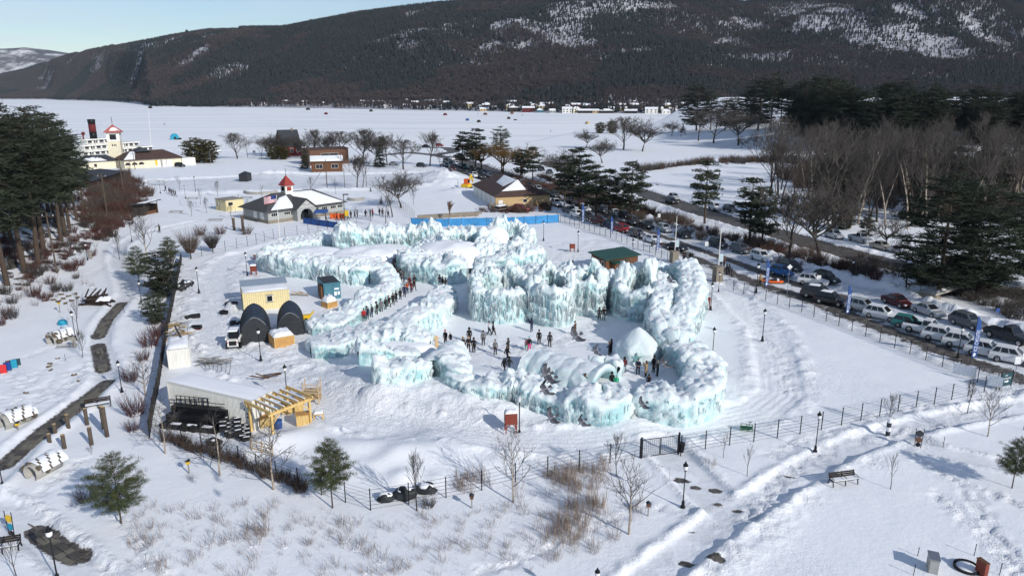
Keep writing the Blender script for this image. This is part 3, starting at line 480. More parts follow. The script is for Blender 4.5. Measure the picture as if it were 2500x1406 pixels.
def ribbon(name, pts, parent, seed=0, closed=False, step=.17, rough=1.0, snow=0.0, world=False, organ=1.0):
 """a wall of icicles along a base line; pts: column, row of the base, row of the top, thickness (m)"""
 W_ = []
 for u, v, vt, w in pts:
  if world: W_.append((u, v, vt, w)); continue
  p = P(u, v); W_.append((p.x, p.y, max(.6, hgt(vt, p.y) - p.z), w))
 if closed: W_ = W_ + [W_[0]]
 L = smooth_line(W_, step)
 if closed: L = L[:-1]
 n = len(L); T = np.roll(L, -1, 0) - np.roll(L, 1, 0) if closed else np.gradient(L, axis=0); T = T[:, :2] / (np.linalg.norm(T[:, :2], axis=1, keepdims=True) + 1e-9)
 for _ in range(3): T = (T + np.roll(T, 1, 0) + np.roll(T, -1, 0)) / 3 if closed else np.vstack([T[:1], (T[:-2] + T[1:-1] + T[2:]) / 3, T[-1:]])
 T = T / (np.linalg.norm(T, axis=1, keepdims=True) + 1e-9); N = np.stack([-T[:, 1], T[:, 0]], 1)
 s = np.concatenate([[0], np.cumsum(np.linalg.norm(np.diff(L[:, :2], axis=0), axis=1))]); tot = s[-1]
 w = L[:, 3] * .41; h = L[:, 2].copy()
 if not closed:
  e = np.minimum(s, tot - s); k = np.clip(e / np.maximum(w, .4), 0.0, 1); cap_ = np.sqrt(1 - (1 - k) ** 2); w = w * np.maximum(cap_, .03); h = h * (.72 + .28 * np.sqrt(cap_))
 sd = seed * 17.3; rh = rough * (1 - .5 * snow)
 h = h * (1 + rh * (.5 * (fbm(s / 4 + sd, 0 * s, o=2, s=seed) - .5) + .42 * (fbm(s / 1.1 + sd, 0 * s + 5, o=2, s=seed + 9) - .5)))
 off = .9 * organ * (fbm(s / 5 + sd, 0 * s + 3, o=2, s=seed + 5) - .5); w = w * (1 + .5 * (fbm(s / 2.6 + sd, 0 * s + 9, o=3, s=seed + 3) - .5))
 pr = np.array(PROF); hm_ = float(np.mean(h)); wm = float(np.mean(L[:, 3])) / 2; dd = np.hypot(np.diff(pr[:, 0]) * wm, np.diff(pr[:, 1]) * hm_); ac = np.concatenate([[0], np.cumsum(dd)]); m = int(max(20, ac[-1] / (step * 1.1)))
 q = np.linspace(0, ac[-1], m); px_ = np.interp(q, ac, pr[:, 0]); pz_ = np.interp(q, ac, pr[:, 1])
 ox = w[:, None] * px_[None] + off[:, None]; oz = h[:, None] * pz_[None]
 X = L[:, 0, None] + N[:, 0, None] * ox; Y = L[:, 1, None] + N[:, 1, None] * ox; Z = macro(L[:, 0], L[:, 1])[:, None] + oz
 nx = np.gradient(pz_) * hm_; nzv = -np.gradient(px_) * wm; ll = np.hypot(nx, nzv) + 1e-9; nx, nzv = -nx / ll, nzv / -ll; side = np.abs(nx); top = np.clip(nzv, 0, 1)
 S2 = s[:, None] + 0 * ox; sgn = np.sign(px_ + 1e-6)[None] + 0 * ox; zf = np.clip(oz / np.maximum(h[:, None], .3), 0, 1.2)
 r1 = 1 - 2 * np.abs(vn(S2 / .34 + 50 * sgn + sd, Z / 2.2, None, seed + 1) - .5); r2 = 1 - 2 * np.abs(vn(S2 / 1.0 + 80 * sgn + sd, Z / 3.2, None, seed + 2) - .5); r3 = fbm(S2 / 2.6 + 30 * sgn + sd, Z / 2.4, None, 3, seed + 4) - .5
 cu = Z / 1.45 + 1.5 * vn(S2 / .8 + 20 * sgn + sd, 0 * Z, None, seed + 8) + 1.2 * vn(S2 / 2.5 + sd, 0 * Z + 7, None, seed + 11); cu = cu - np.floor(cu)        # curtains: wide above, drawn in below
 k1 = cells(X, Y, Z, seed + 20, 1.15); k2 = cells(X, Y, Z, seed + 30, .58); l2 = vn(X / 1.9, Y / 1.9, Z / 1.3, seed + 6); up = sst(.8, .96, zf); lk_ = (.3 + .7 * np.minimum(1, h / 4.5))[:, None]
 dn = side[None] * (.3 * (r1 - .6) + .45 * (r2 - .55) + .95 * r3 * organ + .32 * (cu - .5)) * (.55 + .45 * min(1, wm / 1.8)) * rough * (1 - .35 * up)
 dn = dn + np.maximum(top[None], .75 * up * side[None]) * (.36 * (k1 - .35) + .42 * (k2 - .3) + .6 * (l2 - .5) + .9 * np.maximum(vn(X / .5, Y / .5, None, seed + 40) - .72, 0) * 3) * lk_ * rough * (1 - .8 * snow)
 dn = np.clip(dn, -w[:, None] * .75, 1.0); X = X + N[:, 0, None] * nx[None] * dn; Y = Y + N[:, 1, None] * nx[None] * dn; Z = Z + nzv[None] * dn
 frost = -.05 + .42 * r1 + .36 * (r2 - .25) + .3 * (cu - .35) + .55 * top[None] * np.minimum(1, .6 + k1) + .25 * up + .5 * r3
 V = np.stack([X, Y, Z], -1).reshape(-1, 3); i = np.arange(n * m).reshape(n, m)
 if closed: i = np.vstack([i, i[:1]])
 F = np.stack([i[:-1, :-1], i[1:, :-1], i[1:, 1:], i[:-1, 1:]], -1).reshape(-1, 4); V = V - np.array(parent.location)
 w_ = link(name, npmesh(name, V, F, M['ice'], True, dict(frost=np.clip(frost, 0, 1.5))), parent); icicles(w_, V.reshape(-1, 3)[:n * m].reshape(n, m, 3), N, nx, side, zf, macro(L[:, 0], L[:, 1]) - parent.location.z, tot, hm_, seed, snow); return w_
def icicles(wall, G_, N, nx, side, zf, g0, tot, hm_, seed, snow):
 """hanging icicles on the faces and frost shards along the crest: one mass, a part of the wall"""
 q = np.random.default_rng(seed + 500); n, m = zf.shape; k = int(tot * (hm_ + .5) * 18 * (1 - .6 * snow)); i = q.integers(1, n - 1, k); j = q.integers(0, m, k); ok = (side[j] > .72) & (zf[i, j] > .18); i, j = i[ok], j[ok]
 p = G_[i, j] + q.normal(0, .05, (len(i), 3)); out = np.stack([N[i, 0] * nx[j], N[i, 1] * nx[j], 0 * nx[j]], 1); p = p + out * q.uniform(.02, .12, (len(i), 1)); ln = np.minimum(q.uniform(.35, 1.0, len(i)) ** 1.3 * min(2.8, hm_ * .6), p[:, 2] - g0[i] + .1); r = q.uniform(.04, .105, len(i)) * (.6 + .4 * min(1, hm_ / 4)); tip = p - np.stack([0 * ln, 0 * ln, ln], 1) - out * (.08 * ln[:, None]); fr = q.uniform(.4, 1.2, len(i))
 c = int(tot * 7 * (1 - .7 * snow)); ii = q.integers(2, n - 2, c); jj = q.integers(0, m, c); ok = zf[ii, jj] > .86; ii, jj = ii[ok], jj[ok]; b = G_[ii, jj] - [0, 0, .08]; l2 = q.uniform(.15, .6, len(ii)) ** 1.2 * (1.2 if hm_ > 3 else .7); t2 = b + np.stack([q.normal(0, .35, len(ii)), q.normal(0, .35, len(ii)), q.uniform(.5, 1, len(ii))], 1) * l2[:, None]
 p = np.vstack([p, b]); tip = np.vstack([tip, t2]); r = np.concatenate([r, q.uniform(.05, .14, len(ii))]); fr = np.concatenate([fr, q.uniform(.6, 1.3, len(ii))]); V = []
 for a in range(4): V.append(p + np.stack([r * math.cos(a * 1.571 + .5), r * math.sin(a * 1.571 + .5), 0 * r], 1))
 V = np.stack(V + [tip], 1).reshape(-1, 3); z = (np.arange(len(p)) * 5)[:, None, None]; F = (z + np.array([[[0, 1, 4], [1, 2, 4], [2, 3, 4], [3, 0, 4]]])).reshape(-1, 3)
 o = link('icicles', npmesh('icicles', V, F, M['ice'], True, dict(frost=np.repeat(fr, 5))), wall); o['kind'] = 'stuff'
def ring(name, u, v, rad, w, h, parent, seed, squash=1.0, wob=.16, gap=None):
 p = P(u, v); r_ = random.Random(seed); pts = []
 n = 12
 for k in range(n):
  a = 6.283 * k / n
  if gap and abs((math.degrees(a) - gap[0] + 180) % 360 - 180) < gap[1]: continue
  q = rad * (1 + r_.uniform(-wob, wob)); pts.append((p.x + q * math.cos(a), p.y + q * squash * math.sin(a), h * r_.uniform(.86, 1.1) * (1 + .2 * math.sin(a)), w * r_.uniform(.85, 1.2)))
 if gap:
  k = max(range(len(pts)), key=lambda i: math.hypot(pts[i][0] - pts[i - 1][0], pts[i][1] - pts[i - 1][1])); pts = pts[k:] + pts[:k]
 return ribbon(name, pts, parent, seed, gap is None, world=True, rough=1.0)
def snow_dome(name, u, v, vt, rx, ry, h, parent, seed=0, dz=0):
 """soft heap of snow lying on top of an ice mass; its foot is at the height seen at row vt above base row v"""
 p = P(u, v); z0 = hgt(vt, p.y); n = 26; g = np.linspace(-1.15, 1.15, n); A, B = np.meshgrid(g, g); r2 = A * A + B * B
 X = p.x + A * rx; Y = p.y + B * ry; k = np.clip(1 - r2, -.2, 1); Z = z0 - h * .15 + dz + h * np.sign(k) * np.sqrt(np.abs(k)) * 1.0 * (.8 + .5 * (fbm(X / 2.5, Y / 2.5, o=3, s=seed) - .3)) - (r2 > 1) * .8
 i = np.arange(n * n).reshape(n, n); F = np.stack([i[:-1, :-1], i[:-1, 1:], i[1:, 1:], i[1:, :-1]], -1).reshape(-1, 4)
 V = np.stack([X, Y, Z], -1).reshape(-1, 3) - np.array(parent.location); return link(name, npmesh(name, V, F, M['snow_soft']), parent)
def at(u, v): return tuple(P(u, v))
def castle():
 t = thing('ice_castle', 'long high back wall of the ice castle curling round its snowy corner yard', 'ice castle', at(800, 640), group='masses of the ice castle')
 ribbon('ice_wall', [(812, 622, 556, 5), (880, 616, 555, 5), (990, 613, 550, 5), (1080, 610, 557, 5), (1150, 606, 564, 5), (1200, 602, 575, 4)], t, 1)
 ribbon('ice_wall', [(806, 600, 562, 5), (760, 612, 578, 6), (700, 628, 594, 6), (664, 648, 615, 5), (684, 664, 622, 5), (730, 672, 626, 6), (800, 676, 630, 7), (850, 683, 640, 7), (905, 692, 652, 5)], t, 2)
 ribbon('ice_wall', [(850, 655, 618, 8), (900, 668, 634, 6), (936, 690, 655, 4.4), (952, 710, 674, 3.6), (938, 735, 697, 3.6), (896, 762, 724, 4), (850, 786, 750, 4.5), (805, 806, 775, 6), (765, 822, 795, 5)], t, 3)
 for a in [(890, 645, 622, 6, 5, 1.6), (760, 640, 618, 6, 5, 1.2), (835, 662, 634, 5, 3.5, 1.0), (940, 632, 608, 5, 4, .8)]: snow_dome('snow_cap', *a, t, int(a[0]))
 t = thing('ice_castle', 'two thick ice blocks with rounded snow tops and a narrow passage between them', 'ice castle', at(1120, 650), group='masses of the ice castle')
 ribbon('ice_wall', [(1012, 652, 603, 6), (1022, 672, 622, 7), (1080, 682, 632, 8), (1134, 676, 628, 6)], t, 5); ribbon('ice_wall', [(1010, 640, 597, 7), (1080, 636, 590, 8), (1140, 632, 590, 7)], t, 6)
 ribbon('ice_wall', [(1182, 640, 590, 5), (1190, 665, 612, 6), (1235, 668, 616, 7), (1284, 656, 604, 6), (1292, 640, 590, 4)], t, 7); ring('ice_tower', 1236, 628, 4.6, 2.6, 4.9, t, 8, 1.0); ribbon('ice_arch', [(1258, 622, 578, 3), (1275, 612, 560, 3), (1290, 628, 585, 3)], t, 9)
 for a in [(1100, 655, 612, 6.5, 5, 2.0), (1205, 620, 575, 3, 4, 2.2), (1060, 650, 610, 4, 4, .9)]: snow_dome('snow_cap', *a, t, int(a[0]))
 t = thing('ice_castle', 'cluster of hollow round ice towers with icicle sides round the visitors', 'ice castle', at(1350, 770), group='masses of the ice castle')
 ribbon('ice_wall', [(1168, 712, 658, 4), (1235, 702, 652, 4), (1320, 706, 656, 4.5), (1400, 712, 660, 4.5), (1480, 716, 664, 5), (1550, 718, 668, 5), (1600, 722, 664, 4)], t, 11)
 ring('ice_tower', 1226, 770, 3.9, 1.7, 5.4, t, 12, 1.0); ring('ice_tower', 1347, 780, 2.6, 1.5, 5.3, t, 13, 1.0); ring('ice_tower', 1430, 758, 2.4, 1.6, 5.3, t, 14, 1.1); ring('ice_tower', 1556, 766, 2.5, 1.8, 5.0, t, 15, 1.1)
 ribbon('ice_wall', [(1300, 742, 690, 3.5), (1360, 735, 685, 4), (1440, 732, 682, 4), (1495, 748, 695, 4), (1535, 745, 692, 4)], t, 16); ribbon('ice_wall', [(1180, 745, 685, 3), (1175, 720, 665, 3.5), (1200, 705, 655, 3)], t, 17)
 t = thing('ice_castle', 'long icicle wall along the outer edge with twin ridges of the ice slide', 'ice castle', at(1640, 900), group='masses of the ice castle')
 ribbon('ice_wall', [(1128, 942, 925, 2.6), (1165, 962, 934, 3), (1210, 970, 930, 3.5), (1260, 974, 926, 3.5), (1310, 988, 938, 4), (1370, 1006, 946, 4), (1430, 1018, 953, 4.2), (1482, 1024, 960, 4), (1522, 1008, 950, 4), (1585, 1014, 950, 4.4), (1650, 1015, 946, 4.6), (1702, 1004, 934, 4.6), (1722, 978, 912, 4.4), (1712, 938, 872, 4.6), (1682, 900, 845, 5), (1645, 872, 815, 4.5)], t, 21)
 ribbon('ice_wall', [(1474, 1016, 964, 3), (1502, 1008, 958, 3.4), (1530, 1006, 952, 3)], t, 25); ribbon('ice_wall', [(1095, 926, 900, 2.4), (1122, 938, 914, 2.6), (1152, 952, 926, 2.8)], t, 26)
 ribbon('ice_wall', [(1652, 885, 822, 4), (1650, 850, 778, 4), (1664, 818, 738, 4), (1682, 790, 705, 4), (1688, 755, 672, 4.2), (1672, 722, 650, 4.6), (1632, 704, 642, 4.8), (1594, 700, 642, 4)], t, 22, rough=.8, snow=.3)
 ribbon('ice_wall', [(1636, 880, 826, 3.6), (1614, 852, 772, 3.6), (1606, 824, 738, 3.6), (1616, 790, 712, 3.6), (1622, 758, 688, 3.6), (1612, 728, 664, 3.6)], t, 23, rough=.8, snow=.3)
 t = thing('ice_castle', 'low stepped ice walls beside the arch mouth with snow filled tops', 'ice castle', at(980, 850), group='masses of the ice castle')
 ribbon('ice_wall', [(1090, 738, 694, 4), (1066, 772, 722, 5), (1020, 808, 755, 5), (955, 832, 786, 5), (880, 840, 803, 6), (800, 848, 818, 5), (745, 852, 828, 4)], t, 31, snow=.4)
 ribbon('ice_wall', [(760, 874, 836, 3.6), (800, 867, 834, 4), (850, 855, 822, 4.6), (905, 850, 812, 5), (985, 848, 808, 5), (1052, 858, 826, 4)], t, 32)
 ribbon('ice_wall', [(878, 896, 850, 3), (910, 886, 846, 3.4), (960, 882, 850, 3.4), (1020, 876, 848, 3.4)], t, 33); ribbon('ice_wall', [(914, 934, 880, 3), (955, 932, 886, 3.4), (1005, 925, 882, 3.4), (1036, 914, 874, 3)], t, 34)
 for a in [(960, 866, 845, 5, 1.6, .6), (985, 903, 886, 3, 1.4, .5), (900, 843, 818, 4, 1.8, .6)]: snow_dome('snow_cap', *a, t, int(a[0]))
 ribbon('ice_wall', [(1086, 905, 868, 3), (1112, 922, 884, 3.4), (1150, 934, 905, 3)], t, 35)
 # the arch: a short vault open at both ends
 t = thing('ice_arch', 'smooth white snow vault with a dark mouth among the low ice walls', 'ice arch', at(1062, 922), -.25, group=None); vault('ice_arch_shell', t, 2.05, 2.35, 6.5, .35, ribs=0, seed=3)
 t = thing('ice_tunnel', 'ribbed white snow tunnel curving beside the pigeons, open at one end', 'snow tunnel', at(1476, 945), R(52)); vault('tunnel_shell', t, 2.6, 2.35, 9.6, .5, ribs=5, seed=5)
 ribbon('ice_wall', [(1440, 915, 880, 2.2), (1470, 905, 872, 2.2), (1500, 912, 872, 2.4), (1512, 930, 880, 2)], thing('ice_castle', 'short ice wall with knobbly top wrapped round the tunnel mouth', 'ice castle', at(1480, 912)), 41)
 t = thing('ice_hut', 'white cone roofed ice hut with a star pressed into its side', 'ice hut', at(1556, 872)); hut(t)
def vault(name, t, rad, hh, ln, th, ribs=0, seed=0):
 ns, nt = int(ln / .16), 30; s = np.linspace(0, ln, ns); a = np.linspace(0, math.pi, nt); Sg, Ag = np.meshgrid(s, a, indexing='ij')
 bump = (.22 * np.abs(np.cos(Sg / ln * math.pi * ribs)) ** .6 if ribs else 0 * Sg); tap = 1 - .10 * (Sg / ln) ** 2
 def shell(r, h_, b): return np.stack([(r + b) * tap * np.cos(Ag), Sg + 0 * Ag, (h_ + b) * tap * np.maximum(np.sin(Ag), 0) ** .85 - .25], -1)
 nz_ = .6 * (fbm(Sg * 1.1 + seed, Ag * 3, o=4, s=seed) - .5); o_ = shell(rad, hh, bump + nz_); i_ = shell(rad - th, hh - th, 0 * bump); i = np.arange(ns * nt).reshape(ns, nt); k = ns * nt
 F = [np.stack([i[:-1, :-1], i[1:, :-1], i[1:, 1:], i[:-1, 1:]], -1).reshape(-1, 4), np.stack([i[:-1, :-1], i[:-1, 1:], i[1:, 1:], i[1:, :-1]], -1).reshape(-1, 4) + k]
 for e in (0, -1): F.append(np.stack([i[e, :-1], i[e, 1:], i[e, 1:] + k, i[e, :-1] + k], -1))
 V = np.vstack([o_.reshape(-1, 3), i_.reshape(-1, 3)]); fr = np.concatenate([(.6 + 1.6 * (bump - .12) + 1.6 * nz_).ravel() if ribs else np.full(k, 1.1), np.full(k, .1)])
 return link(name, npmesh(name, V, np.vstack(F), M['ice'], True, dict(frost=fr)), t)
def hut(t):
 n = 64; prof = [(2.5, -.3), (2.55, .5), (2.6, 1.2), (2.5, 1.6), (2.15, 2.0), (1.5, 2.6), (.8, 3.2), (.25, 3.6), (.02, 3.7)]; pz = np.linspace(0, 1, 30); pa = np.linspace(0, 1, len(prof)); rr = np.interp(pz, pa, [p[0] for p in prof]); zz = np.interp(pz, pa, [p[1] for p in prof])
 A, K = np.meshgrid(np.linspace(0, 2 * math.pi, n, endpoint=False), np.arange(30), indexing='ij'); r = rr[K] * (1 + .05 * np.cos(A * 6) * (zz[K] < 2.2)); X = r * np.cos(A); Y = r * np.sin(A); Z = zz[K] + 0 * A; d = .5 * (fbm(X * 1.3, Y * 1.3, Z * 1.3, 4, 3) - .5); X = X * (1 + d / 2.5); Y = Y * (1 + d / 2.5); Z = Z + d * .3
 i = np.arange(n * 30).reshape(n, 30); i = np.vstack([i, i[:1]]); F = np.stack([i[:-1, :-1], i[1:, :-1], i[1:, 1:], i[:-1, 1:]], -1).reshape(-1, 4)
 link('ice_hut_shell', npmesh('ice_hut_shell', np.stack([X, Y, Z], -1).reshape(-1, 3), F, M['ice'], True, dict(frost=np.where(Z > 1.6, 1.2, .78).ravel())), t)
 st = [((.62 if k % 2 == 0 else .26) * math.sin(math.pi * k / 5), (.62 if k % 2 == 0 else .26) * math.cos(math.pi * k / 5) + .85) for k in range(10)]; b = MB(); b.M = Matrix.Rotation(R(-12), 4, 'Z'); b.prism([(x, z) for x, z in st], -2.72, -2.3); b.build('star', mat('ice_star', (.22, .42, .42), .4), t)
castle()
# ================================================================ TREES AND SHRUBS
class Segs:
 """a branching skeleton turned into thin tapered tubes"""
 def __init__(s): s.a = []
 def add(s, p, q, r0, r1, lv): s.a.append((tuple(p), tuple(q), r0, r1, lv))
 def mesh(s, name, m, lo, hi, n=3, extra=None):
  a = [x for x in s.a if lo <= x[4] <= hi]
  if not a: return None
  p = np.array([x[0] for x in a]); q = np.array([x[1] for x in a]); r0 = np.array([x[2] for x in a]); r1 = np.array([x[3] for x in a]); d = q - p; d = d / (np.linalg.norm(d, axis=1, keepdims=True) + 1e-9)
  o = np.where(np.abs(d[:, 2:]) < .9, np.array([[0, 0, 1.]]), np.array([[1., 0, 0]])); e = np.cross(d, o); e /= np.linalg.norm(e, axis=1, keepdims=True) + 1e-9; f = np.cross(d, e); V = []
  for c, r in ((p, r0), (q, r1)):
   for i in range(n): t = 2 * math.pi * i / n; V.append(c + (e * math.cos(t) + f * math.sin(t)) * r[:, None])
  V = np.stack(V, 1).reshape(-1, 3); b = (np.arange(len(a)) * 2 * n)[:, None]; F = np.concatenate([b + np.array([[i, (i + 1) % n, n + (i + 1) % n, n + i]]) for i in range(n)])
  return npmesh(name, V, F, m, True)
def bare_segs(seed, h=10, trunk=.3, spread=.55, up=.25, n1=9, lv=4, kink=.25, ratio=.62, r0=.022, leader=True, twig=.012, droop=0.0, kids=(4, 6)):
 r_ = random.Random(seed); S_ = Segs()
 def grow(p, d, L, r, k):
  n = 3 if k < lv else 2; pts = [Vector(p)]; dd = Vector(d)
  for i in range(n):
   dd = (dd + Vector((r_.uniform(-kink, kink), r_.uniform(-kink, kink), r_.uniform(-kink, kink) * .6 + (up if k < 3 else up * .4) * .4 - droop * (k >= lv - 1)))).normalized()
   pts.append(pts[-1] + dd * L / n); ra = r * (1 - .22 * i); rb = r * (1 - .22 * (i + 1)); S_.add(pts[-2], pts[-1], max(ra, twig), max(rb, twig * .8), k)
  if k >= lv: return
  for j in range(r_.randint(*kids)):
   t = r_.uniform(.3, 1.0); q = pts[0].lerp(pts[-1], t) if n == 1 else pts[min(n - 1, int(t * n))].lerp(pts[min(n, int(t * n) + 1)], t * n - int(t * n))
   ax = dd.orthogonal().normalized(); ax.rotate(Matrix.Rotation(r_.uniform(0, 6.283), 3, dd)); nd = (dd * (1 - spread * .55) + ax * spread + Vector((0, 0, up))).normalized()
   grow(q, nd, L * ratio * r_.uniform(.7, 1.1), r * .5, k + 1)
 # trunk
 p = Vector((0, 0, -.2)); d = Vector((0, 0, 1)); H = h * (.92 if leader else trunk + .12); n = 9; base = h * r0; pts = [p.copy()]
 for i in range(n): d = (d + Vector((r_.uniform(-.07, .07), r_.uniform(-.07, .07), 0))).normalized(); q = p + d * H / n; S_.add(p, q, max(base * (1 - .9 * i / n), twig), max(base * (1 - .9 * (i + 1) / n), twig), 0); p = q; pts.append(p.copy())
 for j in range(n1):
  t = trunk + (1 - trunk) * (j + r_.uniform(0, 1)) / n1 if leader else r_.uniform(.7, 1); i = min(n - 1, int(t * n)); q = pts[i].lerp(pts[i + 1], t * n - i if t < 1 else 1); a = j * 2.4 + r_.uniform(-.5, .5)
  nd = Vector((math.cos(a) * spread, math.sin(a) * spread, .45 + up)).normalized(); L = h * (.42 * (1.1 - .75 * (t - trunk) / (1.01 - trunk)) if leader else .42) * r_.uniform(.8, 1.15); grow(q, nd, L, base * (.5 if leader else .62) * (1.1 - .6 * t if leader else 1), 1)
 return S_
def bare_tree(name, label, seed, bark='bark', twigm='twig', **k):
 s = bare_segs(seed, **k); t = thing(name, label, 'tree'); h = k.get('h', 10); t['hh'] = max(x[1][2] for x in s.a)
 link('trunk', s.mesh('trunk', M[bark], 0, 0, 6), t); link('crown', s.mesh('crown', M[twigm], 1, 9, 3), t); return t
def needle_mesh(name, seed, blobs, m, per=10, L=.5, w=.12, up=.15, flat=1.0):
 """bursts of needle sprays: blobs are x, y, z, size"""
 g = np.random.default_rng(seed); B = np.repeat(np.array(blobs, float), per, 0); n = len(B); d = g.normal(size=(n, 3)); d[:, 2] = d[:, 2] * .6 * flat + up; d /= np.linalg.norm(d, axis=1, keepdims=True); c = B[:, :3] + g.normal(size=(n, 3)) * B[:, 3:] * np.array([.33, .33, .22 * flat])
 e = np.cross(d, g.normal(size=(n, 3))); e /= np.linalg.norm(e, axis=1, keepdims=True) + 1e-9; l = B[:, 3:] * L * g.uniform(.6, 1.3, (n, 1)); ww = B[:, 3:] * w * g.uniform(.7, 1.3, (n, 1))
 V = np.stack([c - d * l * .4, c + e * ww, c + d * l * .6, c - e * ww], 1).reshape(-1, 3); F = np.arange(4 * n).reshape(n, 4); return npmesh(name, V, F, m, False)
def pine(name, label, seed, h=20, bottom=.4, width=.22, layers=16, per=5, blob=1.6, bark='bark_pine', ndl='needles', burst=12, shape='pine', trunk_r=.016, L=.62, w=.13, flat=.6):
 r_ = random.Random(seed); S_ = Segs(); n = 8; pts = []; p = Vector((0, 0, -.3)); lean = Vector((r_.uniform(-.03, .03), r_.uniform(-.03, .03), 1)).normalized()
 for i in range(n): q = p + (lean + Vector((r_.uniform(-.02, .02), r_.uniform(-.02, .02), 0))) * h / n; S_.add(p, q, h * trunk_r * (1 - .88 * i / n), h * trunk_r * (1 - .88 * (i + 1) / n), 0); pts.append((p.copy(), q.copy())); p = q
 blobs = []
 for j in range(layers):
  t = bottom + (1 - bottom) * (j + r_.uniform(0, .8)) / layers; i = min(n - 1, int(t * n)); c = pts[i][0].lerp(pts[i][1], t * n - i); x = (t - bottom) / (1 - bottom)
  prof = {'pine': (.45 + 1.1 * x) * (1 - x) ** .55 * 1.25 if x < 1 else 0, 'spruce': 1.05 - x, 'round': math.sqrt(max(0, 1 - (2 * x - 1) ** 2)) + .12, 'young': (.35 + .9 * min(1, x * 2.2)) * (1.05 - x) * 1.25}[shape]
  for k in range(per):
   if r_.random() < .12: continue
   a = 6.283 * (k + r_.uniform(-.35, .35)) / per + j * 1.1; R_ = h * width * prof * r_.uniform(.6, 1.25) + .1; e = c + Vector((math.cos(a) * R_, math.sin(a) * R_, R_ * (.18 if shape != 'spruce' else -.25) * r_.uniform(.2, 1.6)))
   S_.add(c, c.lerp(e, .92), max(.012, h * .0028), .008, 1); m = max(1, int(R_ / (blob * .55)))
   for q in range(m): f = .3 + .7 * (q + 1) / m if m > 1 else .8; z = c.lerp(e, f); blobs.append((z.x + r_.uniform(-.2, .2) * blob, z.y + r_.uniform(-.2, .2) * blob, z.z + r_.uniform(-.05, .15) * blob, blob * r_.uniform(.65, 1.15) * (.7 + .4 * (1 - x))))
 tip = pts[-1][1]; blobs.append((tip.x, tip.y, tip.z - blob * .2, blob * .7)); t = thing(name, label, 'tree'); t['hh'] = h
 link('trunk', S_.mesh('trunk', M[bark], 0, 0, 7), t); c = link('crown', needle_mesh('crown', seed, blobs, M[ndl], burst, L, w, .1, flat), t); link('limb', S_.mesh('limb', M[bark], 1, 1, 3), c)['kind'] = 'stuff'; return t
def shrub_mesh(name, seed, m, n=90, h=1.2, rad=.8, lean=.5, w=.012, forks=2):
 g = random.Random(seed); S_ = Segs()
 for i in range(n):
  a = g.uniform(0, 6.283); q = rad * math.sqrt(g.random()); p = Vector((q * math.cos(a) * .6, q * math.sin(a) * .6, -.05)); d = Vector((math.cos(a) * lean * g.uniform(.2, 1), math.sin(a) * lean * g.uniform(.2, 1), 1)).normalized(); H = h * g.uniform(.5, 1.1); e = p + d * H * .6; f = e + (d + Vector((g.uniform(-.4, .4), g.uniform(-.4, .4), g.uniform(-.1, .2)))) * H * .42
  S_.add(p, e, w, w * .8, 1); S_.add(e, f, w * .8, w * .45, 1)
  for k in range(forks): s0 = p.lerp(e, g.uniform(.4, 1)); S_.add(s0, s0 + Vector((g.uniform(-.5, .5), g.uniform(-.5, .5), g.uniform(.3, .8))) * H * .4, w * .6, w * .4, 1)
 return S_.mesh(name, m, 0, 9, 3)
PROTO = {}
def place_tree(proto, u, vb, vt, label, group=None, rz=None, name=None):
 """stand a copy of a tree so that its foot and top fall on the given rows"""
 src, h = PROTO[proto]; p = P(u, vb); H = max(.5, hgt(vt, p.y) - p.z)
 k = H / h; w = k * dict(oak=1.75, wil=1.3, tal=1.15, big=1.3, mid=1.25).get(proto[:3], 1); o = dup(src, (p.x, p.y, p.z - .1), rng.uniform(0, 6.28) if rz is None else rz, label, (w, w, k), group)
 if name: o.name = name
 return o
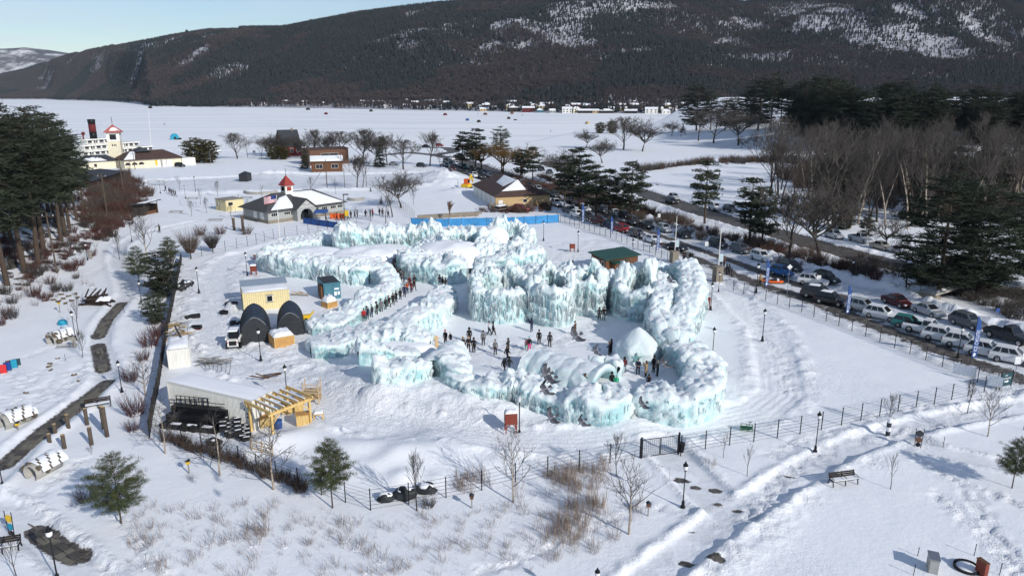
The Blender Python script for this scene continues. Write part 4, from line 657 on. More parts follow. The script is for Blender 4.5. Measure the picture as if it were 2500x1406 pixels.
def protos():
 def B(k, *a, **kw): t = bare_tree(*a, **kw); PROTO[k] = (t, t['hh'])
 def N(k, *a, **kw): t = pine(*a, **kw); PROTO[k] = (t, kw['h'])
 B('birch1', 'birch_tree', 'x', 11, 'bark_birch', 'twig', h=7, trunk=.22, spread=.75, up=.12, n1=17, lv=3, r0=.016, ratio=.55, twig=.009, kids=(3, 5)); B('birch2', 'birch_tree', 'x', 12, 'bark_birch', 'twig', h=7, trunk=.3, spread=.7, up=.3, n1=15, lv=3, r0=.015, ratio=.58, twig=.009, kids=(3, 5))
 B('sap1', 'young_tree', 'x', 21, 'bark', 'twig', h=5, trunk=.28, spread=.45, up=.5, n1=15, lv=3, r0=.013, twig=.009, kids=(3, 4)); B('sap2', 'young_tree', 'x', 22, 'bark', 'twig', h=4, trunk=.35, spread=.42, up=.45, n1=10, lv=2, r0=.011, twig=.009, kids=(3, 5))
 B('oak1', 'bare_tree', 'x', 31, h=16, trunk=.26, spread=.7, up=.3, n1=8, lv=4, r0=.02, leader=False, twig=.026, kids=(5, 6), ratio=.68); B('oak2', 'bare_tree', 'x', 32, h=16, trunk=.2, spread=.66, up=.35, n1=18, lv=4, r0=.018, twig=.026, kids=(4, 5)); B('oak3', 'bare_tree', 'x', 33, h=18, trunk=.32, spread=.5, up=.55, n1=16, lv=4, r0=.016, twig=.026, kids=(4, 5))
 B('wild1', 'bare_tree', 'x', 35, h=14, trunk=.3, spread=.6, up=.4, n1=11, lv=3, r0=.013, twig=.017, kids=(4, 6)); B('wild2', 'bare_tree', 'x', 36, 'bark_birch', 'twig', h=15, trunk=.4, spread=.45, up=.6, n1=10, lv=3, r0=.011, twig=.017, kids=(4, 6)); B('wild3', 'bare_tree', 'x', 37, 'bark', 'twig', h=12, trunk=.15, spread=.6, up=.5, n1=14, lv=3, r0=.013, twig=.018, kids=(4, 6))
 B('willow', 'willow_tree', 'x', 41, 'bark', 'twig_willow', h=18, trunk=.22, spread=.75, up=.32, n1=9, lv=4, r0=.03, leader=False, twig=.03, droop=.22, kids=(5, 6), ratio=.62); B('crab', 'bare_tree', 'x', 43, 'bark', 'twig', h=6, trunk=.25, spread=.9, up=.15, n1=8, lv=4, r0=.03, leader=False, twig=.016, kids=(3, 5), kink=.5); B('redleaf', 'young_tree', 'x', 44, 'bark', 'leaf_dry', h=5, trunk=.2, spread=.4, up=.5, n1=16, lv=3, r0=.014, twig=.022, kids=(4, 6))
 N('tallpine1', 'white_pine', 'x', 1, h=28, bottom=.34, width=.2, layers=16, per=6, blob=2.0, burst=17, w=.055, L=.8); N('tallpine2', 'white_pine', 'x', 2, h=28, bottom=.42, width=.19, layers=14, per=6, blob=2.1, burst=17, w=.055, L=.8, ndl='needles_dark')
 N('bigpine', 'white_pine', 'x', 3, h=20, bottom=.12, width=.3, layers=22, per=7, blob=1.5, burst=22, w=.05, L=.85, ndl='needles_dark', flat=.45); N('midpine', 'pine_tree', 'x', 4, h=13, bottom=.22, width=.2, layers=13, per=5, blob=1.35, burst=30, w=.085); N('midpine2', 'pine_tree', 'x', 5, h=13, bottom=.3, width=.19, layers=10, per=5, blob=1.5, burst=30, w=.085)
 N('young1', 'young_pine', 'x', 6, h=6.5, bottom=.26, width=.33, layers=18, per=8, blob=.36, burst=20, ndl='needles_young', shape='young', trunk_r=.011, L=1.0, w=.035, flat=1.2); N('young2', 'young_pine', 'x', 8, h=6.5, bottom=.34, width=.31, layers=17, per=8, blob=.38, burst=20, ndl='needles_young', shape='young', trunk_r=.011, L=1.0, w=.035, flat=1.2)
 N('spruce', 'spruce_tree', 'x', 7, h=14, bottom=.06, width=.2, layers=22, per=8, blob=1.0, burst=8, shape='spruce', ndl='needles_dark'); N('cedar', 'cedar_tree', 'x', 9, h=9, bottom=.02, width=.38, layers=20, per=9, blob=1.2, burst=9, shape='round', ndl='needles_cedar'); N('bushpine', 'bushy_pine', 'x', 10, h=8, bottom=.05, width=.3, layers=20, per=8, blob=.75, burst=11, shape='round', ndl='needles', w=.09, L=.8)
protos()
T = place_tree
GP = 'tall pines on the wooded bank'
for i, (u, vb, vt, k) in enumerate([(18, 698, 300, 1), (61, 668, 262, 1), (95, 646, 285, 2), (107, 614, 262, 1), (-30, 720, 330, 2), (-55, 660, 300, 1), (30, 600, 290, 2), (150, 590, 300, 1), (170, 560, 320, 2), (0, 560, 310, 1), (-90, 760, 380, 2), (135, 545, 330, 1), (75, 560, 300, 2), (160, 575, 275, 1), (188, 540, 335, 2), (118, 520, 258, 1), (45, 530, 250, 2), (-10, 520, 262, 1), (90, 500, 280, 2), (205, 515, 375, 2)]):
 T('tallpine%d' % k, u, vb, vt, 'tall pine with a long bare trunk on the wooded bank above the creekside path', GP)
GS = 'park saplings beside the fence'
for k, u, vb, vt, l in [('birch1', 668, 1196, 1005, 'birch with pale trunk beside the hedge below the wood pergola'), ('birch2', 1253, 1226, 1045, 'birch in front of the red heater box on legs'), ('birch2', 1536, 1303, 1098, 'tallest birch standing alone by the cross path and reeds'), ('birch1', 404, 1108, 965, 'thin birch with dead leaves at its foot by the black carts'), ('birch1', 537, 1162, 985, 'birch with brown leafy foot by the stacked black crates'),
 ('sap1', 1018, 1246, 1090, 'bare sapling in front of the black tarp bundles'), ('sap1', 1505, 1162, 1045, 'bare sapling next to the double gate'), ('sap2', 1823, 1162, 1078, 'small leafless sapling alone in smooth snow below the fence'), ('sap2', 1765, 1118, 1052, 'very thin sapling right against the wire fence'), ('sap2', 2174, 1192, 1098, 'small sapling beside the park bench'), ('sap1', 2171, 1042, 952, 'bushy sapling behind the white totem post'), ('sap1', 2362, 1004, 918, 'sapling by the fence corner near the entrance sign'), ('birch2', 2411, 1066, 938, 'thin birch by the path bend near the entrance sign'),
 ('sap2', 42, 1420, 1290, 'bare sapling below the hanging art banner'), ('sap1', 203, 877, 800, 'sapling by the round target panels'), ('sap2', 192, 818, 712, 'slim sapling in front of the burnt log shelter'), ('birch1', 355, 965, 840, 'leafless birch over the red brush beside the fence'), ('birch2', 360, 640, 500, 'slim birch behind the fence side pines'), ('sap1', 292, 632, 560, 'sapling at the bend of the creekside path'), ('sap1', 225, 1110, 1080, 'tiny sapling under the young pine'), *[('sap' + str(1 + i % 2), u, v, v - 42, l) for i, (u, v, l) in enumerate([(505, 520, 'plaza sapling left of the beige cabin, lower one'), (490, 500, 'plaza sapling left of the beige cabin, upper one'), (532, 480, 'plaza sapling above the beige cabin'), (610, 525, 'plaza sapling between the beige cabin and the pavilion'), (565, 535, 'plaza sapling in front of the beige cabin'), (640, 492, 'plaza sapling above the pavilion roof corner'), (468, 528, 'plaza sapling nearest the open hut'), (440, 470, 'plaza sapling by the line of walkers'), (760, 470, 'plaza sapling beyond the red cupola'), (820, 475, 'plaza sapling beyond the pavilion end'), (1010, 500, 'sapling at the tall wire fence'), (870, 545, 'sapling by the queue railing'), (905, 550, 'sapling among the far visitors')])]]: T(k, u, vb, vt, l, GS)
for k, u, vb, vt, l in [('young1', 297, 1280, 1090, 'young pine standing alone above the flagstone patch'), ('young2', 812, 1240, 1062, 'young pine in front of the fence at the snowy mounds'), ('young2', 2470, 1192, 1060, 'young dense pine beside the snowy bench path'), ('young1', 340, 690, 595, 'dark young pine by the lamp on the creekside path'), ('young2', 418, 650, 572, 'young pine behind the red brown brush'), ('bushpine', 398, 725, 610, 'dense dark pine against the black side fence'), ('bushpine', 382, 790, 712, 'low wide pine against the black side fence')]: T(k, u, vb, vt, l, 'young pines in the park')
for k, u, vb, vt, l in [('oak1', 980, 508, 405, 'big spreading bare tree on the snowy lawn by the garage'), ('wild1', 958, 530, 420, 'thin bare tree next to the big spreading tree'), ('wild1', 942, 545, 470, 'small tree with dry leaves above the ice wall'), ('oak3', 872, 462, 370, 'leaning bare tree on the plowed lot edge'), ('wild1', 886, 460, 378, 'second slanted bare tree on the plowed lot edge'), ('redleaf', 1098, 538, 488, 'small tree with rusty leaves behind the stone wall'), ('oak2', 580, 388, 322, 'round bare tree beside the big cedar by the lake'), ('wild1', 605, 385, 335, 'thin bare tree next to the round lakeside tree'), ('wild1', 638, 390, 345, 'small bare tree near the dark red house'),
 ('oak1', 680, 384, 318, 'spreading bare tree over the dark red house'), ('oak1', 735, 388, 322, 'spreading bare tree behind the brown building'), ('oak2', 765, 386, 314, 'bare tree directly above the brown building'), ('oak1', 800, 388, 314, 'broad bare tree above the brick block'), ('oak2', 832, 384, 318, 'bare tree at the end of the brick block'), ('oak2', 885, 400, 312, 'tall bare tree in the lakeside clump'), ('oak1', 915, 402, 312, 'broad bare tree beside the tall spruce'), ('oak3', 945, 404, 320, 'upright bare tree behind the tall spruce'), ('oak2', 985, 414, 338, 'bare tree on the marina parking'), ('oak3', 1050, 406, 316, 'tall lone bare tree by the curving shore road'), ('wild1', 1075, 410, 362, 'small bare tree by the curving shore road'), ('spruce', 928, 408, 330, 'tall dark spruce among the lakeside bare trees'), ('oak1', 655, 380, 320, 'bare tree at the lakeside house gable'),
 ('oak2', 1522, 366, 282, 'tall bare tree on the snow field by the lake'), ('oak1', 1568, 370, 280, 'broadest bare tree on the snow field'), ('oak1', 1430, 362, 310, 'bare tree on the snow field before the dark firs'), ('oak1', 1470, 398, 330, 'wide bare tree behind the roadside pines'), ('oak1', 1640, 332, 290, 'small round bare tree near the far shore'), ('crab', 1662, 334, 306, 'little crooked tree near the far shore'), ('oak3', 1705, 345, 262, 'slim bare tree at the wood edge'), ('oak2', 1742, 350, 262, 'dark bare tree at the wood edge'), ('oak1', 1803, 355, 252, 'broad dark tree at the wood edge'), ('crab', 1810, 362, 330, 'crooked little tree on the field edge'), ('crab', 1840, 356, 325, 'second crooked little tree on the field edge'),
 ('oak1', 1376, 452, 352, 'gnarled dark tree behind the roadside pines'), ('oak3', 1880, 480, 330, 'tall pale bare tree at the end of the snow field'), ('willow', 1228, 425, 336, 'golden willow behind the street row'), ('willow', 1175, 415, 338, 'second golden willow behind the street row'), ('willow', 1275, 430, 345, 'third willow with brown twigs behind the street row'), ('oak1', 2000, 628, 425, 'great old willow with dark forked trunk beside the highway'), ('oak3', 1925, 640, 440, 'leaning willow trunk beside the highway'), ('wild3', 1985, 560, 420, 'tangled bare tree behind the great willow'), ('crab', 2165, 610, 520, 'small twisted bare tree by the highway cars'), ('wild1', 2210, 720, 560, 'bare tree between the highway and the footbridge')]: T(k, u, vb, vt, l)
for k, u, vb, vt, l in [('cedar', 478, 398, 336, 'big round cedar beside the white boathouse'), ('cedar', 508, 398, 340, 'second half of the round cedar clump by the boathouse'), ('cedar', 670, 390, 352, 'cedar bush beside the dark red house'), ('cedar', 692, 390, 356, 'low cedar bush before the dark red house'), ('spruce', 745, 412, 352, 'pointed dark evergreen at the brown building'), ('cedar', 1465, 326, 298, 'rounded dark fir on the point by the lake'), ('cedar', 1495, 326, 294, 'taller dark fir on the point by the lake'), ('spruce', 1668, 320, 300, 'tiny pointed fir near the far shore'), ('spruce', 931, 498, 476, 'tiny spruce on the snowy bank behind the visitors'), ('spruce', 905, 468, 455, 'very small spruce by the plowed lot'),
 ('midpine', 1128, 412, 318, 'scraggly pine next to the golden willow'), ('midpine', 1160, 415, 310, 'tall dark pine behind the golden willow'), ('tallpine1', 1225, 420, 308, 'tallest pine behind the golden willows'), ('midpine2', 1300, 445, 356, 'dark pine at the street bend'), ('midpine', 1270, 440, 362, 'dark pine between willow and street'), ('midpine2', 1378, 500, 376, 'sparse pine along the street brush'), ('midpine', 1416, 515, 355, 'tall thin pine along the street brush'), ('midpine', 1455, 530, 398, 'dense pine in the middle of the street brush'), ('midpine2', 1485, 535, 408, 'wide pine in the middle of the street brush'), ('midpine', 1540, 540, 388, 'large dense pine above the street cars'), ('midpine2', 1720, 545, 386, 'lone pine on the field side of the highway'), ('midpine2', 1830, 590, 428, 'pine with layered boughs by the highway'), ('midpine', 1860, 600, 450, 'dense dark pine beside the layered one'), ('midpine', 2110, 590, 520, 'small dark pine on the snowy bank'), ('bushpine', 2060, 560, 480, 'bushy dark pine before the birch wood'),
 ('bigpine', 2290, 728, 418, 'huge dark white pine over the footbridge'), ('bigpine', 2385, 722, 450, 'second huge dark pine beside the footbridge'), ('bigpine', 2520, 700, 470, 'huge pine cut by the picture edge above the crosswalk')]: T(k, u, vb, vt, l)
# the wood beyond the field: bare trunks in front, dark pines behind
def wood():
 r_ = random.Random(5); gb, gd = 'bare trees of the wood beyond the field', 'dark pines of the wood beyond the field'
 for i in range(120):
  u = r_.uniform(1880, 2620); vb = r_.uniform(395, 560) - max(0, 2000 - u) * .35; k = r_.choice(['wild1', 'wild2', 'wild2', 'wild3', 'wild1']); T(k, u, vb, vb - r_.uniform(115, 200) * (vb - 228) / 250, 'slender bare tree in the tangled wood beyond the snow field', gb)
 for i in range(34):
  u = r_.uniform(1960, 2620); vb = r_.uniform(400, 540) - max(0, 2000 - u) * .35; T(r_.choice(['midpine', 'spruce', 'midpine2']), u, vb, vb - r_.uniform(90, 150) * (vb - 228) / 250, 'dark pine standing among the bare trees of the wood', 'dark pines among the bare trees')
 for i in range(95):
  u = r_.uniform(1930, 2650); vb = r_.uniform(300, 345) + (u - 1900) * .03; T(r_.choice(['bigpine', 'tallpine2', 'bigpine', 'spruce']), u, vb, vb - r_.uniform(80, 128), 'tall dark pine in the dense wood on the rise', gd)
 for u, vb, vt in [(1700, 320, 205), (1735, 316, 222), (1850, 318, 190), (1880, 322, 178), (1905, 315, 200), (1830, 312, 215), (1985, 345, 200), (2020, 350, 190), (2050, 346, 205), (1960, 335, 210), (1790, 312, 235), (1770, 318, 240), (1930, 312, 215)]: T(r_.choice(['bigpine', 'tallpine2', 'bigpine']), u, vb, vt, 'tall dark pine at the open edge of the wood', 'dark pines at the edge of the snow field')
wood()
for k in PROTO.values():
 for c in k[0].children_recursive: bpy.data.objects.remove(c)
 bpy.data.objects.remove(k[0])
# brush: thickets nobody could count, one object for each strip
def brush(name, label, protos_, pts, size):
 for i, pm in enumerate(protos_):
  sel = [p for j, p in enumerate(pts) if j % len(protos_) == i]
  if sel: scatter(name, [(p.x, p.y, p.z) for p in sel], [size * random.uniform(.45, 1.3) for _ in sel], pm, label=label)
def strip(line, width, n, seed):
 r_ = random.Random(seed); L = smooth_line(line, 1.0); out = []
 for _ in range(n): p = L[r_.randrange(len(L))]; out.append((p[0] + r_.gauss(0, width), p[1] + r_.gauss(0, width)))
 return out
SH = {k: shrub_mesh('shrub_source', i, M[m], **kw) for i, (k, m, kw) in enumerate([('red', 'twig_red', dict(n=70, h=1.5, rad=.9, lean=.7, w=.014)), ('dark', 'twig', dict(n=80, h=1.6, rad=1, lean=.7, w=.016)), ('warm', 'twig_warm', dict(n=80, h=1.6, rad=1, lean=.8, w=.016)), ('reed', 'reed', dict(n=20, h=1.2, rad=.8, lean=.25, w=.012, forks=0)), ('reedg', 'reed_grey', dict(n=14, h=1.0, rad=.8, lean=.45, w=.011, forks=1)), ('stalk', 'reed_grey', dict(n=3, h=.9, rad=.5, lean=.2, w=.008, forks=1))])}
def V3(p): return Vector((p[0], p[1], mz(*p)))
d1 = strip(GL((1230, 438), (1400, 482), (1560, 532), (1700, 570), (1850, 608), (2000, 650), (2100, 674)), 2.3, 420, 1); d1 += strip(GL((1330, 440), (1500, 498), (1650, 548)), 1.8, 200, 2)
brush('roadside_brush', 'dark leafless brush between the street and the highway', [SH['dark'], SH['warm'], SH['red']], [V3(p) for p in d1], 1.25)
def area(poly, n, seed):
 r_ = random.Random(seed); xs = [p[0] for p in poly]; ys = [p[1] for p in poly]; out = []
 while len(out) < n:
  x, y = r_.uniform(min(xs), max(xs)), r_.uniform(min(ys), max(ys))
  if inpoly(np.array([x]), np.array([y]), poly)[0]: out.append((x, y))
 return out
brush('bank_brush', 'reddish brush over the wooded bank', [SH['red'], SH['dark'], SH['red'], SH['reedg']], [V3(p) for p in area(GL((-120, 900), (0, 805), (90, 760), (170, 720), (215, 640), (290, 570), (345, 520), (365, 470), (330, 440), (250, 425), (100, 480), (-150, 600)), 1000, 3)], 1.12)
brush('thicket', 'dense brown thicket on the bank above the open hut', [SH['warm'], SH['red'], SH['dark']], [V3(p) for p in area(GL((205, 560), (230, 470), (300, 425), (350, 455), (375, 490), (330, 545), (260, 590)), 210, 17)], 1.8)
brush('wood_brush', 'tangled undergrowth of the wood beyond the field', [SH['dark'], SH['warm']], [V3(p) for p in area(GL((1890, 430), (2060, 400), (2700, 420), (2700, 580), (2300, 540), (2100, 500), (1960, 470)), 900, 4)], 2.4)
brush('far_field_brush', 'brown brush along the field fence', [SH['warm'], SH['dark']], [V3(p) for p in strip(GL((1800, 400), (1900, 396), (2000, 410), (2100, 425)), 3.5, 160, 6) + strip(GL((1570, 420), (1700, 402), (1800, 396)), 1.0, 60, 7)], 1.7)
brush('bank_brush_by_culvert', 'bare brush on the bank by the footbridge', [SH['dark'], SH['reedg']], [V3(p) for p in area(GL((2060, 660), (2250, 700), (2420, 760), (2500, 800), (2600, 800), (2600, 745), (2350, 700), (2100, 630)), 190, 8)], 1.1)
brush('lane_brush', 'red brush beside the garage and the street', [SH['red'], SH['warm']], [V3(p) for p in area(GL((1275, 500), (1345, 520), (1340, 500), (1290, 480)), 40, 9) + strip(GL((1215, 520), (1300, 520)), 2, 30, 10)], 1.2)
brush('meadow_stalks', 'dry stalks standing in the foreground snow', [SH['stalk'], SH['stalk'], SH['reedg']], [V3(p) for p in area(GL((330, 1250), (700, 1230), (880, 1280), (1180, 1250), (1480, 1160), (1600, 1240), (1480, 1350), (1300, 1420), (300, 1420)), 520, 11)], .75)
brush('meadow_reeds', 'dense brown reeds along the front fence', [SH['reed'], SH['reedg'], SH['reed']], [V3(p) for p in area(GL((1330, 1165), (1480, 1128), (1500, 1180), (1440, 1210), (1360, 1215)), 60, 12) + area(GL((1420, 1230), (1470, 1215), (1470, 1290), (1400, 1350), (1330, 1330), (1360, 1260)), 45, 13) + area(GL((1110, 1185), (1180, 1170), (1200, 1195), (1120, 1210)), 18, 14) + area(GL((600, 1280), (650, 1265), (660, 1320), (600, 1330)), 12, 15)], .95)
# ================================================================ BUILDINGS
def frame(name, label, cat, uA, vA, uB, vB, sink=.15, group=None):
 """a thing standing on the ground with its front from A to B; local x runs along the front, y goes back"""
 a = P(uA, vA); b = P(uB, vB); t = thing(name, label, cat, (a.x, a.y, min(a.z, b.z) - sink), math.atan2(b.y - a.y, b.x - a.x), group); return t, math.hypot(b.x - a.x, b.y - a.y)
def hip_roof(b, x0, y0, x1, y1, z, h, ov=.5, ridge=.55, th=.12, mi=0):
 """hipped roof; ridge: share of the longer side that the ridge takes"""
 x0 -= ov; x1 += ov; y0 -= ov; y1 += ov; w, d = x1 - x0, y1 - y0
 if w >= d: k = w * (1 - ridge) / 2; r0, r1 = (x0 + k, (y0 + y1) / 2, z + h), (x1 - k, (y0 + y1) / 2, z + h); f = [(0, 1, 5, 4), (2, 3, 4, 5), (1, 2, 5), (3, 0, 4)]
 else: k = d * (1 - ridge) / 2; r0, r1 = ((x0 + x1) / 2, y0 + k, z + h), ((x0 + x1) / 2, y1 - k, z + h); f = [(0, 1, 4), (1, 2, 5, 4), (2, 3, 5), (3, 0, 4, 5)]
 b.add([(x0, y0, z), (x1, y0, z), (x1, y1, z), (x0, y1, z), r0, r1], f, mi); b.box(x0, y0, z - th, x1, y1, z, mi); return r0, r1
def gable_roof(b, x0, y0, x1, y1, z, h, ov=.4, th=.14, mi=0):
 """gable with the ridge along x"""
 ym = (y0 + y1) / 2; s = h / (ym - y0); e = ov * s; b.M = b.M @ Matrix.Identity(4)
 pr = [(y0 - ov, z - e), (ym, z + h), (y1 + ov, z - e), (y1 + ov, z - e + th), (ym, z + h + th), (y0 - ov, z - e + th)]
 vs = [(x0 - ov, y, q) for y, q in pr] + [(x1 + ov, y, q) for y, q in pr]; n = 6
 b.add(vs, [(0, 1, 4, 5), (1, 2, 3, 4), (11, 10, 7, 6), (10, 9, 8, 7)] + [(i, n + i, n + (i + 1) % n, (i + 1) % n) for i in range(n)], mi); return s
def roof_snow(parent, quads, th=.16, seed=0, name='snow_cover'):
 """snow lying on roof slopes; each quad is four corner points, ragged along its edge"""
 g = np.random.default_rng(seed); b = MB()
 for q in quads:
  q = [Vector(p) for p in q]; n = 10; top = [];
  for i in range(n + 1):
   for j in range(n + 1):
    s, t = i / n, j / n; p = q[0].lerp(q[1], s).lerp(q[3].lerp(q[2], s), t); e = min(s, 1 - s, t, 1 - t); k = min(1, e * 6)
    p = p + Vector((0, 0, .03 + th * (k ** .5) * (.7 + .6 * g.random()))); top.append(p)
  b.add(top, [(i * (n + 1) + j, (i + 1) * (n + 1) + j, (i + 1) * (n + 1) + j + 1, i * (n + 1) + j + 1) for i in range(n) for j in range(n)])
 return b.build(name, M['snow_soft'], parent, True)
def win(parent, x, y, z, w, h, ax='x', dx=-.03, frame_m='white_paint', bars=1, glass='glass_dark'):
 """window set proud of a wall; ax: wall runs along x (front) or y (side)"""
 f = MB(); g = MB(); e = .07
 if ax == 'x':
  f.box(x, y + dx, z, x + w, y - dx, z + e); f.box(x, y + dx, z + h - e, x + w, y - dx, z + h); f.box(x, y + dx, z + e, x + e, y - dx, z + h - e); f.box(x + w - e, y + dx, z + e, x + w, y - dx, z + h - e)
  for i in range(bars): xx = x + w * (i + 1) / (bars + 1); f.box(xx - .025, y + dx * .9, z + e, xx + .025, y - dx * .9, z + h - e)
  g.box(x + e, y + dx * .5, z + e, x + w - e, y - dx * .5, z + h - e)
 else:
  f.box(x + dx, y, z, x - dx, y + w, z + e); f.box(x + dx, y, z + h - e, x - dx, y + w, z + h); f.box(x + dx, y, z + e, x - dx, y + e, z + h - e); f.box(x + dx, y + w - e, z + e, x - dx, y + w, z + h - e)
  g.box(x + dx * .5, y + e, z + e, x - dx * .5, y + w - e, z + h - e)
 o = f.build('window', M[frame_m], parent); g.build('pane', M[glass], o); return o
def part(parent, name, m, *boxes):
 b = MB()
 for q in boxes: b.box(*q)
 return b.build(name, M[m] if isinstance(m, str) else m, parent)
def visitor_centre():
 t, L = frame('visitor_centre', 'grey pavilion with hipped snowy roof and a red capped cupola', 'building', 656, 547, 838, 521)
 D = 11.5; H = 3.1
 part(t, 'wall', 'grey_wall', (0, 0, .9, L, D, H)); part(t, 'stone_base', 'stone', (-.08, -.08, 0, L + .08, D + .08, .9))
 b = MB(); r0, r1 = hip_roof(b, 0, 0, L, D, H, 3.3, .9, .5); ro = b.build('roof', M['grey_roof'], t)
 A, B_, R0, R1 = Vector((-.9, -.9, H)), Vector((L + .9, -.9, H)), Vector(r0), Vector(r1); F = lambda s, q: A.lerp(B_, s).lerp(R0.lerp(R1, s), q)
 roof_snow(t, [(F(.05, .06), F(.34, .05), F(.30, .8), F(.16, .7)), (F(.50, .05), F(.97, .05), F(.9, .93), F(.36, .95))], .2, 1)
 # entrance gable and arch
 cx = L * .43; g = MB(); g.prism([(cx - 2.6, 0), (cx - 1.75, 0), (cx - 1.75, 1.6), (cx - 1.3, 2.5), (cx - .6, 2.95), (cx + .6, 2.95), (cx + 1.3, 2.5), (cx + 1.75, 1.6), (cx + 1.75, 0), (cx + 2.6, 0), (cx + 2.6, 3.1), (cx, 5.2), (cx - 2.6, 3.1)], -2.2, -1.9); g.box(cx - 2.6, -1.9, 0, cx - 2.35, -.08, 3.05); g.box(cx + 2.35, -1.9, 0, cx + 2.6, -.08, 3.05); g.build('entrance_arch', M['grey_wall'], t)
 part(t, 'entrance_door', 'glass_dark', (cx - 1.7, -.12, .05, cx + 1.7, -.085, 2.9)); g = MB(); g.M = Matrix.Translation((cx, 0, 0)) @ Matrix.Rotation(R(90), 4, 'Z') @ Matrix.Translation((0, 0, 0)); gable_roof(g, -2.3, -2.7, 4.0, 2.7, 3.2, 2.15, .4); g.build('gable_roof', M['grey_roof'], t)
 for q in range(3): b = MB(); a = (q - 1) * .7; b.beam((cx, -2.26, 4.1), (cx + 1.3 * math.sin(a), -2.26, 4.1 + .75 * math.cos(a)), .1, .08); b.build('truss', M['white_paint'], t)
 b = MB(); b.beam((cx - 1.9, -2.27, 3.55), (cx + 1.9, -2.27, 3.55), .14, .1); b.build('truss', M['white_paint'], t)
 for x in (.8, 4.2, L * .58, L * .7, L * .82, L * .92): win(t, x, -.02, 1.7, 1.7, .85, bars=2)
 for y in (2, 5): part(t, 'side_panel', 'white_paint', (-.04, y, .95, -.005, y + 1.6, 2.6))
 c = Vector(((r0[0] + r1[0]) / 2 - 1.6, r0[1], H + 2.6)); s = 1.05; part(t, 'cupola', 'white_paint', (c.x - s, c.y - s, c.z, c.x + s, c.y + s, c.z + 2.3))
 for i, (x0, y0, x1, y1) in enumerate([(-.6, -s - .03, .6, -s - .002), (-s - .03, -.6, -s - .002, .6)]): part(t, 'louvre', 'red_roof' if i == 0 else 'glass_dark', (c.x + x0, c.y + y0, c.z + 1.0, c.x + x1, c.y + y1, c.z + 2.0))
 b = MB(); b.add([(c.x + q * 1.5, c.y + w * 1.5, c.z + 2.3) for q, w in ((-1, -1), (1, -1), (1, 1), (-1, 1))] + [(c.x, c.y, c.z + 4.8)], [(0, 1, 4), (1, 2, 4), (2, 3, 4), (3, 0, 4), (3, 2, 1, 0)]); sp_ = b.build('spire', M['red_roof'], t); b = MB(); b.tube((c.x, c.y, c.z + 4.7), (c.x, c.y, c.z + 6.4), .05); b.build('finial', M['black_metal'], sp_)
visitor_centre()
def garage():
 t, L = frame('garage', 'long tan garage with brown hipped roof and a row of pale doors', 'building', 1156, 476, 1210, 508); t2 = t
 D = math.hypot(*(P(1268, 490) - P(1210, 508)).xy); H = 3.3; part(t, 'wall', 'tan_wall', (0, 0, 0, L, D, H)); n = 5; w = L / n
 for i in range(n): part(t, 'garage_door', 'white_paint', (i * w + .3, -.06, 0, (i + 1) * w - .3, -.005, 2.9))
 b = MB(); r0, r1 = hip_roof(b, 0, 0, L, D, H, 3.6, .55, .62); b.build('roof', M['brown_roof'], t); A, B_ = Vector((-.5, -.5, H)), Vector((L + .5, -.5, H)); R0, R1 = Vector(r0), Vector(r1); F = lambda s, q: A.lerp(B_, s).lerp(R0.lerp(R1, s), q); K = Vector((L + .55, D + .55, H))
 roof_snow(t, [(F(.45, .55), F(.85, .5), F(.95, .97), F(.2, .97)), (B_.lerp(R1, .3), B_.lerp(K, .62).lerp(R1, .35), R1, R1 + Vector((-.3, -.2, 0)))], .14, 2); part(t, 'side_door', 'white_paint', (L + .005, .8, 0, L + .06, 2.0, 2.2)); win(t, L + .02, D * .5, 1.3, 1.2, 1.0, 'y')
 part(t, 'ramp', 'lumber_grey', (L + .1, -1.5, .7, L + 4.5, 1.6, .82))
 for i in range(5): part(t, 'rail_post', 'wood_pale', (L + .2 + i * 1.0, -1.5, .82, L + .3 + i * 1.0, -1.4, 1.75))
garage()
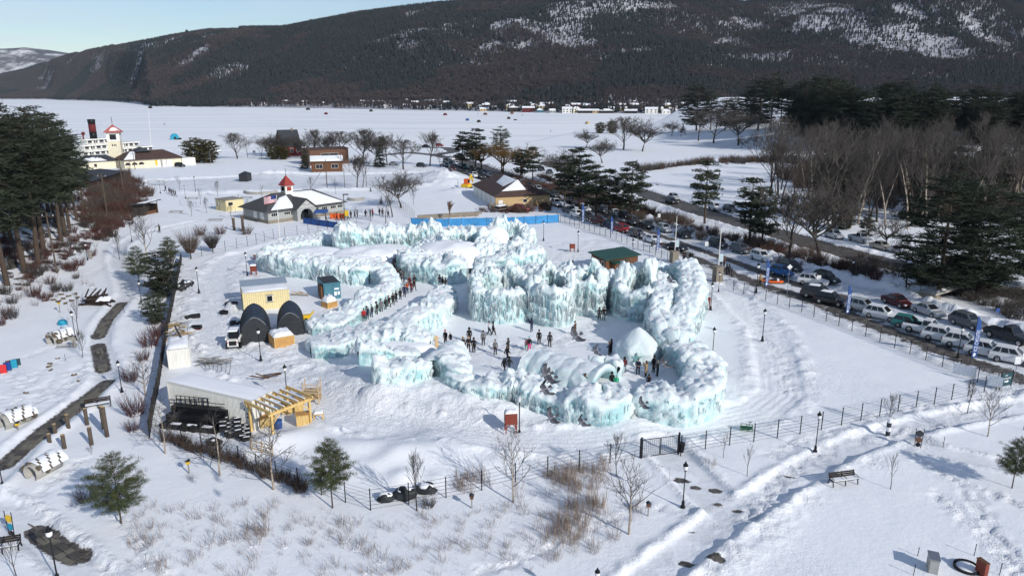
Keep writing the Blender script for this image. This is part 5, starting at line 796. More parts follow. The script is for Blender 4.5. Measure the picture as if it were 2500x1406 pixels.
def boathouse():
 t, L = frame('boathouse', 'white lakeside boathouse with low brown roof and a square clock style tower', 'building', 305, 413, 444, 404); D = 14; H = 3.6
 part(t, 'wall', 'cream_wall', (0, 0, 0, L, D, H)); b = MB(); r0, r1 = hip_roof(b, 0, 0, L, D, H, 3.2, .9, .55); b.build('roof', M['brown_roof'], t)
 A, B_ = Vector((-.9, -.9, H)), Vector((L + .9, -.9, H)); F = lambda s, q: A.lerp(B_, s).lerp(Vector(r0).lerp(Vector(r1), s), q); roof_snow(t, [(F(0.02, .05), F(.2, .05), F(.16, .9), F(.03, .9))], .25, 3); b = MB(); hip_roof(b, L * .28, D * .3, L * .52, D * .7, H + 3.0, 1.6, .4, .5); b.build('roof_monitor', M['slate_roof'], t)
 for i in range(3): b = MB(); x = L * .06 + i * L * .115; b.prism([(x + 1.1 * math.cos(k), 1.5 + 1.1 * math.sin(k)) for k in np.linspace(0, math.pi, 9)], -.06, -.005); b.build('arched_window', M['glass_dark'], t)
 for x in (.55, .62, .72): part(t, 'panel', 'white_paint', (L * x, -.05, 0, L * x + 2.6, -.005, 2.9))
 part(t, 'sign', 'yellow', (L * .53, -.08, .8, L * .53 + .9, -.052, 3.0))
 part(t, 'annex', 'white_paint', (L, -1.0, 0, L + 5.5, 5, 3.2)); b = MB(); hip_roof(b, -14, 8, 0, 16, 3.2, 2.2, .6, .5); b.build('wing_roof', M['slate_roof'], t); part(t, 'wing', 'cream_wall', (-14, 8, 0, -.01, 16, 3.2)); roof_snow(t, [((-13.5, 7.6, 3.3), (-4, 7.6, 3.3), (-6, 12, 5.0), (-11, 12, 5.0))], .2, 4)
 for x in (-12, -9): part(t, 'panel', 'glass_dark', (x, 7.94, 1, x + 1, 7.99, 2.2))
 q = P(285, 408); t, _ = frame('tower', 'white square tower with a pink pyramid roof by the frozen lake', 'tower', 268, 409, 303, 408); s = _ ; zt = hgt(322, q.y) - q.z; b = MB(); k = .86; m = (1 - k) * s / 2
 b.add([(0, 0, 0), (s, 0, 0), (s, s, 0), (0, s, 0), (m, m, zt * .74), (s - m, m, zt * .74), (s - m, s - m, zt * .74), (m, s - m, zt * .74)], [(0, 1, 5, 4), (1, 2, 6, 5), (2, 3, 7, 6), (3, 0, 4, 7), (4, 5, 6, 7)]); b.build('shaft', M['cream_wall'], t)
 part(t, 'belfry', 'white_paint', (m - .15, m - .15, zt * .74 + .002, s - m + .15, s - m + .15, zt * .99))
 for x in (.25, .58): part(t, 'opening', 'glass_dark', (m + (s - 2 * m) * .24, m - .2, zt * .79, m + (s - 2 * m) * .76, m - .153, zt * .94)) if x < .3 else part(t, 'opening', 'glass_dark', (m - .2, m + .6, zt * .79, m - .153, s - m - .6, zt * .94))
 for i in range(3): part(t, 'slit_window', 'glass_dark', (s * (.36 + .12 * i), m * .8, zt * .6, s * (.36 + .12 * i) + .35, m + .1, zt * .66))
 b = MB(); z = zt * .99; o = 1.1; b.add([(m - o, m - o, z), (s - m + o, m - o, z), (s - m + o, s - m + o, z), (m - o, s - m + o, z), (s / 2, s / 2, z + 3.2)], [(0, 1, 4), (1, 2, 4), (2, 3, 4), (3, 0, 4), (3, 2, 1, 0)]); r = b.build('roof', M['pink_roof'], t); b = MB(); b.tube((s / 2, s / 2, z + 3.1), (s / 2, s / 2, z + 6.2), .1); b.build('weather_vane', M['black_metal'], r)
 roof_snow(t, [((s * .3, m - o * .4, z + .7), (s - m + o * .6, m - o * .3, z + .6), (s / 2 + .5, s / 2 - .3, z + 2.7), (s / 2, s / 2 - .3, z + 2.7))], .1, 6)
boathouse()
def steamboat():
 t, L = frame('steamboat', 'white three decked steamboat with black funnel frozen in behind the tower', 'boat', 198, 396, 402, 376, 0); W_ = 11; H = mpp(G(300, 385)[1]) * 45 / 3.2
 b = MB(); b.slab([(0, 2), (L * .85, 0), (L, W_ / 2), (L * .85, W_), (0, W_ - 2)], -.3, H * .8); b.build('hull', M['white_paint'], t); f = lambda k: (H * .8 + .002 + k * H, H * .8 + (k + 1) * H)
 for k, (x0, x1) in enumerate([(1, L * .86), (3, L * .72), (6, L * .45)]):
  z0, z1 = f(k); part(t, 'deck', 'white_paint', (x0, .2 + k, z0 + H * .82, x1, W_ - .2 - k, z1)); part(t, 'cabin', 'white_paint', (x0 + 1.5, 1.2 + k, z0, x1 - 2, W_ - 1.2 - k, z0 + H * .82))
  for i in range(int((x1 - x0) / 3.4)): part(t, 'window', 'glass_dark', (x0 + 2.2 + i * 3.4, 1.12 + k, z0 + .7, x0 + 4.4 + i * 3.4, 1.19 + k, z0 + H * .72))
  for i in range(int((x1 - x0) / 5)): b = MB(); b.tube((x0 + 1 + i * 5, .3 + k, z0), (x0 + 1 + i * 5, .3 + k, z0 + H * .85), .12, n=4); b.build('post', M['white_paint'], t)
  b = MB(); b.beam((x0, .25 + k, z0 + 1.1), (x1, .25 + k, z0 + 1.1), .12, .1); b.beam((x0, .25 + k, z0 + .55), (x1, .25 + k, z0 + .55), .08, .06); b.build('rail', M['white_paint'], t)
 z = f(2)[1]; fu, fv = 246, 0; q = P(246, 392); x = L * .26; b = MB(); b.tube((x, W_ / 2, z), (x, W_ / 2, z + 3.2), 1.7, 1.7, 14); b.tube((x, W_ / 2, z + 7.2), (x, W_ / 2, z + 9.6), 1.7, 1.85, 14); fn = b.build('funnel', M['black_metal'], t, True); b = MB(); b.tube((x, W_ / 2, z + 3.2), (x, W_ / 2, z + 7.2), 1.7, 1.7, 14); b.build('funnel_band', M['dark_red'], fn, True)
 b = MB(); b.tube((x - 6, W_ / 2, z), (x - 6, W_ / 2, z + 2.4), .35, .35, 8); b.sphere((x - 6, W_ / 2 - .3, z + 2.8), .9, 8, 5); b.build('vent', M['dark_red'], t); b = MB(); b.tube((L * .93, W_ / 2, H), (L * .96, W_ / 2, H + 22), .14, .07, 5); b.build('mast', M['white_paint'], t)
steamboat()
def simple_house(name, label, uA, vA, uB, vB, D, H, RH, wall, roof, snow=0, wins=3, cat='house', chimney=False, rows=1, along='x', group=None):
 t, L = frame(name, label, cat, uA, vA, uB, vB, group=group); part(t, 'wall', wall, (0, 0, 0, L, D, H)); b = MB()
 if along == 'x': b.add([(0.01, 0, H), (0.01, D, H), (0.01, D / 2, H + RH), (L - .01, 0, H), (L - .01, D, H), (L - .01, D / 2, H + RH)], [(0, 2, 1), (3, 4, 5)]); b.build('gable', M[wall], t); b = MB(); gable_roof(b, 0, 0, L, D, H, RH, .4)
 else: b.add([(0, .01, H), (L, .01, H), (L / 2, .01, H + RH), (0, D - .01, H), (L, D - .01, H), (L / 2, D - .01, H + RH)], [(0, 1, 2), (3, 5, 4)]); b.build('gable', M[wall], t); b = MB(); b.M = Matrix.Translation((L, 0, 0)) @ Matrix.Rotation(R(90), 4, 'Z'); gable_roof(b, 0, 0, D, L, H, RH, .4)
 ro = b.build('roof', M[roof], t)
 if snow and along == 'x': roof_snow(t, [((-.35, -.35, H + .1), (L + .35, -.35, H + .1), (L + .35, D / 2, H + RH + .12), (-.35, D / 2, H + RH + .12))], .22 * snow, int(uA))
 if snow and along == 'y': roof_snow(t, [((L + .35, -.3, H + .1), (L + .35, D + .3, H + .1), (L / 2, D + .3, H + RH + .12), (L / 2, -.3, H + RH + .12)), ((-.35, D + .3, H + .1), (-.35, -.3, H + .1), (L / 2, -.3, H + RH + .12), (L / 2, D + .3, H + RH + .12))], .22 * snow, int(uA))
 for r in range(rows):
  for i in range(wins): w = L / wins * .45; win(t, L / wins * (i + .28), 0, H / rows * (r + .35), w, H / rows * .4)
 if chimney: part(t, 'chimney', 'stone', (L * .7, D * .5 - .4, H + RH * .5, L * .7 + .8, D * .5 + .4, H + RH + 1.0))
 return t
simple_house('wooden_building', 'low brown wooden building with a snow covered roof by the plowed lot', 761, 421, 837, 419, 9, 4.2, 1.8, 'wood_brown', 'brown_roof', 1.2, 2, 'building')
t = simple_house('brick_building', 'flat brick block behind the brown wooden building', 758, 405, 852, 400, 12, 6.8, .35, 'brick_dark', 'brown_roof', 0, 1, 'building')
simple_house('red_house', 'dark red lakeside house with steep slate roof', 690, 383, 736, 381, 11, 5.5, 7.0, 'dark_red', 'slate_roof', 0, 3, chimney=True, rows=1)
simple_house('white_shed', 'small pale building with snowy roof beside the round cedar', 516, 386, 540, 384, 7, 3, 2, 'cream_wall', 'brown_roof', 1, 2, 'shed')
t = simple_house('timber_hall', 'long dark building behind the pines on the bank', 228, 462, 303, 448, 14, 4.2, .9, 'wood_dark', 'slate_roof', 0, 0, 'building');
t, L = frame('beige_shed', 'small flat topped beige cabin on the snow near the pavilion', 'shed', 528, 512, 553, 517); D = 5.0; part(t, 'wall', 'cream_metal', (0, 0, .1, L, D, 3.0)); part(t, 'roof', 'lumber_grey', (-.15, -.15, 3.0, L + .15, D + .15, 3.15)); win(t, .5, 0, 1.3, .9, 1.0); win(t, 2.4, 0, 1.6, .8, .7); win(t, L, .6, 1.6, 1.4, .9, 'y')
t, L = frame('open_hut', 'dark open fronted hut with a tilted snowy roof below the bank', 'hut', 352, 527, 386, 520); D = 4.0; part(t, 'wall', 'wood_dark', (0, D - .15, 0, L, D, 2.6), (0, 0, 0, .15, D - .15, 2.6), (L - .15, 0, 0, L, D - .15, 2.6)); b = MB(); b.add([(-.8, -.9, 3.1), (L + .8, -.9, 3.5), (L + .8, D + .3, 2.7), (-.8, D + .3, 2.5), (-.8, -.9, 3.25), (L + .8, -.9, 3.65), (L + .8, D + .3, 2.85), (-.8, D + .3, 2.65)], [(0, 3, 2, 1), (4, 5, 6, 7), (0, 1, 5, 4), (1, 2, 6, 5), (2, 3, 7, 6), (3, 0, 4, 7)]); b.build('roof', M['slate_roof'], t); roof_snow(t, [((0, -.3, 3.25), (L + .2, -.3, 3.5), (L + .2, D * .6, 3.05), (.3, D * .6, 3.0))], .2, 9); part(t, 'counter', 'wood_brown', (.15, .3, 0, L - .15, .5, 1.0))
for i in range(2): part(t, 'post', 'wood_brown', (i * (L - .16), -.12, 0, i * (L - .16) + .16, -.005, 3.1))
t, L = frame('tent_hut', 'dark grey canvas tent standing on the plowed snow', 'tent', 584, 444, 604, 444); b = MB(); D = 4.5; b.slab([(0, 0), (L, 0), (L, D), (0, D)], 0, 2.7); b.add([(-.1, -.1, 2.7), (L + .1, -.1, 2.7), (L + .1, D + .1, 2.7), (-.1, D + .1, 2.7), (L / 2, D / 2, 3.6)], [(0, 1, 4), (1, 2, 4), (2, 3, 4), (3, 0, 4)]); b.build('canvas', M['tarp_black'], t)
# green roofed cabin at the castle
t, L = frame('green_roof_cabin', 'dark wooden cabin with slanting green metal roof behind the ice wall', 'cabin', 1443, 657, 1478, 668); D = math.hypot(*(P(1535, 650) - P(1478, 668)).xy); part(t, 'wall', 'wood_brown', (0, 0, 0, L, D, 2.55)); b = MB(); b.add([(-.4, -.5, 3.1), (L + .5, -.5, 2.55), (L + .5, D + .4, 2.55), (-.4, D + .4, 3.1), (-.4, -.5, 3.25), (L + .5, -.5, 2.7), (L + .5, D + .4, 2.7), (-.4, D + .4, 3.25)], [(0, 3, 2, 1), (4, 5, 6, 7), (0, 1, 5, 4), (1, 2, 6, 5), (2, 3, 7, 6), (3, 0, 4, 7)]); b.build('roof', M['green_roof'], t); b = MB(); b.add([(0, .005, 2.55), (L, .005, 2.55), (0, .005, 3.08), (0, D - .005, 2.55), (L, D - .005, 2.55), (0, D - .005, 3.08)], [(0, 1, 2), (3, 5, 4), (0, 2, 5, 3)]); b.build('gable', M['wood_brown'], t)
part(t, 'door', 'white_paint', (.3, -.05, .05, 1.05, -.005, 2.0)); win(t, 1.6, 0, .9, .7, 1.3, bars=0); win(t, 2.8, 0, .9, .7, 1.3, bars=0)
t, L = frame('green_roof_shed', 'lower green roofed shed beside the dark cabin', 'shed', 1500, 668, 1545, 652); part(t, 'wall', 'wood_brown', (0, 0, 0, L, 3.0, 1.8)); b = MB(); b.add([(-.3, -.5, 1.85), (L + .3, -.5, 1.85), (L + .3, 3.3, 2.5), (-.3, 3.3, 2.5), (-.3, -.5, 2.0), (L + .3, -.5, 2.0), (L + .3, 3.3, 2.65), (-.3, 3.3, 2.65)], [(0, 3, 2, 1), (4, 5, 6, 7), (0, 1, 5, 4), (1, 2, 6, 5), (2, 3, 7, 6), (3, 0, 4, 7)]); b.build('roof', M['green_roof'], t)
# stone wall, skate ponds
t, L = frame('stone_wall', 'low brown stone wall behind the blue fence', 'wall', 1012, 537, 1168, 527)
n = int(L / 1.9)
for i in range(n):
 for k in range(2): q = random.uniform(-.03, .03); part(t, 'stone', 'stone', (i * L / n + (.4 if k else 0) * L / n + .02, -.3 + q, k * .62, (i + 1) * L / n + (.4 if k else 0) * L / n - .02, .3 + q, k * .62 + .6))
for (u, v, rx, l) in [(640, 470, 42, 'curved low stone seat wall near the pavilion'), (870, 488, 22, 'low grey stone terrace edge on the plaza')]:
 p = P(u, v); t = thing('seat_wall', l, 'wall', tuple(p)); r = rx * mpp(p.y); n = 14
 for i in range(n):
  a0, a1 = math.pi * (1.05 + .9 * i / n), math.pi * (1.05 + .9 * (i + .93) / n); b = MB(); b.slab([(r * math.cos(a0), r * math.sin(a0)), (r * math.cos(a1), r * math.sin(a1)), ((r - .6) * math.cos(a1), (r - .6) * math.sin(a1)), ((r - .6) * math.cos(a0), (r - .6) * math.sin(a0))], 0, .75); b.build('stone', M['concrete'], t)
# houses along the far shore
def far_houses():
 rows = [(185, 245, 10, 'white', 1), (430, 252, 14, 'white', 1), (528, 248, 20, 'cream', 2), (560, 244, 10, 'white', 1), (612, 262, 14, 'white', 1), (645, 262, 12, 'white', 1), (700, 256, 26, 'white', 2), (738, 258, 30, 'white', 2), (792, 254, 10, 'grey', 1), (828, 262, 22, 'tan', 1), (885, 258, 22, 'white', 1), (924, 252, 24, 'dark', 2), (948, 262, 26, 'white', 1), (995, 258, 20, 'grey', 1), (1040, 262, 24, 'white', 1), (1092, 250, 14, 'grey', 1), (1152, 256, 18, 'yellow', 2), (1182, 266, 22, 'tan', 1), (1220, 242, 18, 'grey', 1), (1248, 236, 20, 'tan', 1), (1206, 262, 12, 'dark', 1), (1255, 264, 26, 'dark', 2), (1290, 266, 30, 'red', 2), (1290, 242, 16, 'white', 1), (1318, 268, 14, 'blue', 1), (1348, 270, 14, 'grey', 1), (1385, 276, 24, 'white', 2), (1406, 266, 16, 'cream', 2), (1432, 276, 40, 'dark', 1), (1455, 266, 16, 'tan', 1), (1480, 274, 34, 'dark', 1), (1495, 260, 26, 'grey', 1), (1528, 252, 62, 'slate', 2), (1540, 232, 40, 'tan', 1), (1500, 236, 30, 'dark', 1), (1590, 274, 30, 'white', 2), (1625, 272, 20, 'white', 1), (1660, 274, 22, 'tan', 1), (1640, 262, 16, 'grey', 1), (1690, 270, 18, 'white', 1), (1540, 277, 30, 'dark', 1), (1905, 218, 30, 'white', 1), (1955, 214, 18, 'white', 1), (1790, 240, 30, 'grey', 1), (2030, 190, 16, 'white', 1), (1570, 240, 22, 'grey', 1)] + [(random.Random(i).uniform(880, 1690), random.Random(i + 99).uniform(240, 262), 13 + i % 4 * 3, ('tan', 'dark', 'cream', 'red', 'blue', 'yellow')[i % 6], 1 + i % 2) for i in range(42)]
 wm = dict(white='white_paint', cream='cream_wall', grey='grey_wall', tan='tan_wall', dark='wood_dark', red='dark_red', yellow='cream_metal', blue='container_blue', slate='slate_roof'); seen = {}
 for i, (u, v, w, c, r) in enumerate(rows):
  d0 = float(far_y(np.array([u]))[0]); y = d0 * 1.004 if v > 262 else d0 * (1 + (270 - v) * .0028); y = min(max(y, d0 * 1.004), d0 * 1.18); z = float(hill_z(np.array([float(u)]), np.array([y]))[0]); x = (u - 1250) / FPX * (y * cp + 30 * sp)
  m = mpp(y); W2 = max(7, w * m); H = 3.1 * r + .6; n = seen[c] = seen.get(c, 0) + 1; nb = ['first', 'second', 'third', 'fourth', 'fifth', 'sixth', 'seventh', 'eighth', 'ninth', 'tenth', 'eleventh', 'twelfth', 'thirteenth', 'fourteenth', 'fifteenth', 'sixteenth', 'seventeenth', 'eighteenth'][n - 1]
  t = thing('house', f'{c} house on the far shore, {nb} {c} one from the mountain end', 'house', (x, y, z - 1), rng.uniform(-.3, .3) , 'houses on the far shore'); D = min(W2, 8); part(t, 'wall', wm[c], (-W2 / 2, -D / 2, 0, W2 / 2, D / 2, H + 1)); b = MB(); gable_roof(b, -W2 / 2, -D / 2, W2 / 2, D / 2, H + 1, 2.2, .4, .3) if i % 3 else hip_roof(b, -W2 / 2, -D / 2, W2 / 2, D / 2, H + 1, 2.8, .6, .4); b.build('roof', M['snow_soft'], t)
  if i % 3: b = MB(); b.add([(s * W2 / 2, -D / 2, H + 1) for s in (-1, 1)] + [(s * W2 / 2, D / 2, H + 1) for s in (-1, 1)] + [(s * W2 / 2, 0, H + 3.5) for s in (-1, 1)], [(0, 4, 2), (1, 3, 5)]); b.build('gable', M[wm[c]], t)
  for k in range(r):
   for q in range(max(2, int(W2 / 5))): wx = -W2 / 2 + W2 * (q + .3) / max(2, int(W2 / 5)); part(t, 'window', 'glass_dark', (wx, -D / 2 - .06, 1.9 + k * 3.2, wx + W2 / max(2, int(W2 / 5)) * .42, -D / 2 - .01, 3.4 + k * 3.2))
far_houses()
# shelters of the ice fishers out on the lake
for i, (u, v, c, l) in enumerate([(367, 265, 'wood_dark', 'black fishing hut near the wooded point'), (427, 341, 'teal', 'blue pop-up fishing tent with gear beside it'), (752, 269, 'wood_dark', 'small dark fishing tent in front of the white hotel'), (796, 280, 'dark_red', 'dark red fishing tent on the open ice'), (906, 273, 'wood_dark', 'dark square fishing tent off the long shore'), (1087, 282, 'dark_red', 'red fishing tent nearest the yellow house'), (1141, 295, 'banner_blue', 'blue fishing tent with a white stripe on the ice'), (1169, 299, 'wood_dark', 'black fishing tent beside the blue one'), (1185, 281, 'wood_brown', 'brown fishing tent below the dark cedar'), (1242, 291, 'wood_dark', 'dark fishing tent in front of the red house'), (1250, 279, 'brick_dark', 'rusty fishing tent in front of the red house'), (1434, 303, 'tan_wall', 'tan fishing shelter nearest the firs'), (1258, 294, 'dark_plastic', 'low dark sled beside a fishing tent'), (436, 341, 'dark_plastic', 'snowmobile parked beside the blue fishing tent')]):
 x, y = G(u, v, LZ); s = max(1.7, 7 * mpp(y) / 2) * (1.5 if i == 1 else 1); hgt_ = s * (1.5 if i < 12 else .7); t = thing('fishing_shelter' if i < 12 else 'snowmobile', l, 'tent' if i < 12 else 'sled', (x, y, LZ), i * .5); b = MB(); b.slab([(-s, -s), (s, -s), (s, s), (-s, s)], 0, hgt_ * .55); b.add([(-s, -s, hgt_ * .55), (s, -s, hgt_ * .55), (s, s, hgt_ * .55), (-s, s, hgt_ * .55), (-s * .5, -s * .5, hgt_), (s * .5, -s * .5, hgt_), (s * .5, s * .5, hgt_), (-s * .5, s * .5, hgt_)], [(0, 1, 5, 4), (1, 2, 6, 5), (2, 3, 7, 6), (3, 0, 4, 7), (4, 5, 6, 7)]); b.build('shell', M[c], t); part(t, 'door', 'dark_plastic', (-s * .3, -s - .06, .1, s * .3, -s - .01, hgt_ * .5))
# ================================================================ WORK YARD BESIDE THE CASTLE
def corrugated(parent, name, m, x0, x1, z0, z1, y, out, pitch=.3, d=.05, axis='x'):
 """ribbed steel sheet"""
 b = MB(); n = max(2, int((x1 - x0) / pitch)); w = (x1 - x0) / n; pts = []
 for i in range(n): x = x0 + i * w; pts += [(x, 0), (x + w * .3, 0), (x + w * .5, d), (x + w * .8, d)]
 pts.append((x1, 0)); vs = []
 for z in (z0, z1): vs += [(x, y - out * q, z) if axis == 'x' else (y - out * q, x, z) for x, q in pts]
 k = len(pts); b.add(vs, [(i, i + 1, k + i + 1, k + i) for i in range(k - 1)]); return b.build(name, M[m], parent)
def container(name, label, uA, vA, uB, vB, D, H, m, doors='end', snow=.2, group=None, cat='shipping container'):
 t, L = frame(name, label, cat, uA, vA, uB, vB, .05, group); part(t, 'body', m, (.06, .06, .12, L - .06, D - .06, H - .05)); f = MB()
 for x in (0, L - .12):
  for y in (0, D - .12): f.box(x, y, .02, x + .12, y + .12, H)
 for z in (.02, H - .12):
  for y in (0, D - .12): f.box(.12, y, z, L - .12, y + .12, z + .1)
  for x in (0, L - .12): f.box(x, .12, z, x + .12, D - .12, z + .1)
 f.build('frame', M[m], t); kw = dict(pitch=.16, d=.018) if m == 'container_white' else {}; corrugated(t, 'side', m, .12, L - .12, .12, H - .12, .05, 1, **kw); corrugated(t, 'side', m, .12, D - .12, .12, H - .12, L - .05, -1, axis='y')
 if snow: roof_snow(t, [((.05, .05, H), (L - .05, .05, H), (L - .05, D - .05, H), (.05, D - .05, H))], snow, int(uA))
 return t, L
t, L = container('cream_container', 'cream ribbed container cabin with a square window and grey awning roof', 596, 762, 709, 750, 3.0, 2.75, 'cream_metal'); win(t, L * .5, -.06, 1.2, .85, .95, frame_m='white_paint', bars=0, dx=-.08); part(t, 'window_trim', 'dark_plastic', (L * .5 - .08, -.075, 1.12, L * .5 + .93, -.062, 1.19), (L * .5 - .08, -.075, 2.16, L * .5 + .93, -.062, 2.23)); b = MB(); b.add([(-.1, D_ , z) for D_, z in ((3.0, 2.95), (6.0, 3.2))] + [(L + .1, D_, z) for D_, z in ((3.0, 2.95), (6.0, 3.2))] + [(-.1, D_, z + .05) for D_, z in ((3.0, 2.95), (6.0, 3.2))] + [(L + .1, D_, z + .05) for D_, z in ((3.0, 2.95), (6.0, 3.2))], [(0, 1, 3, 2), (4, 6, 7, 5), (0, 2, 6, 4), (1, 5, 7, 3), (0, 4, 5, 1), (2, 3, 7, 6)]); b.build('awning_roof', M['metal_roof'], t)
for x in (0, L): b = MB(); b.tube((x, 5.7, 0), (x, 5.7, 3.15), .06); b.build('post', M['wood_pale'], t)
t, L = container('blue_container', 'small blue shipping container with its doors facing the tents', 792, 733, 833, 728, 4.4, 2.6, 'container_blue', snow=0); part(t, 'roof_panel', 'slate_roof', (.1, .1, 2.6, L - .1, 4.3, 2.63))
for i in range(2): part(t, 'door', 'container_blue', (.14 + i * L * .48, -.07, .15, .1 + (i + 1) * L * .46, -.045, 2.4))
part(t, 'notice', 'banner_white', (L * .6, -.085, .6, L * .75, -.072, 1.2)); part(t, 'notice', 'banner_white', (L * .8, -.085, .7, L * .93, -.072, 1.2)); part(t, 'notice', 'banner_white', (L * .62, -.085, 1.5, L * .9, -.072, 1.75)); part(t, 'side_lumber', 'wood_brown', (-.35, .3, 0, -.05, 2.2, 2.1))
t, L = container('white_container', 'small white container heaped with snow by the lumber pile', 412, 900, 466, 893, 4.6, 2.2, 'container_white', snow=.3)
t, L = container('trailer', 'long white freight trailer with snow on its flat roof', 415, 1000, 622, 1052, 2.6, 3.0, 'container_white', snow=.1, cat='trailer')
for i in range(4): part(t, 'rear_door_bar', 'steel', (L + .01, .35 + i * .55, .2, L + .06, .4 + i * .55, 2.6))
for i, (q, w) in enumerate([(.9, .12), (.93, .2), (.93, .16)]): part(t, 'mark', 'dark_plastic', (L * q, -.012, 1.9 - .35 * i, L * q + w, -.004, 2.05 - .35 * i))
# hoop tents
def hoop_tent(label, uA, vA, uB, vB, D, H):
 t, L = frame('hoop_tent', label, 'tent', uA, vA, uB, vB, .1, 'dark hoop tents'); n = 14; prof = []
 for k in range(n + 1): a = math.pi * k / n; x = L / 2 - L / 2 * math.cos(a) * (1 if math.sin(a) < .5 else 1.0); z = H * (math.sin(a) ** .75) * (.9 + .1 * (1 - abs(math.cos(a)))); prof.append((x, z))
 rows = 9; vs = []; fs = []
 for j in range(rows + 1): s = 1 + (.02 if j % 2 else -.015); vs += [(L / 2 + (x - L / 2) * s, D * j / rows, z * s) for x, z in prof]
 m = n + 1; fs = [(j * m + i, j * m + i + 1, (j + 1) * m + i + 1, (j + 1) * m + i) for j in range(rows) for i in range(n)]; b = MB(); b.add(vs, fs); b.build('cover', M['tarp_navy'], t)
 b = MB(); pr = [(L / 2 + (x - L / 2) * .97, z * .97) for x, z in prof]; b.prism(pr, -.06, .02); b.build('front_sheet', M['tarp_black'], t)
 for j in (0, 2, 4, 6, 8): q = MB(); [q.tube((L / 2 + (a[0] - L / 2) * 1.02, D * j / rows + .1, a[1] * 1.02), (L / 2 + (c[0] - L / 2) * 1.02, D * j / rows + .1, c[1] * 1.02), .045, n=4) for a, c in zip(prof, prof[1:])]; q.build('hoop', M['tarp_black'], t)
hoop_tent('larger dark hoop tent beside the parked loader', 587, 842, 663, 834, 6.2, 3.5); hoop_tent('smaller dark hoop tent behind the snowy wooden crate', 678, 822, 744, 816, 5.5, 3.2)
def crate(label, uA, vA, uB, vB, D, H, snow=.5, m='plywood', name='wooden_crate'):
 t, L = frame(name, label, 'crate', uA, vA, uB, vB, .05); part(t, 'box', m, (0, 0, 0, L, D, H))
 for x in (0, L - .09): part(t, 'batten', 'wood_new', (x, -.05, 0, x + .09, -.003, H))
 for z in (0, H - .09): part(t, 'batten', 'wood_new', (.095, -.045, z, L - .095, -.003, z + .09))
 if snow: roof_snow(t, [((0, 0, H), (L, 0, H), (L, D, H), (0, D, H))], snow, int(uA))
 return t
crate('big wooden crate with a thick snow cap before the smaller tent', 671, 852, 720, 843, 2.6, 1.4, .45); crate('wooden crate heaped with snow in front of the blue container', 800, 754, 824, 748, 1.6, .9, .7)
# skid steer loader
t, L = frame('skid_loader', 'white and black skid steer loader parked beside the hoop tent', 'loader', 551, 854, 582, 852, 0)
part(t, 'body', 'white_paint', (.25, 0, .35, 1.5, 2.3, 1.15)); part(t, 'engine_cover', 'dark_plastic', (.45, -.06, .5, 1.3, -.003, 1.05)); part(t, 'cab', 'dark_plastic', (.4, .6, 1.15, 1.35, 2.0, 2.05)); part(t, 'cab_window', 'glass_dark', (.48, .55, 1.3, 1.27, .597, 1.95)); part(t, 'cab_roof', 'snow_soft', (.35, .5, 2.06, 1.4, 2.05, 2.2)); part(t, 'bucket', 'steel', (.1, 2.7, .1, 1.65, 3.2, .75))
for x in (.02, 1.55): part(t, 'lift_arm', 'white_paint', (x, .1, 1.2, x + .18, 2.9, 1.38)); part(t, 'tail_light', 'tail_red', (x * .75 + .2, -.03, .8, x * .75 + .32, -.004, .95))
for x in (0, 1.5):
 for y in (.45, 1.8): b = MB(); b.tube((x, y, .36), (x + .28, y, .36), .38, n=14); b.build('wheel', M['tyre'], t)
# pergola frame, stairs and boxes of new lumber
t, L = frame('pergola', 'new timber pergola frame in front of the trailer end', 'pergola', 614, 1052, 668, 1078, 0); D = 4.0; H = 2.5
for x in (0, L):
 for y in (0, D): b = MB(); b.beam((x, y, 0), (x, y, H), .2, .2); b.build('post', M['wood_new'], t)
for x in (0, L): b = MB(); b.beam((x, -.3, H + .13), (x, D + .3, H + .13), .18, .26); b.build('beam', M['wood_new'], t)
for y in (-.2, D + .2): b = MB(); b.beam((-.3, y, H + .38), (L + .3, y, H + .38), .14, .24); b.build('beam', M['wood_new'], t)
for i in range(5): b = MB(); y = .55 + i * (D - 1.1) / 4; b.beam((-.2, y, H + .36), (L + .2, y, H + .36), .12, .2); b.build('rafter', M['wood_new'], t); c = MB(); c.beam((-.1, y, H + .49), (L + .1, y, H + .49), .13, .05); c.build('snow_line', M['snow_soft'], t)
for x in (0, L):
 for y, s in ((0, 1), (D, -1)): b = MB(); b.beam((x, y, H - .9), (x, y + s * .9, H), .11, .11); b.build('brace', M['wood_new'], t)
for (u, v, w, h, l) in [(655, 1040, 1.3, .8, 'plywood box under the pergola'), (715, 1005, 2.0, .75, 'low plywood bin with a snowy top by the pergola post'), (740, 1040, 1.1, 1.0, 'tall yellow wooden cabinet beside the stair')]:
 p = P(u, v); t = thing('plywood_box', l, 'box', tuple(p), .3); part(t, 'box', 'wood_new', (-w / 2, -w * .4, .25, w / 2, w * .4, .25 + h)); part(t, 'lid', 'plywood', (-w / 2 - .05, -w * .45, .252 + h, w / 2 + .05, w * .45, .3 + h));
 for sx in (-1, 1):
  for sy in (-1, 1): part(t, 'leg', 'wood_new', (sx * w * .42 - .06, sy * w * .3 - .06, 0, sx * w * .42 + .06, sy * w * .3 + .06, .248))
t = thing('stool', 'short wooden stool frame next to the yellow cabinet', 'stool', tuple(P(766, 1032)), .2)
for sx in (0, .8):
 for sy in (0, .7): part(t, 'leg', 'wood_new', (sx, sy, 0, sx + .09, sy + .09, .75))
part(t, 'seat', 'wood_new', (-.04, -.04, .752, .94, .84, .82)); roof_snow(t, [((0, 0, .82), (.9, 0, .82), (.9, .8, .82), (0, .8, .82))], .15, 1)
t = thing('timber_stair', 'light wooden stair frame with landings behind the pergola', 'stair', tuple(P(742, 988)), .1)
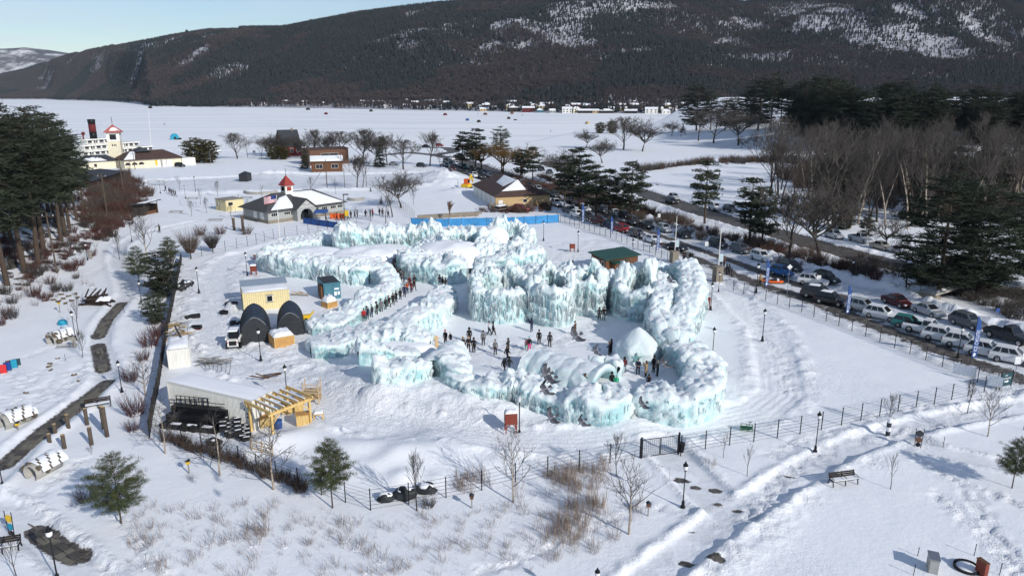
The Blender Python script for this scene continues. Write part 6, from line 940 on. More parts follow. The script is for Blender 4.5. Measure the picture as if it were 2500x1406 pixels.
for x in (0, 1.5):
 for y in (0, 1.3): b = MB(); b.beam((x, y, 0), (x, y, 2.3), .09, .09); b.build('post', M['wood_pale'], t)
for z in (.5, 1.15): part(t, 'landing', 'wood_pale', (-.05, -.05, z, 1.55, 1.35, z + .07))
for z in (1.7, 2.2): b = MB(); b.beam((0, -.07, z), (1.5, -.07, z - .25), .07, .07); b.build('rail', M['wood_pale'], t)
for (u, v, l, c) in [(680, 1048, 'blue plastic barrel at the pergola foot', 'banner_blue'), (1037, 812, 'blue plastic barrel alone on the courtyard snow', 'blue_plastic')]: p = P(u, v); t = thing('barrel', l, 'barrel', tuple(p)); b = MB(); b.lathe([(.3, 0), (.36, .25), (.37, .5), (.34, .85)], 14); b.build('body', M[c], t, True); b = MB(); b.lathe([(.4, .851), (.4, .93)], 14); b.build('rim', M[c], t);
# black steel carts and crates
def cage_cart(label, uA, vA, uB, vB, D, H, steps=1):
 t, L = frame('steel_cart', label, 'cart', uA, vA, uB, vB, 0);
 for k in range(steps): h0 = H * (k + 1) / steps; y0 = D * k / steps; part(t, 'panel', 'black_metal', (0, y0, 0, L, y0 + D / steps - .1, h0))
 n = 12
 for i in range(n + 1): b = MB(); x = L * i / n; b.beam((x, D, 0), (x, D, H + .7), .06, .06); b.build('bar', M['black_metal'], t)
 for z in (H + .35, H + .68): b = MB(); b.beam((0, D, z), (L, D, z), .05, .05); b.beam((0, D - .9, z), (L, D - .9, z), .05, .05); b.build('rail', M['black_metal'], t)
 for i in range(2): b = MB(); b.tube((L * .45 + i * .9, -.16, .36), (L * .45 + i * .9, 0, .36), .36, n=14); b.build('wheel', M['tyre'], t)
 q = np.random.default_rng(3)
 for i in range(3): x = L * (.18 + .28 * i); part(t, 'snow_patch', 'snow_soft', (x, .1, H / steps + .002, x + .9, .45, H / steps + .05))
cage_cart('long black steel cart with stepped decks and rail cage', 392, 1046, 528, 1060, 2.6, 1.5, 3)
r_ = random.Random(4)
for i in range(26):
 u = 548 + (i % 6) * 11 + r_.uniform(-3, 3); v = 1062 - (i // 6) * 10 + (i % 6) * 3.5; p = P(u, v); k = 3 if i < 6 else 2
 t = thing('black_crate', 'black slatted crate capped with snow in the stack by the front fence', 'crate', (p.x, p.y, p.z + .4 * (i % 3 == 0) + .12), .4 + r_.uniform(-.2, .2), 'black crates stacked by the front fence'); part(t, 'box', 'dark_plastic', (-.32, -.22, 0, .32, .22, .36)); part(t, 'snow_cover', 'snow_soft', (-.27, -.16, .361, .27, .16, .42));
 for s in (-1, 1): part(t, 'rail', 'black_metal', (-.33, s * .235 - .02, .3, .33, s * .235 + .02, .48))
for (u, v, r, l) in [(455, 700, 1.0, 'black tarped bundle dusted with snow against the side fence'), (443, 708, .8, 'smaller black bundle against the side fence'), (942, 1222, .62, 'round black plastic bundle at the fence corner'), (990, 1216, .8, 'long black plastic bundle behind the front fence'), (1040, 1203, .7, 'crumpled black plastic bundle at the front fence post'), (525, 1085, .6, 'black snowy bundle at the near end of the crate stack')]:
 p = P(u, v); t = thing('tarp_bundle', l, 'bundle', tuple(p)); b = MB(); b.sphere((0, 0, r * .4), r, 16, 10, (1.25, .8, .8)); me = b.mesh('sheet', M['tarp_black'], True);
 for w in me.vertices: w.co *= .8 + .75 * (float(vn(w.co.x * 3 + u, w.co.y * 3, w.co.z * 3)) - .5)
 link('sheet', me, t); b = MB(); b.sphere((0, .15 * r, r * .75), r * .72, 9, 5, (1.25, .8, .45)); b.build('snow_cover', M['snow_soft'], t, True)
# debris by the side fence
def plank_pile(label, u, v, n, L, m, seed, jack=.5):
 g = random.Random(seed); p = P(u, v); t = thing('lumber_pile', label, 'lumber', tuple(p))
 for i in range(n): a = g.uniform(-jack, jack); x, y = g.uniform(-1, 1), g.uniform(-.6, .6); b = MB(); l = L * g.uniform(.5, 1); d = Vector((math.cos(a) * l / 2, math.sin(a) * l / 2, g.uniform(-.25, .25))); c = Vector((x, y, .12 + .05 * i)); b.beam(c - d, c + d, .2, .05); b.build('board', M[m if g.random() < .7 else 'lumber_grey'], t)
plank_pile('jumbled pile of splintered boards by the side fence', 438, 828, 20, 2.6, 'wood_pale', 1, 1.2); plank_pile('stack of frames and boards behind the white container', 425, 800, 12, 2.2, 'wood_new', 2, .7); plank_pile('loose boards and pipes beside the trailer roof', 520, 890, 12, 3.0, 'lumber_grey', 3, .4); plank_pile('short boards thrown behind the trailer', 652, 922, 7, 1.8, 'wood_brown', 5, .5); plank_pile('planks beside the cream cabin steps', 730, 722, 6, 2.2, 'wood_pale', 6, .3)
t, L = frame('wire_rack', 'grey wire rack leaning in the snow beside the trailer', 'rack', 500, 905, 560, 915, 0)
for i in range(7): b = MB(); x = L * i / 6; b.beam((x, 0, 0), (x, .4, 1.3), .05, .05); b.build('bar', M['steel'], t)
for z in (.1, 1.25): b = MB(); b.beam((0, .3 * z, z), (L, .3 * z, z), .05, .05); b.build('rail', M['steel'], t)
t = thing('ladder', 'wooden ladder fence leaning by the front fence', 'ladder', tuple(P(640, 1112)), -.45)
for z in (0, .35, .7, 1.05): b = MB(); b.beam((-1.3, 0, z + .15), (1.3, 0, z + .15), .09, .05); b.build('rung', M['wood_pale'], t)
for x in (-1.2, 0, 1.2): b = MB(); b.beam((x, -.06, 0), (x + .15, -.06, 1.45), .08, .05); b.build('stile', M['wood_pale'], t)
for (u, v, w, c, l, rz) in [(565, 745, 1.5, 'dark_plastic', 'black plastic tub lying on the trampled snow', -.15), (547, 766, 1.0, 'dark_plastic', 'small black plastic tray beside the tub', -.4), (478, 775, 1.1, 'dark_plastic', 'black tilted tray by the lumber pile', .5), (462, 778, .9, 'dark_plastic', 'small dark tray behind the lumber pile', .9), (574, 792, 1.1, 'dark_plastic', 'black open box beside the larger hoop tent', 0), (480, 803, 1.2, 'dark_red', 'black and red open box beside the lamp post', .05)]:
 p = P(u, v); t = thing('tray', l, 'tray', tuple(p), rz); part(t, 'base', c, (-w / 2, -w * .3, 0, w / 2, w * .3, .12))
 for s in (-1, 1): part(t, 'edge', 'dark_plastic', (-w / 2, s * w * .3 - .05, .121, w / 2, s * w * .3 + .05, .45)); part(t, 'edge', 'dark_plastic', (s * w / 2 - .05, -w * .3 + .051, .121, s * w / 2 + .05, w * .3 - .051, .45))
p = P(750, 782); t = thing('snow_blower', 'yellow machine with black hose beside the smaller tent', 'machine', tuple(p), .4); part(t, 'body', 'yellow', (-.5, -.3, .25, .5, .3, .8)); part(t, 'engine', 'dark_plastic', (-.9, -.25, .2, -.51, .25, .7)); b = MB(); b.tube((.5, 0, .7), (1.0, .1, 1.2), .14, .1, 8); b.build('chute', M['yellow'], t)
for s in (-1, 1): b = MB(); b.tube((-.2, s * .32, .22), (-.2, s * .45, .22), .22, n=10); b.build('wheel', M['tyre'], t)
# sign shaped like an arrow on the courtyard
t, L = frame('arrow_board', 'wooden arrow board leaning in the courtyard snow', 'sign', 1058, 848, 1074, 846, 0); b = MB(); b.M = Matrix.Rotation(R(-18), 4, 'X'); b.prism([(.2, 0), (.75, 0), (.65, 1.0), (.95, 1.0), (.5, 1.45), (.02, 1.0), (.3, 1.0)], 0, .08); b.build('board', M['wood_pale'], t); part(t, 'foot', 'wood_new', (-.1, -.15, 0, 1.0, -.02, .1))
# red heater boxes on legs
for (u, v, s, l) in [(620, 672, 1.0, 'red heater box on legs with a snow cap beside a lamp post'), (1397, 615, 1.0, 'red heater box on legs near the green cabin'), (1722, 754, 1.1, 'red heater box on legs outside the slide wall'), (1247, 1053, 1.15, 'red heater box on legs next to the plain black pole')]:
 p = P(u, v); t = thing('heater_box', l, 'box', tuple(p), .15, 'red heater boxes'); w = .48 * s
 for sx in (-1, 1):
  for sy in (-1, 1): b = MB(); b.beam((sx * w * .9, sy * w * .7, 0), (sx * w * .85, sy * w * .65, .75 * s), .09, .09); b.build('leg', M['heater_red'], t)
  b = MB(); b.beam((sx * w * .85, -w * .72, .45 * s), (sx * w * .25, -w * .72, .75 * s), .07, .06); b.build('brace', M['heater_red'], t)
 part(t, 'box', 'heater_red', (-w, -w * .75, .751 * s, w, w * .75, 1.65 * s)); roof_snow(t, [((-w, -w * .75, 1.65 * s), (w, -w * .75, 1.65 * s), (w, w * .75, 1.65 * s), (-w, w * .75, 1.65 * s))], .22 if u < 1300 else .03, int(u))
t = thing('traffic_drum', 'orange and white striped drum by the packed lane', 'drum', tuple(P(622, 632)));
for i in range(4): b = MB(); b.lathe([(.3 - .03 * i, .25 * i), (.28 - .03 * i, .25 * i + .245)], 12); b.build('band', M['orange' if i % 2 == 0 else 'banner_white'], t)
# ================================================================ PLAYGROUND AND CREEKSIDE PATH
for (u, vb, vt, l) in [(262, 1066, 992, 'tallest brown log post of the playground row'), (224, 1086, 1042, 'log post nearest the young pine'), (213, 1036, 996, 'tall log post below the iron bench'), (158, 1095, 1060, 'middle log post at the lower end of the row'), (168, 1047, 1011, 'log post beside the exposed flagstones'), (136, 1062, 1034, 'short log post beside the exposed flagstones'), (122, 1083, 1058, 'shortest log post at the end of the row'), (254, 1046, 990, 'log post hidden behind the tallest one'), (572, 562, 532, 'dark log post behind the back fence'), (594, 562, 526, 'taller dark log post behind the back fence')]:
 p = P(u, vb); h = hgt(vt, p.y) - p.z; t = thing('log_post', l, 'post', (p.x, p.y, p.z - .2), 0, 'log posts'); r = .165 if vb > 700 else .3; b = MB(); b.lathe([(r * 1.1, 0), (r, h * .5), (r * 1.02, h + .18)], 12); b.build('shaft', M['log'], t, True); b = MB(); b.lathe([(r * .98, h + .181), (r * .9, h + .2)], 12); b.build('end_grain', M['wood_pale'], t)
def culvert(label, u, v, rz, seed, s=1.0):
 g = random.Random(seed); p = P(u, v); t = thing('crawl_tunnel', label, 'tunnel', (p.x, p.y, p.z - .15), rz, 'concrete crawl tunnels'); n = 20; b = MB()
 for (ra, rb, y0, y1) in [(.8, .66, 0, 2.6)]:
  vs = [];
  for y in (y0, y1):
   for r in (ra, rb): vs += [(r * s * math.cos(6.283 * i / n), y * s, .75 * s + r * s * math.sin(6.283 * i / n)) for i in range(n)]
  f = []
  for i in range(n): j = (i + 1) % n; f += [(i, j, 2 * n + j, 2 * n + i), (n + i, 3 * n + i, 3 * n + j, n + j), (i, n + i, n + j, j), (2 * n + i, 2 * n + j, 3 * n + j, 3 * n + i)]
  b.add(vs, f)
 b.build('pipe', M['concrete'], t, True)
 for i in range(18): a = g.uniform(.0, math.pi); y = g.uniform(.1, 2.6) * s; r = g.uniform(.9, 1.15) * s; c = MB(); q = g.uniform(.2, .42) * s; c.sphere((r * math.cos(a), y, .6 * s + r * math.sin(a) * .85), q, 7, 5, (1.2, .9, .8)); me = c.mesh('rock', M['boulder'], False); [setattr(w, 'co', w.co + Vector((g.uniform(-.06, .06), g.uniform(-.06, .06), g.uniform(-.06, .06))) * s) for w in me.vertices]; link('rock', me, t)
 c = MB(); nn = 14; vs = []
 for i in range(nn + 1):
  for j in range(9): a = math.pi * (.12 + .76 * j / 8); r = 1.18 * s + .12 * float(vn(i * .7 + seed, j * .9)); y = (.25 + 2.6 * i / nn) * s; vs.append((r * math.cos(a) * 1.1, y, .55 * s + r * math.sin(a)))
 c.add(vs, [(i * 9 + j, i * 9 + j + 1, (i + 1) * 9 + j + 1, (i + 1) * 9 + j) for i in range(nn) for j in range(8) if (i * 7 + j * 3 + seed) % 5 > 0]); c.build('snow_cover', M['snow_soft'], t, True)
culvert('concrete crawl tunnel under rocks above the flagstones', 124, 842, -.35, 1, .95); culvert('concrete crawl tunnel with boulders beside the lower path bend', 76, 1172, -.3, 2, .92); culvert('concrete crawl tunnel cut by the picture edge', 6, 1048, -.5, 3, .95)
for (u, vb, vt, c, l) in [(10, 912, 890, 'red', 'red box panel at the end of the coloured row'), (20, 905, 884, 'blue_plastic', 'dark blue panel in the coloured row'), (25, 898, 880, 'heater_red', 'dull red panel behind the blue one'), (36, 899, 878, 'teal', 'bright teal panel in the coloured row'), (43, 893, 876, 'sign_green', 'dark green panel at the row end')]: p = P(u, vb); h = hgt(vt, p.y) - p.z; t = thing('play_screen', l, 'play screen', tuple(p), .5, 'coloured play panels'); part(t, 'board', c, (-.3, -.06, .05, .3, .06, h)); part(t, 'post', 'black_metal', (-.33, -.08, 0, -.302, .08, h + .05)); part(t, 'post', 'black_metal', (.302, -.08, 0, .33, .08, h + .05))
p = P(153, 792); t = thing('play_dome', 'small bright blue dome beside the rocky crawl tunnel', 'dome', tuple(p)); b = MB(); b.lathe([(.55, 0), (.58, .35), (.42, .6), (.05, .68)], 10); b.build('shell', M['teal'], t); part(t, 'foot', 'black_metal', (-.6, -.08, 0, .6, .08, .05))
def bench(label, u, v, rz, L=2.2):
 p = P(u, v); t = thing('bench', label, 'bench', (p.x, p.y, p.z), rz, 'iron park benches')
 for i in range(3): b = MB(); b.beam((-L / 2, -.05 + .17 * i, .46), (L / 2, -.05 + .17 * i, .46), .14, .04); b.build('seat_slat', M['wood_dark'], t)
 for i in range(3): b = MB(); b.beam((-L / 2, .45 + .05 * i, .58 + .14 * i), (L / 2, .45 + .05 * i, .58 + .14 * i), .05, .12); b.build('back_slat', M['wood_dark'], t)
 for x in (-L / 2 + .05, 0, L / 2 - .05): b = MB(); b.beam((x, -.12, 0), (x, -.02, .44), .06, .06); b.beam((x, .55, 0), (x, .4, .44), .06, .06); b.beam((x, .4, .44), (x, .58, .95), .06, .06); b.tube((x, -.15, .66), (x, .42, .7), .03, n=5); b.build('leg', M['black_metal'], t)
 c = MB(); c.box(-L / 2 + .1, -.1, .485, L / 2 - .1, .38, .53); c.build('snow_cover', M['snow_soft'], t)
bench('iron park bench above the row of log posts', 240, 997, .5, 2.3); bench('dark park bench alone on the open snow', 2062, 1184, .22, 2.3); bench('snowed park bench cut by the lower picture edge', 8, 1350, .3, 2.0)
for (u, v, l) in [(430, 520, 'long low bench on the plaza'), (612, 500, 'snowy bench near the beige cabin'), (602, 485, 'far bench behind the beige cabin'), (527, 540, 'low bench by the log posts'), (470, 487, 'small bench on the far plaza')]: p = P(u, v); t = thing('plaza_bench', l, 'bench', tuple(p), .05, 'plaza benches'); part(t, 'seat', 'lumber_grey', (-1.7, -.3, .4, 1.7, .3, .52)); part(t, 'leg', 'concrete', (-1.4, -.25, 0, -1.1, .25, .398)); part(t, 'leg', 'concrete', (1.1, -.25, 0, 1.4, .25, .398))
# burnt log shelter
p = P(240, 742); t = thing('log_shelter', 'collapsed black log shelter beside the creekside path', 'shelter', tuple(p), .1); g = random.Random(8)
for i in range(16): a = g.uniform(-.5, .5); z = .15 + .28 * (i // 4); l = 4.2 - .5 * (i // 4); c = Vector((g.uniform(-.4, .4), -.9 + .6 * (i % 4), z)); d = Vector((math.cos(a) * l / 2, math.sin(a) * l / 2, g.uniform(-.1, .1))); b = MB(); b.tube(c - d, c + d, .15, .13, 7); b.build('log', M['wood_dark'], t)
for i in range(6): b = MB(); a = -.3 + .35 * i; b.tube((-1.4 + .5 * i, -.6, 1.2), (-1.0 + .5 * i + g.uniform(-.5, .5), .8, 2.0 + g.uniform(-.2, .2)), .12, .1, 6); b.build('rafter', M['wood_dark'], t)
roof_snow(t, [((.3, -1.4, .7), (2.2, -1.2, .7), (2.1, -.3, 1.1), (.4, -.3, 1.1))], .2, 3)
for i, (u, v) in enumerate([(150, 720), (168, 724), (185, 718), (130, 733), (143, 736), (160, 741), (175, 735), (110, 735), (190, 728), (155, 730)]): p = P(u, v); t = thing('stone', 'small dark stone in the scattered rock field by the bank', 'stone', tuple(p), i, 'stones in the snow by the bank'); b = MB(); b.sphere((0, 0, .1), .35, 7, 4, (1.3, .8, .6)); b.build('body', M['boulder'], t); part(t, 'snow_cover', 'snow_soft', (-.2, -.1, .28, .2, .12, .34))
for i, (u, v) in enumerate([(122, 888), (120, 895), (124, 904), (141, 876), (181, 915), (193, 930), (63, 960), (195, 945)]): p = P(u, v); t = thing('stone', 'small stone poking out of the playground snow', 'stone', tuple(p), i, 'stones in the playground snow'); b = MB(); b.sphere((0, 0, .03), .3, 7, 4, (1.2, .8, .5)); b.build('body', M['boulder'], t); part(t, 'snow_cover', 'snow_soft', (-.12, -.02, .15, .12, .12, .19))
for (u, v, l, rz) in [(180, 850, 'long round target panel on a beam by the sapling', .2)]:
 p = P(u, v); t = thing('spinner_panel', l, 'play equipment', tuple(p), rz); b = MB(); b.beam((-1.9, 0, .35), (0, 0, .35), .14, .14); b.build('beam', M['lumber_grey'], t)
 for z in (.45, 1.15): b = MB(); b.tube((.1, -.04, z), (.1, .04, z), .33, n=14); b.build('disc', M['lumber_grey'], t)
 part(t, 'post', 'black_metal', (.08, .06, 0, .14, .12, 1.5))
p = P(222, 633); t = thing('spinner_panel', 'upright round target panels beside the bank lamp', 'play equipment', tuple(p), .1)
for z in (.35, 1.05): b = MB(); b.tube((0, -.04, z), (0, .04, z), .36, n=14); b.build('disc', M['lumber_grey'], t)
part(t, 'post', 'black_metal', (-.03, .06, 0, .03, .12, 1.4))
# flagstones laid bare on the creekside path: each stone a piece of the path
path_o = bpy.data.objects['path']; FM = [mat('flagstone', (.15, .14, .115), .75, var=.2, scale=1.5, bump=.2), mat('flagstone_wet', (.075, .068, .058), .5, var=.25, scale=1.5)]
def flags(line, w, seed, skip=.06):
 g = random.Random(seed); L = smooth_line([P(u, v).xy for u, v in line], .2); i = 0; s = 0; n = len(L)
 while i < n - 4:
  k = g.randint(3, 6); j = min(n - 1, i + k); d = L[j] - L[i]; d /= np.linalg.norm(d) + 1e-9; nn = np.array([-d[1], d[0]]); cut = g.choice([[-1, .1, 1], [-1, -.2, 1], [-1, 1]])
  e = min(i, n - 1 - i) / n; ww = w * min(1, .35 + 3 * e)
  for a, c in zip(cut, cut[1:]):
   if g.random() < skip: continue
   q = .035; P4 = [L[i] + nn * (a * ww + q) + d * q, L[i] + nn * (c * ww - q) + d * q, L[j] + nn * (c * ww - q) - d * q, L[j] + nn * (a * ww + q) - d * q]; P4 = [p + np.array([g.uniform(-.05, .05), g.uniform(-.05, .05)]) for p in P4]
   if abs((P4[2] - P4[0])[0]) + abs((P4[2] - P4[0])[1]) < .15: continue
   z = max(gz(*p) for p in P4 + [L[(i + j) // 2]]) - .02; b = MB(); b.slab([tuple(p) for p in P4[::-1]], z, z + .075 + g.uniform(0, .02)); b.build('flagstone', FM[0 if g.random() < .7 else 1], path_o)
  i = j
flags([(20, 1130), (70, 1085), (110, 1052), (150, 1022), (190, 992), (225, 965), (258, 938)], .72, 1, .02); flags([(252, 905), (248, 885)], .5, 2); flags([(246, 872), (240, 845)], .4, 3, .3); flags([(240, 825), (248, 800), (262, 782)], .6, 4); flags([(250, 795), (272, 768), (290, 748), (298, 740)], .55, 5); flags([(92, 1298), (125, 1325), (165, 1352), (195, 1366)], .6, 6); flags([(70, 1272), (90, 1282)], .4, 7)
# ================================================================ FENCES, LAMPS, SIGNS
def fence(name, label, line, spacing=2.45, h=1.75, r=.045, wires=6, wr=.011, post='black_metal', diag=True, top=False):
 P_ = [P(u, v) for u, v in line]; a0 = P_[0]; t = thing(name, label, 'fence', tuple(a0)); pts = smooth_line([(p.x, p.y) for p in P_], .5) if len(P_) > 2 else np.array([(p.x, p.y) for p in P_])
 s = np.concatenate([[0], np.cumsum(np.linalg.norm(np.diff(pts, axis=0), axis=1))]); n = max(1, round(s[-1] / spacing)); xs = np.interp(np.linspace(0, s[-1], n + 1), s, pts[:, 0]); ys = np.interp(np.linspace(0, s[-1], n + 1), s, pts[:, 1]); Q = [Vector((x, y, mz(x, y))) - a0 for x, y in zip(xs, ys)]
 pb = MB(); pb.tube((0, 0, -.2), (0, 0, h), r, n=6); pb.tube((0, 0, h), (0, 0, h + .05), r * 1.25, r * .8, n=6); pm = pb.mesh('post', M[post])
 for q in Q: o = link('post', pm, t); o.location = q
 for k in range(wires):
  z = h * (.06 + .9 * k / (wires - 1)); b = MB(); [b.tube(p + Vector((0, 0, z)), q + Vector((0, 0, z)), wr * (2.2 if top and k == wires - 1 else 1), n=3, cap=False) for p, q in zip(Q, Q[1:])]; b.build('wire', M[post], t)
 return t, Q
fence('wire_fence', 'black wire fence running along the street side of the enclosure', [(1790, 708), (1875, 736), (1960, 764), (2025, 788), (2090, 813), (2165, 842), (2240, 872), (2332, 910), (2432, 952)], 2.3, 1.7, wires=9, wr=.015)
fence('wire_fence', 'black wire fence between the blue barrier and the stone gate pillars', [(1368, 541), (1420, 558), (1500, 585), (1580, 616), (1645, 643)], 2.3, 1.75, wires=9, wr=.015)
fence('wire_fence', 'front wire fence from the double gate to the entrance sign', [(1662, 1108), (1760, 1090), (1870, 1073), (1980, 1054), (2095, 1028), (2210, 1001), (2300, 982), (2402, 958)], 2.5, 1.75, wires=6, wr=.01)
fence('wire_fence', 'front wire fence from the corner bundles to the double gate', [(905, 1245), (1060, 1220), (1190, 1196), (1325, 1165), (1455, 1138), (1562, 1117)], 3.0, 1.75, wires=6, wr=.01)
fence('wire_fence', 'front wire fence behind the brown hedge', [(395, 1078), (460, 1092), (550, 1120), (620, 1150), (690, 1178), (797, 1212), (905, 1245)], 2.3, 1.7, wires=6, wr=.01)
fence('wire_fence', 'back wire fence curving below the pavilion', [(465, 634), (520, 620), (600, 602), (670, 582), (740, 572), (822, 556)], 2.7, 2.0, wires=4, wr=.012)
fence('wire_fence', 'tall wire fence round the garage lawn', [(910, 462), (955, 490), (1000, 525), (1012, 537)], 2.7, 2.2, .04, wires=5, wr=.018, post='steel')
fence('railing', 'low black railing between the stone gate pillars', [(1655, 668), (1700, 678), (1745, 690)], 2.2, 1.15, .035, wires=3, wr=.025)
fence('wire_fence', 'thin fence with reddish netting across the far plaza', [(440, 500), (500, 508), (575, 520)], 3.5, 1.4, .03, wires=3, wr=.012)
fence('rail_fence', 'short grey rail fence on the far plaza', [(362, 452), (402, 452)], 4, 1.6, .12, wires=2, wr=.1, post='lumber_grey')
fence('railing', 'black handrail along the footbridge by the culvert', [(2195, 712), (2240, 722), (2290, 712), (2340, 702)], 1.6, 1.3, .035, wires=4, wr=.02)
# fabric covered side fence
def panel_fence(name, label, line, h, m, spacing, post='black_metal', cat='fence'):
 P_ = [P(u, v) for u, v in line]; a0 = P_[0]; t = thing(name, label, cat, tuple(a0)); pts = smooth_line([(p.x, p.y) for p in P_], .5); s = np.concatenate([[0], np.cumsum(np.linalg.norm(np.diff(pts, axis=0), axis=1))]); n = max(2, round(s[-1] / spacing)); xs = np.interp(np.linspace(0, s[-1], n + 1), s, pts[:, 0]); ys = np.interp(np.linspace(0, s[-1], n + 1), s, pts[:, 1]); Q = [Vector((x, y, mz(x, y))) - a0 for x, y in zip(xs, ys)]; g = random.Random(n)
 for q in Q: b = MB(); b.tube(q + Vector((0, 0, -.1)), q + Vector((0, 0, h + .12)), .05, n=6); b.build('post', M[post], t)
 for p, q in zip(Q, Q[1:]):
  b = MB(); d = (q - p); nrm = Vector((-d.y, d.x, 0)).normalized(); k = 6; vs = []
  for off in (-.012, .012):
   for i in range(k + 1):
    for z in (.03, .35, .68, 1.0): f = i / k; vs.append(p.lerp(q, .02 + .96 * f) + nrm * (off + .09 * math.sin(f * math.pi) * (1 - abs(2 * z - 1)) * g.uniform(.4, 1)) + Vector((0, 0, z * h * (1 - .03 * math.sin(f * math.pi)))))
  m_ = (k + 1) * 4; fs = [(i * 4 + j, i * 4 + j + 1, (i + 1) * 4 + j + 1, (i + 1) * 4 + j) for i in range(k) for j in range(3)]; fs += [tuple(m_ + a for a in f[::-1]) for f in fs[:]]; b.add(vs, fs); b.build('panel', M[m], t, True)
panel_fence('side_fence', 'dark fabric covered fence along the yard side', [(366, 1068), (375, 1010), (388, 950), (397, 890), (412, 800), (426, 730), (444, 636)], 1.6, 'wood_dark', 2.6)
panel_fence('blue_barrier', 'bright blue fabric barrier behind the ice castle', [(1004, 552), (1060, 554), (1150, 552), (1250, 550), (1364, 543)], 1.9, 'blue_mesh', 2.9); panel_fence('navy_barrier', 'dark blue fabric barrier beside the pavilion entrance', [(741, 546), (780, 552), (824, 558)], 1.5, 'navy_mesh', 2.6)
panel_fence('orange_banner', 'orange banner on the queue railing by the pavilion', [(806, 534), (842, 534)], 1.3, 'orange', 3.0, cat='banner'); t = thing('blue_canopy', 'small blue canopy beside the orange banner', 'canopy', tuple(P(786, 538))); part(t, 'roof', 'banner_blue', (-1.4, -1.2, 1.9, 1.4, 1.2, 2.5)); [part(t, 'leg', 'steel', (x, y, 0, x + .07, y + .07, 1.898)) for x in (-1.35, 1.28) for y in (-1.15, 1.08)]
# double gate
t, L = frame('double_gate', 'black double gate with mesh leaves at the head of the cross path', 'gate', 1565, 1119, 1656, 1106, 0)
for x in (0, L): b = MB(); b.beam((x, 0, -.1), (x, 0, 1.95), .13, .13); b.build('post', M['black_metal'], t)
for k in range(2):
 x0, x1 = .1 + k * (L / 2 - .05), L / 2 - .05 + k * (L / 2 - .05); b = MB(); [b.beam((x0, 0, z), (x1, 0, z), .05, .05) for z in (.12, 1.7)]; [b.beam((x, 0, .12), (x, 0, 1.7), .05, .05) for x in (x0, x1)]; lf = b.build('leaf_frame', M['black_metal'], t); b = MB(); [b.tube((x0, 0, .12 + i * .16), (x1, 0, .12 + i * .16), .009, n=3, cap=False) for i in range(1, 10)]; [b.tube((x0 + (x1 - x0) * i / 9, 0, .12), (x0 + (x1 - x0) * i / 9, 0, 1.7), .009, n=3, cap=False) for i in range(1, 9)]; b.build('mesh', M['black_metal'], lf)
t = thing('litter_bin', 'black slatted litter bin by the gate post', 'bin', tuple(P(1663, 1102))); b = MB(); b.lathe([(.22, 0), (.26, .4), (.3, .75)], 12); b.build('body', M['black_metal'], t); b = MB(); b.lathe([(.32, .751), (.32, .8)], 12); b.build('rim', M['black_metal'], t)
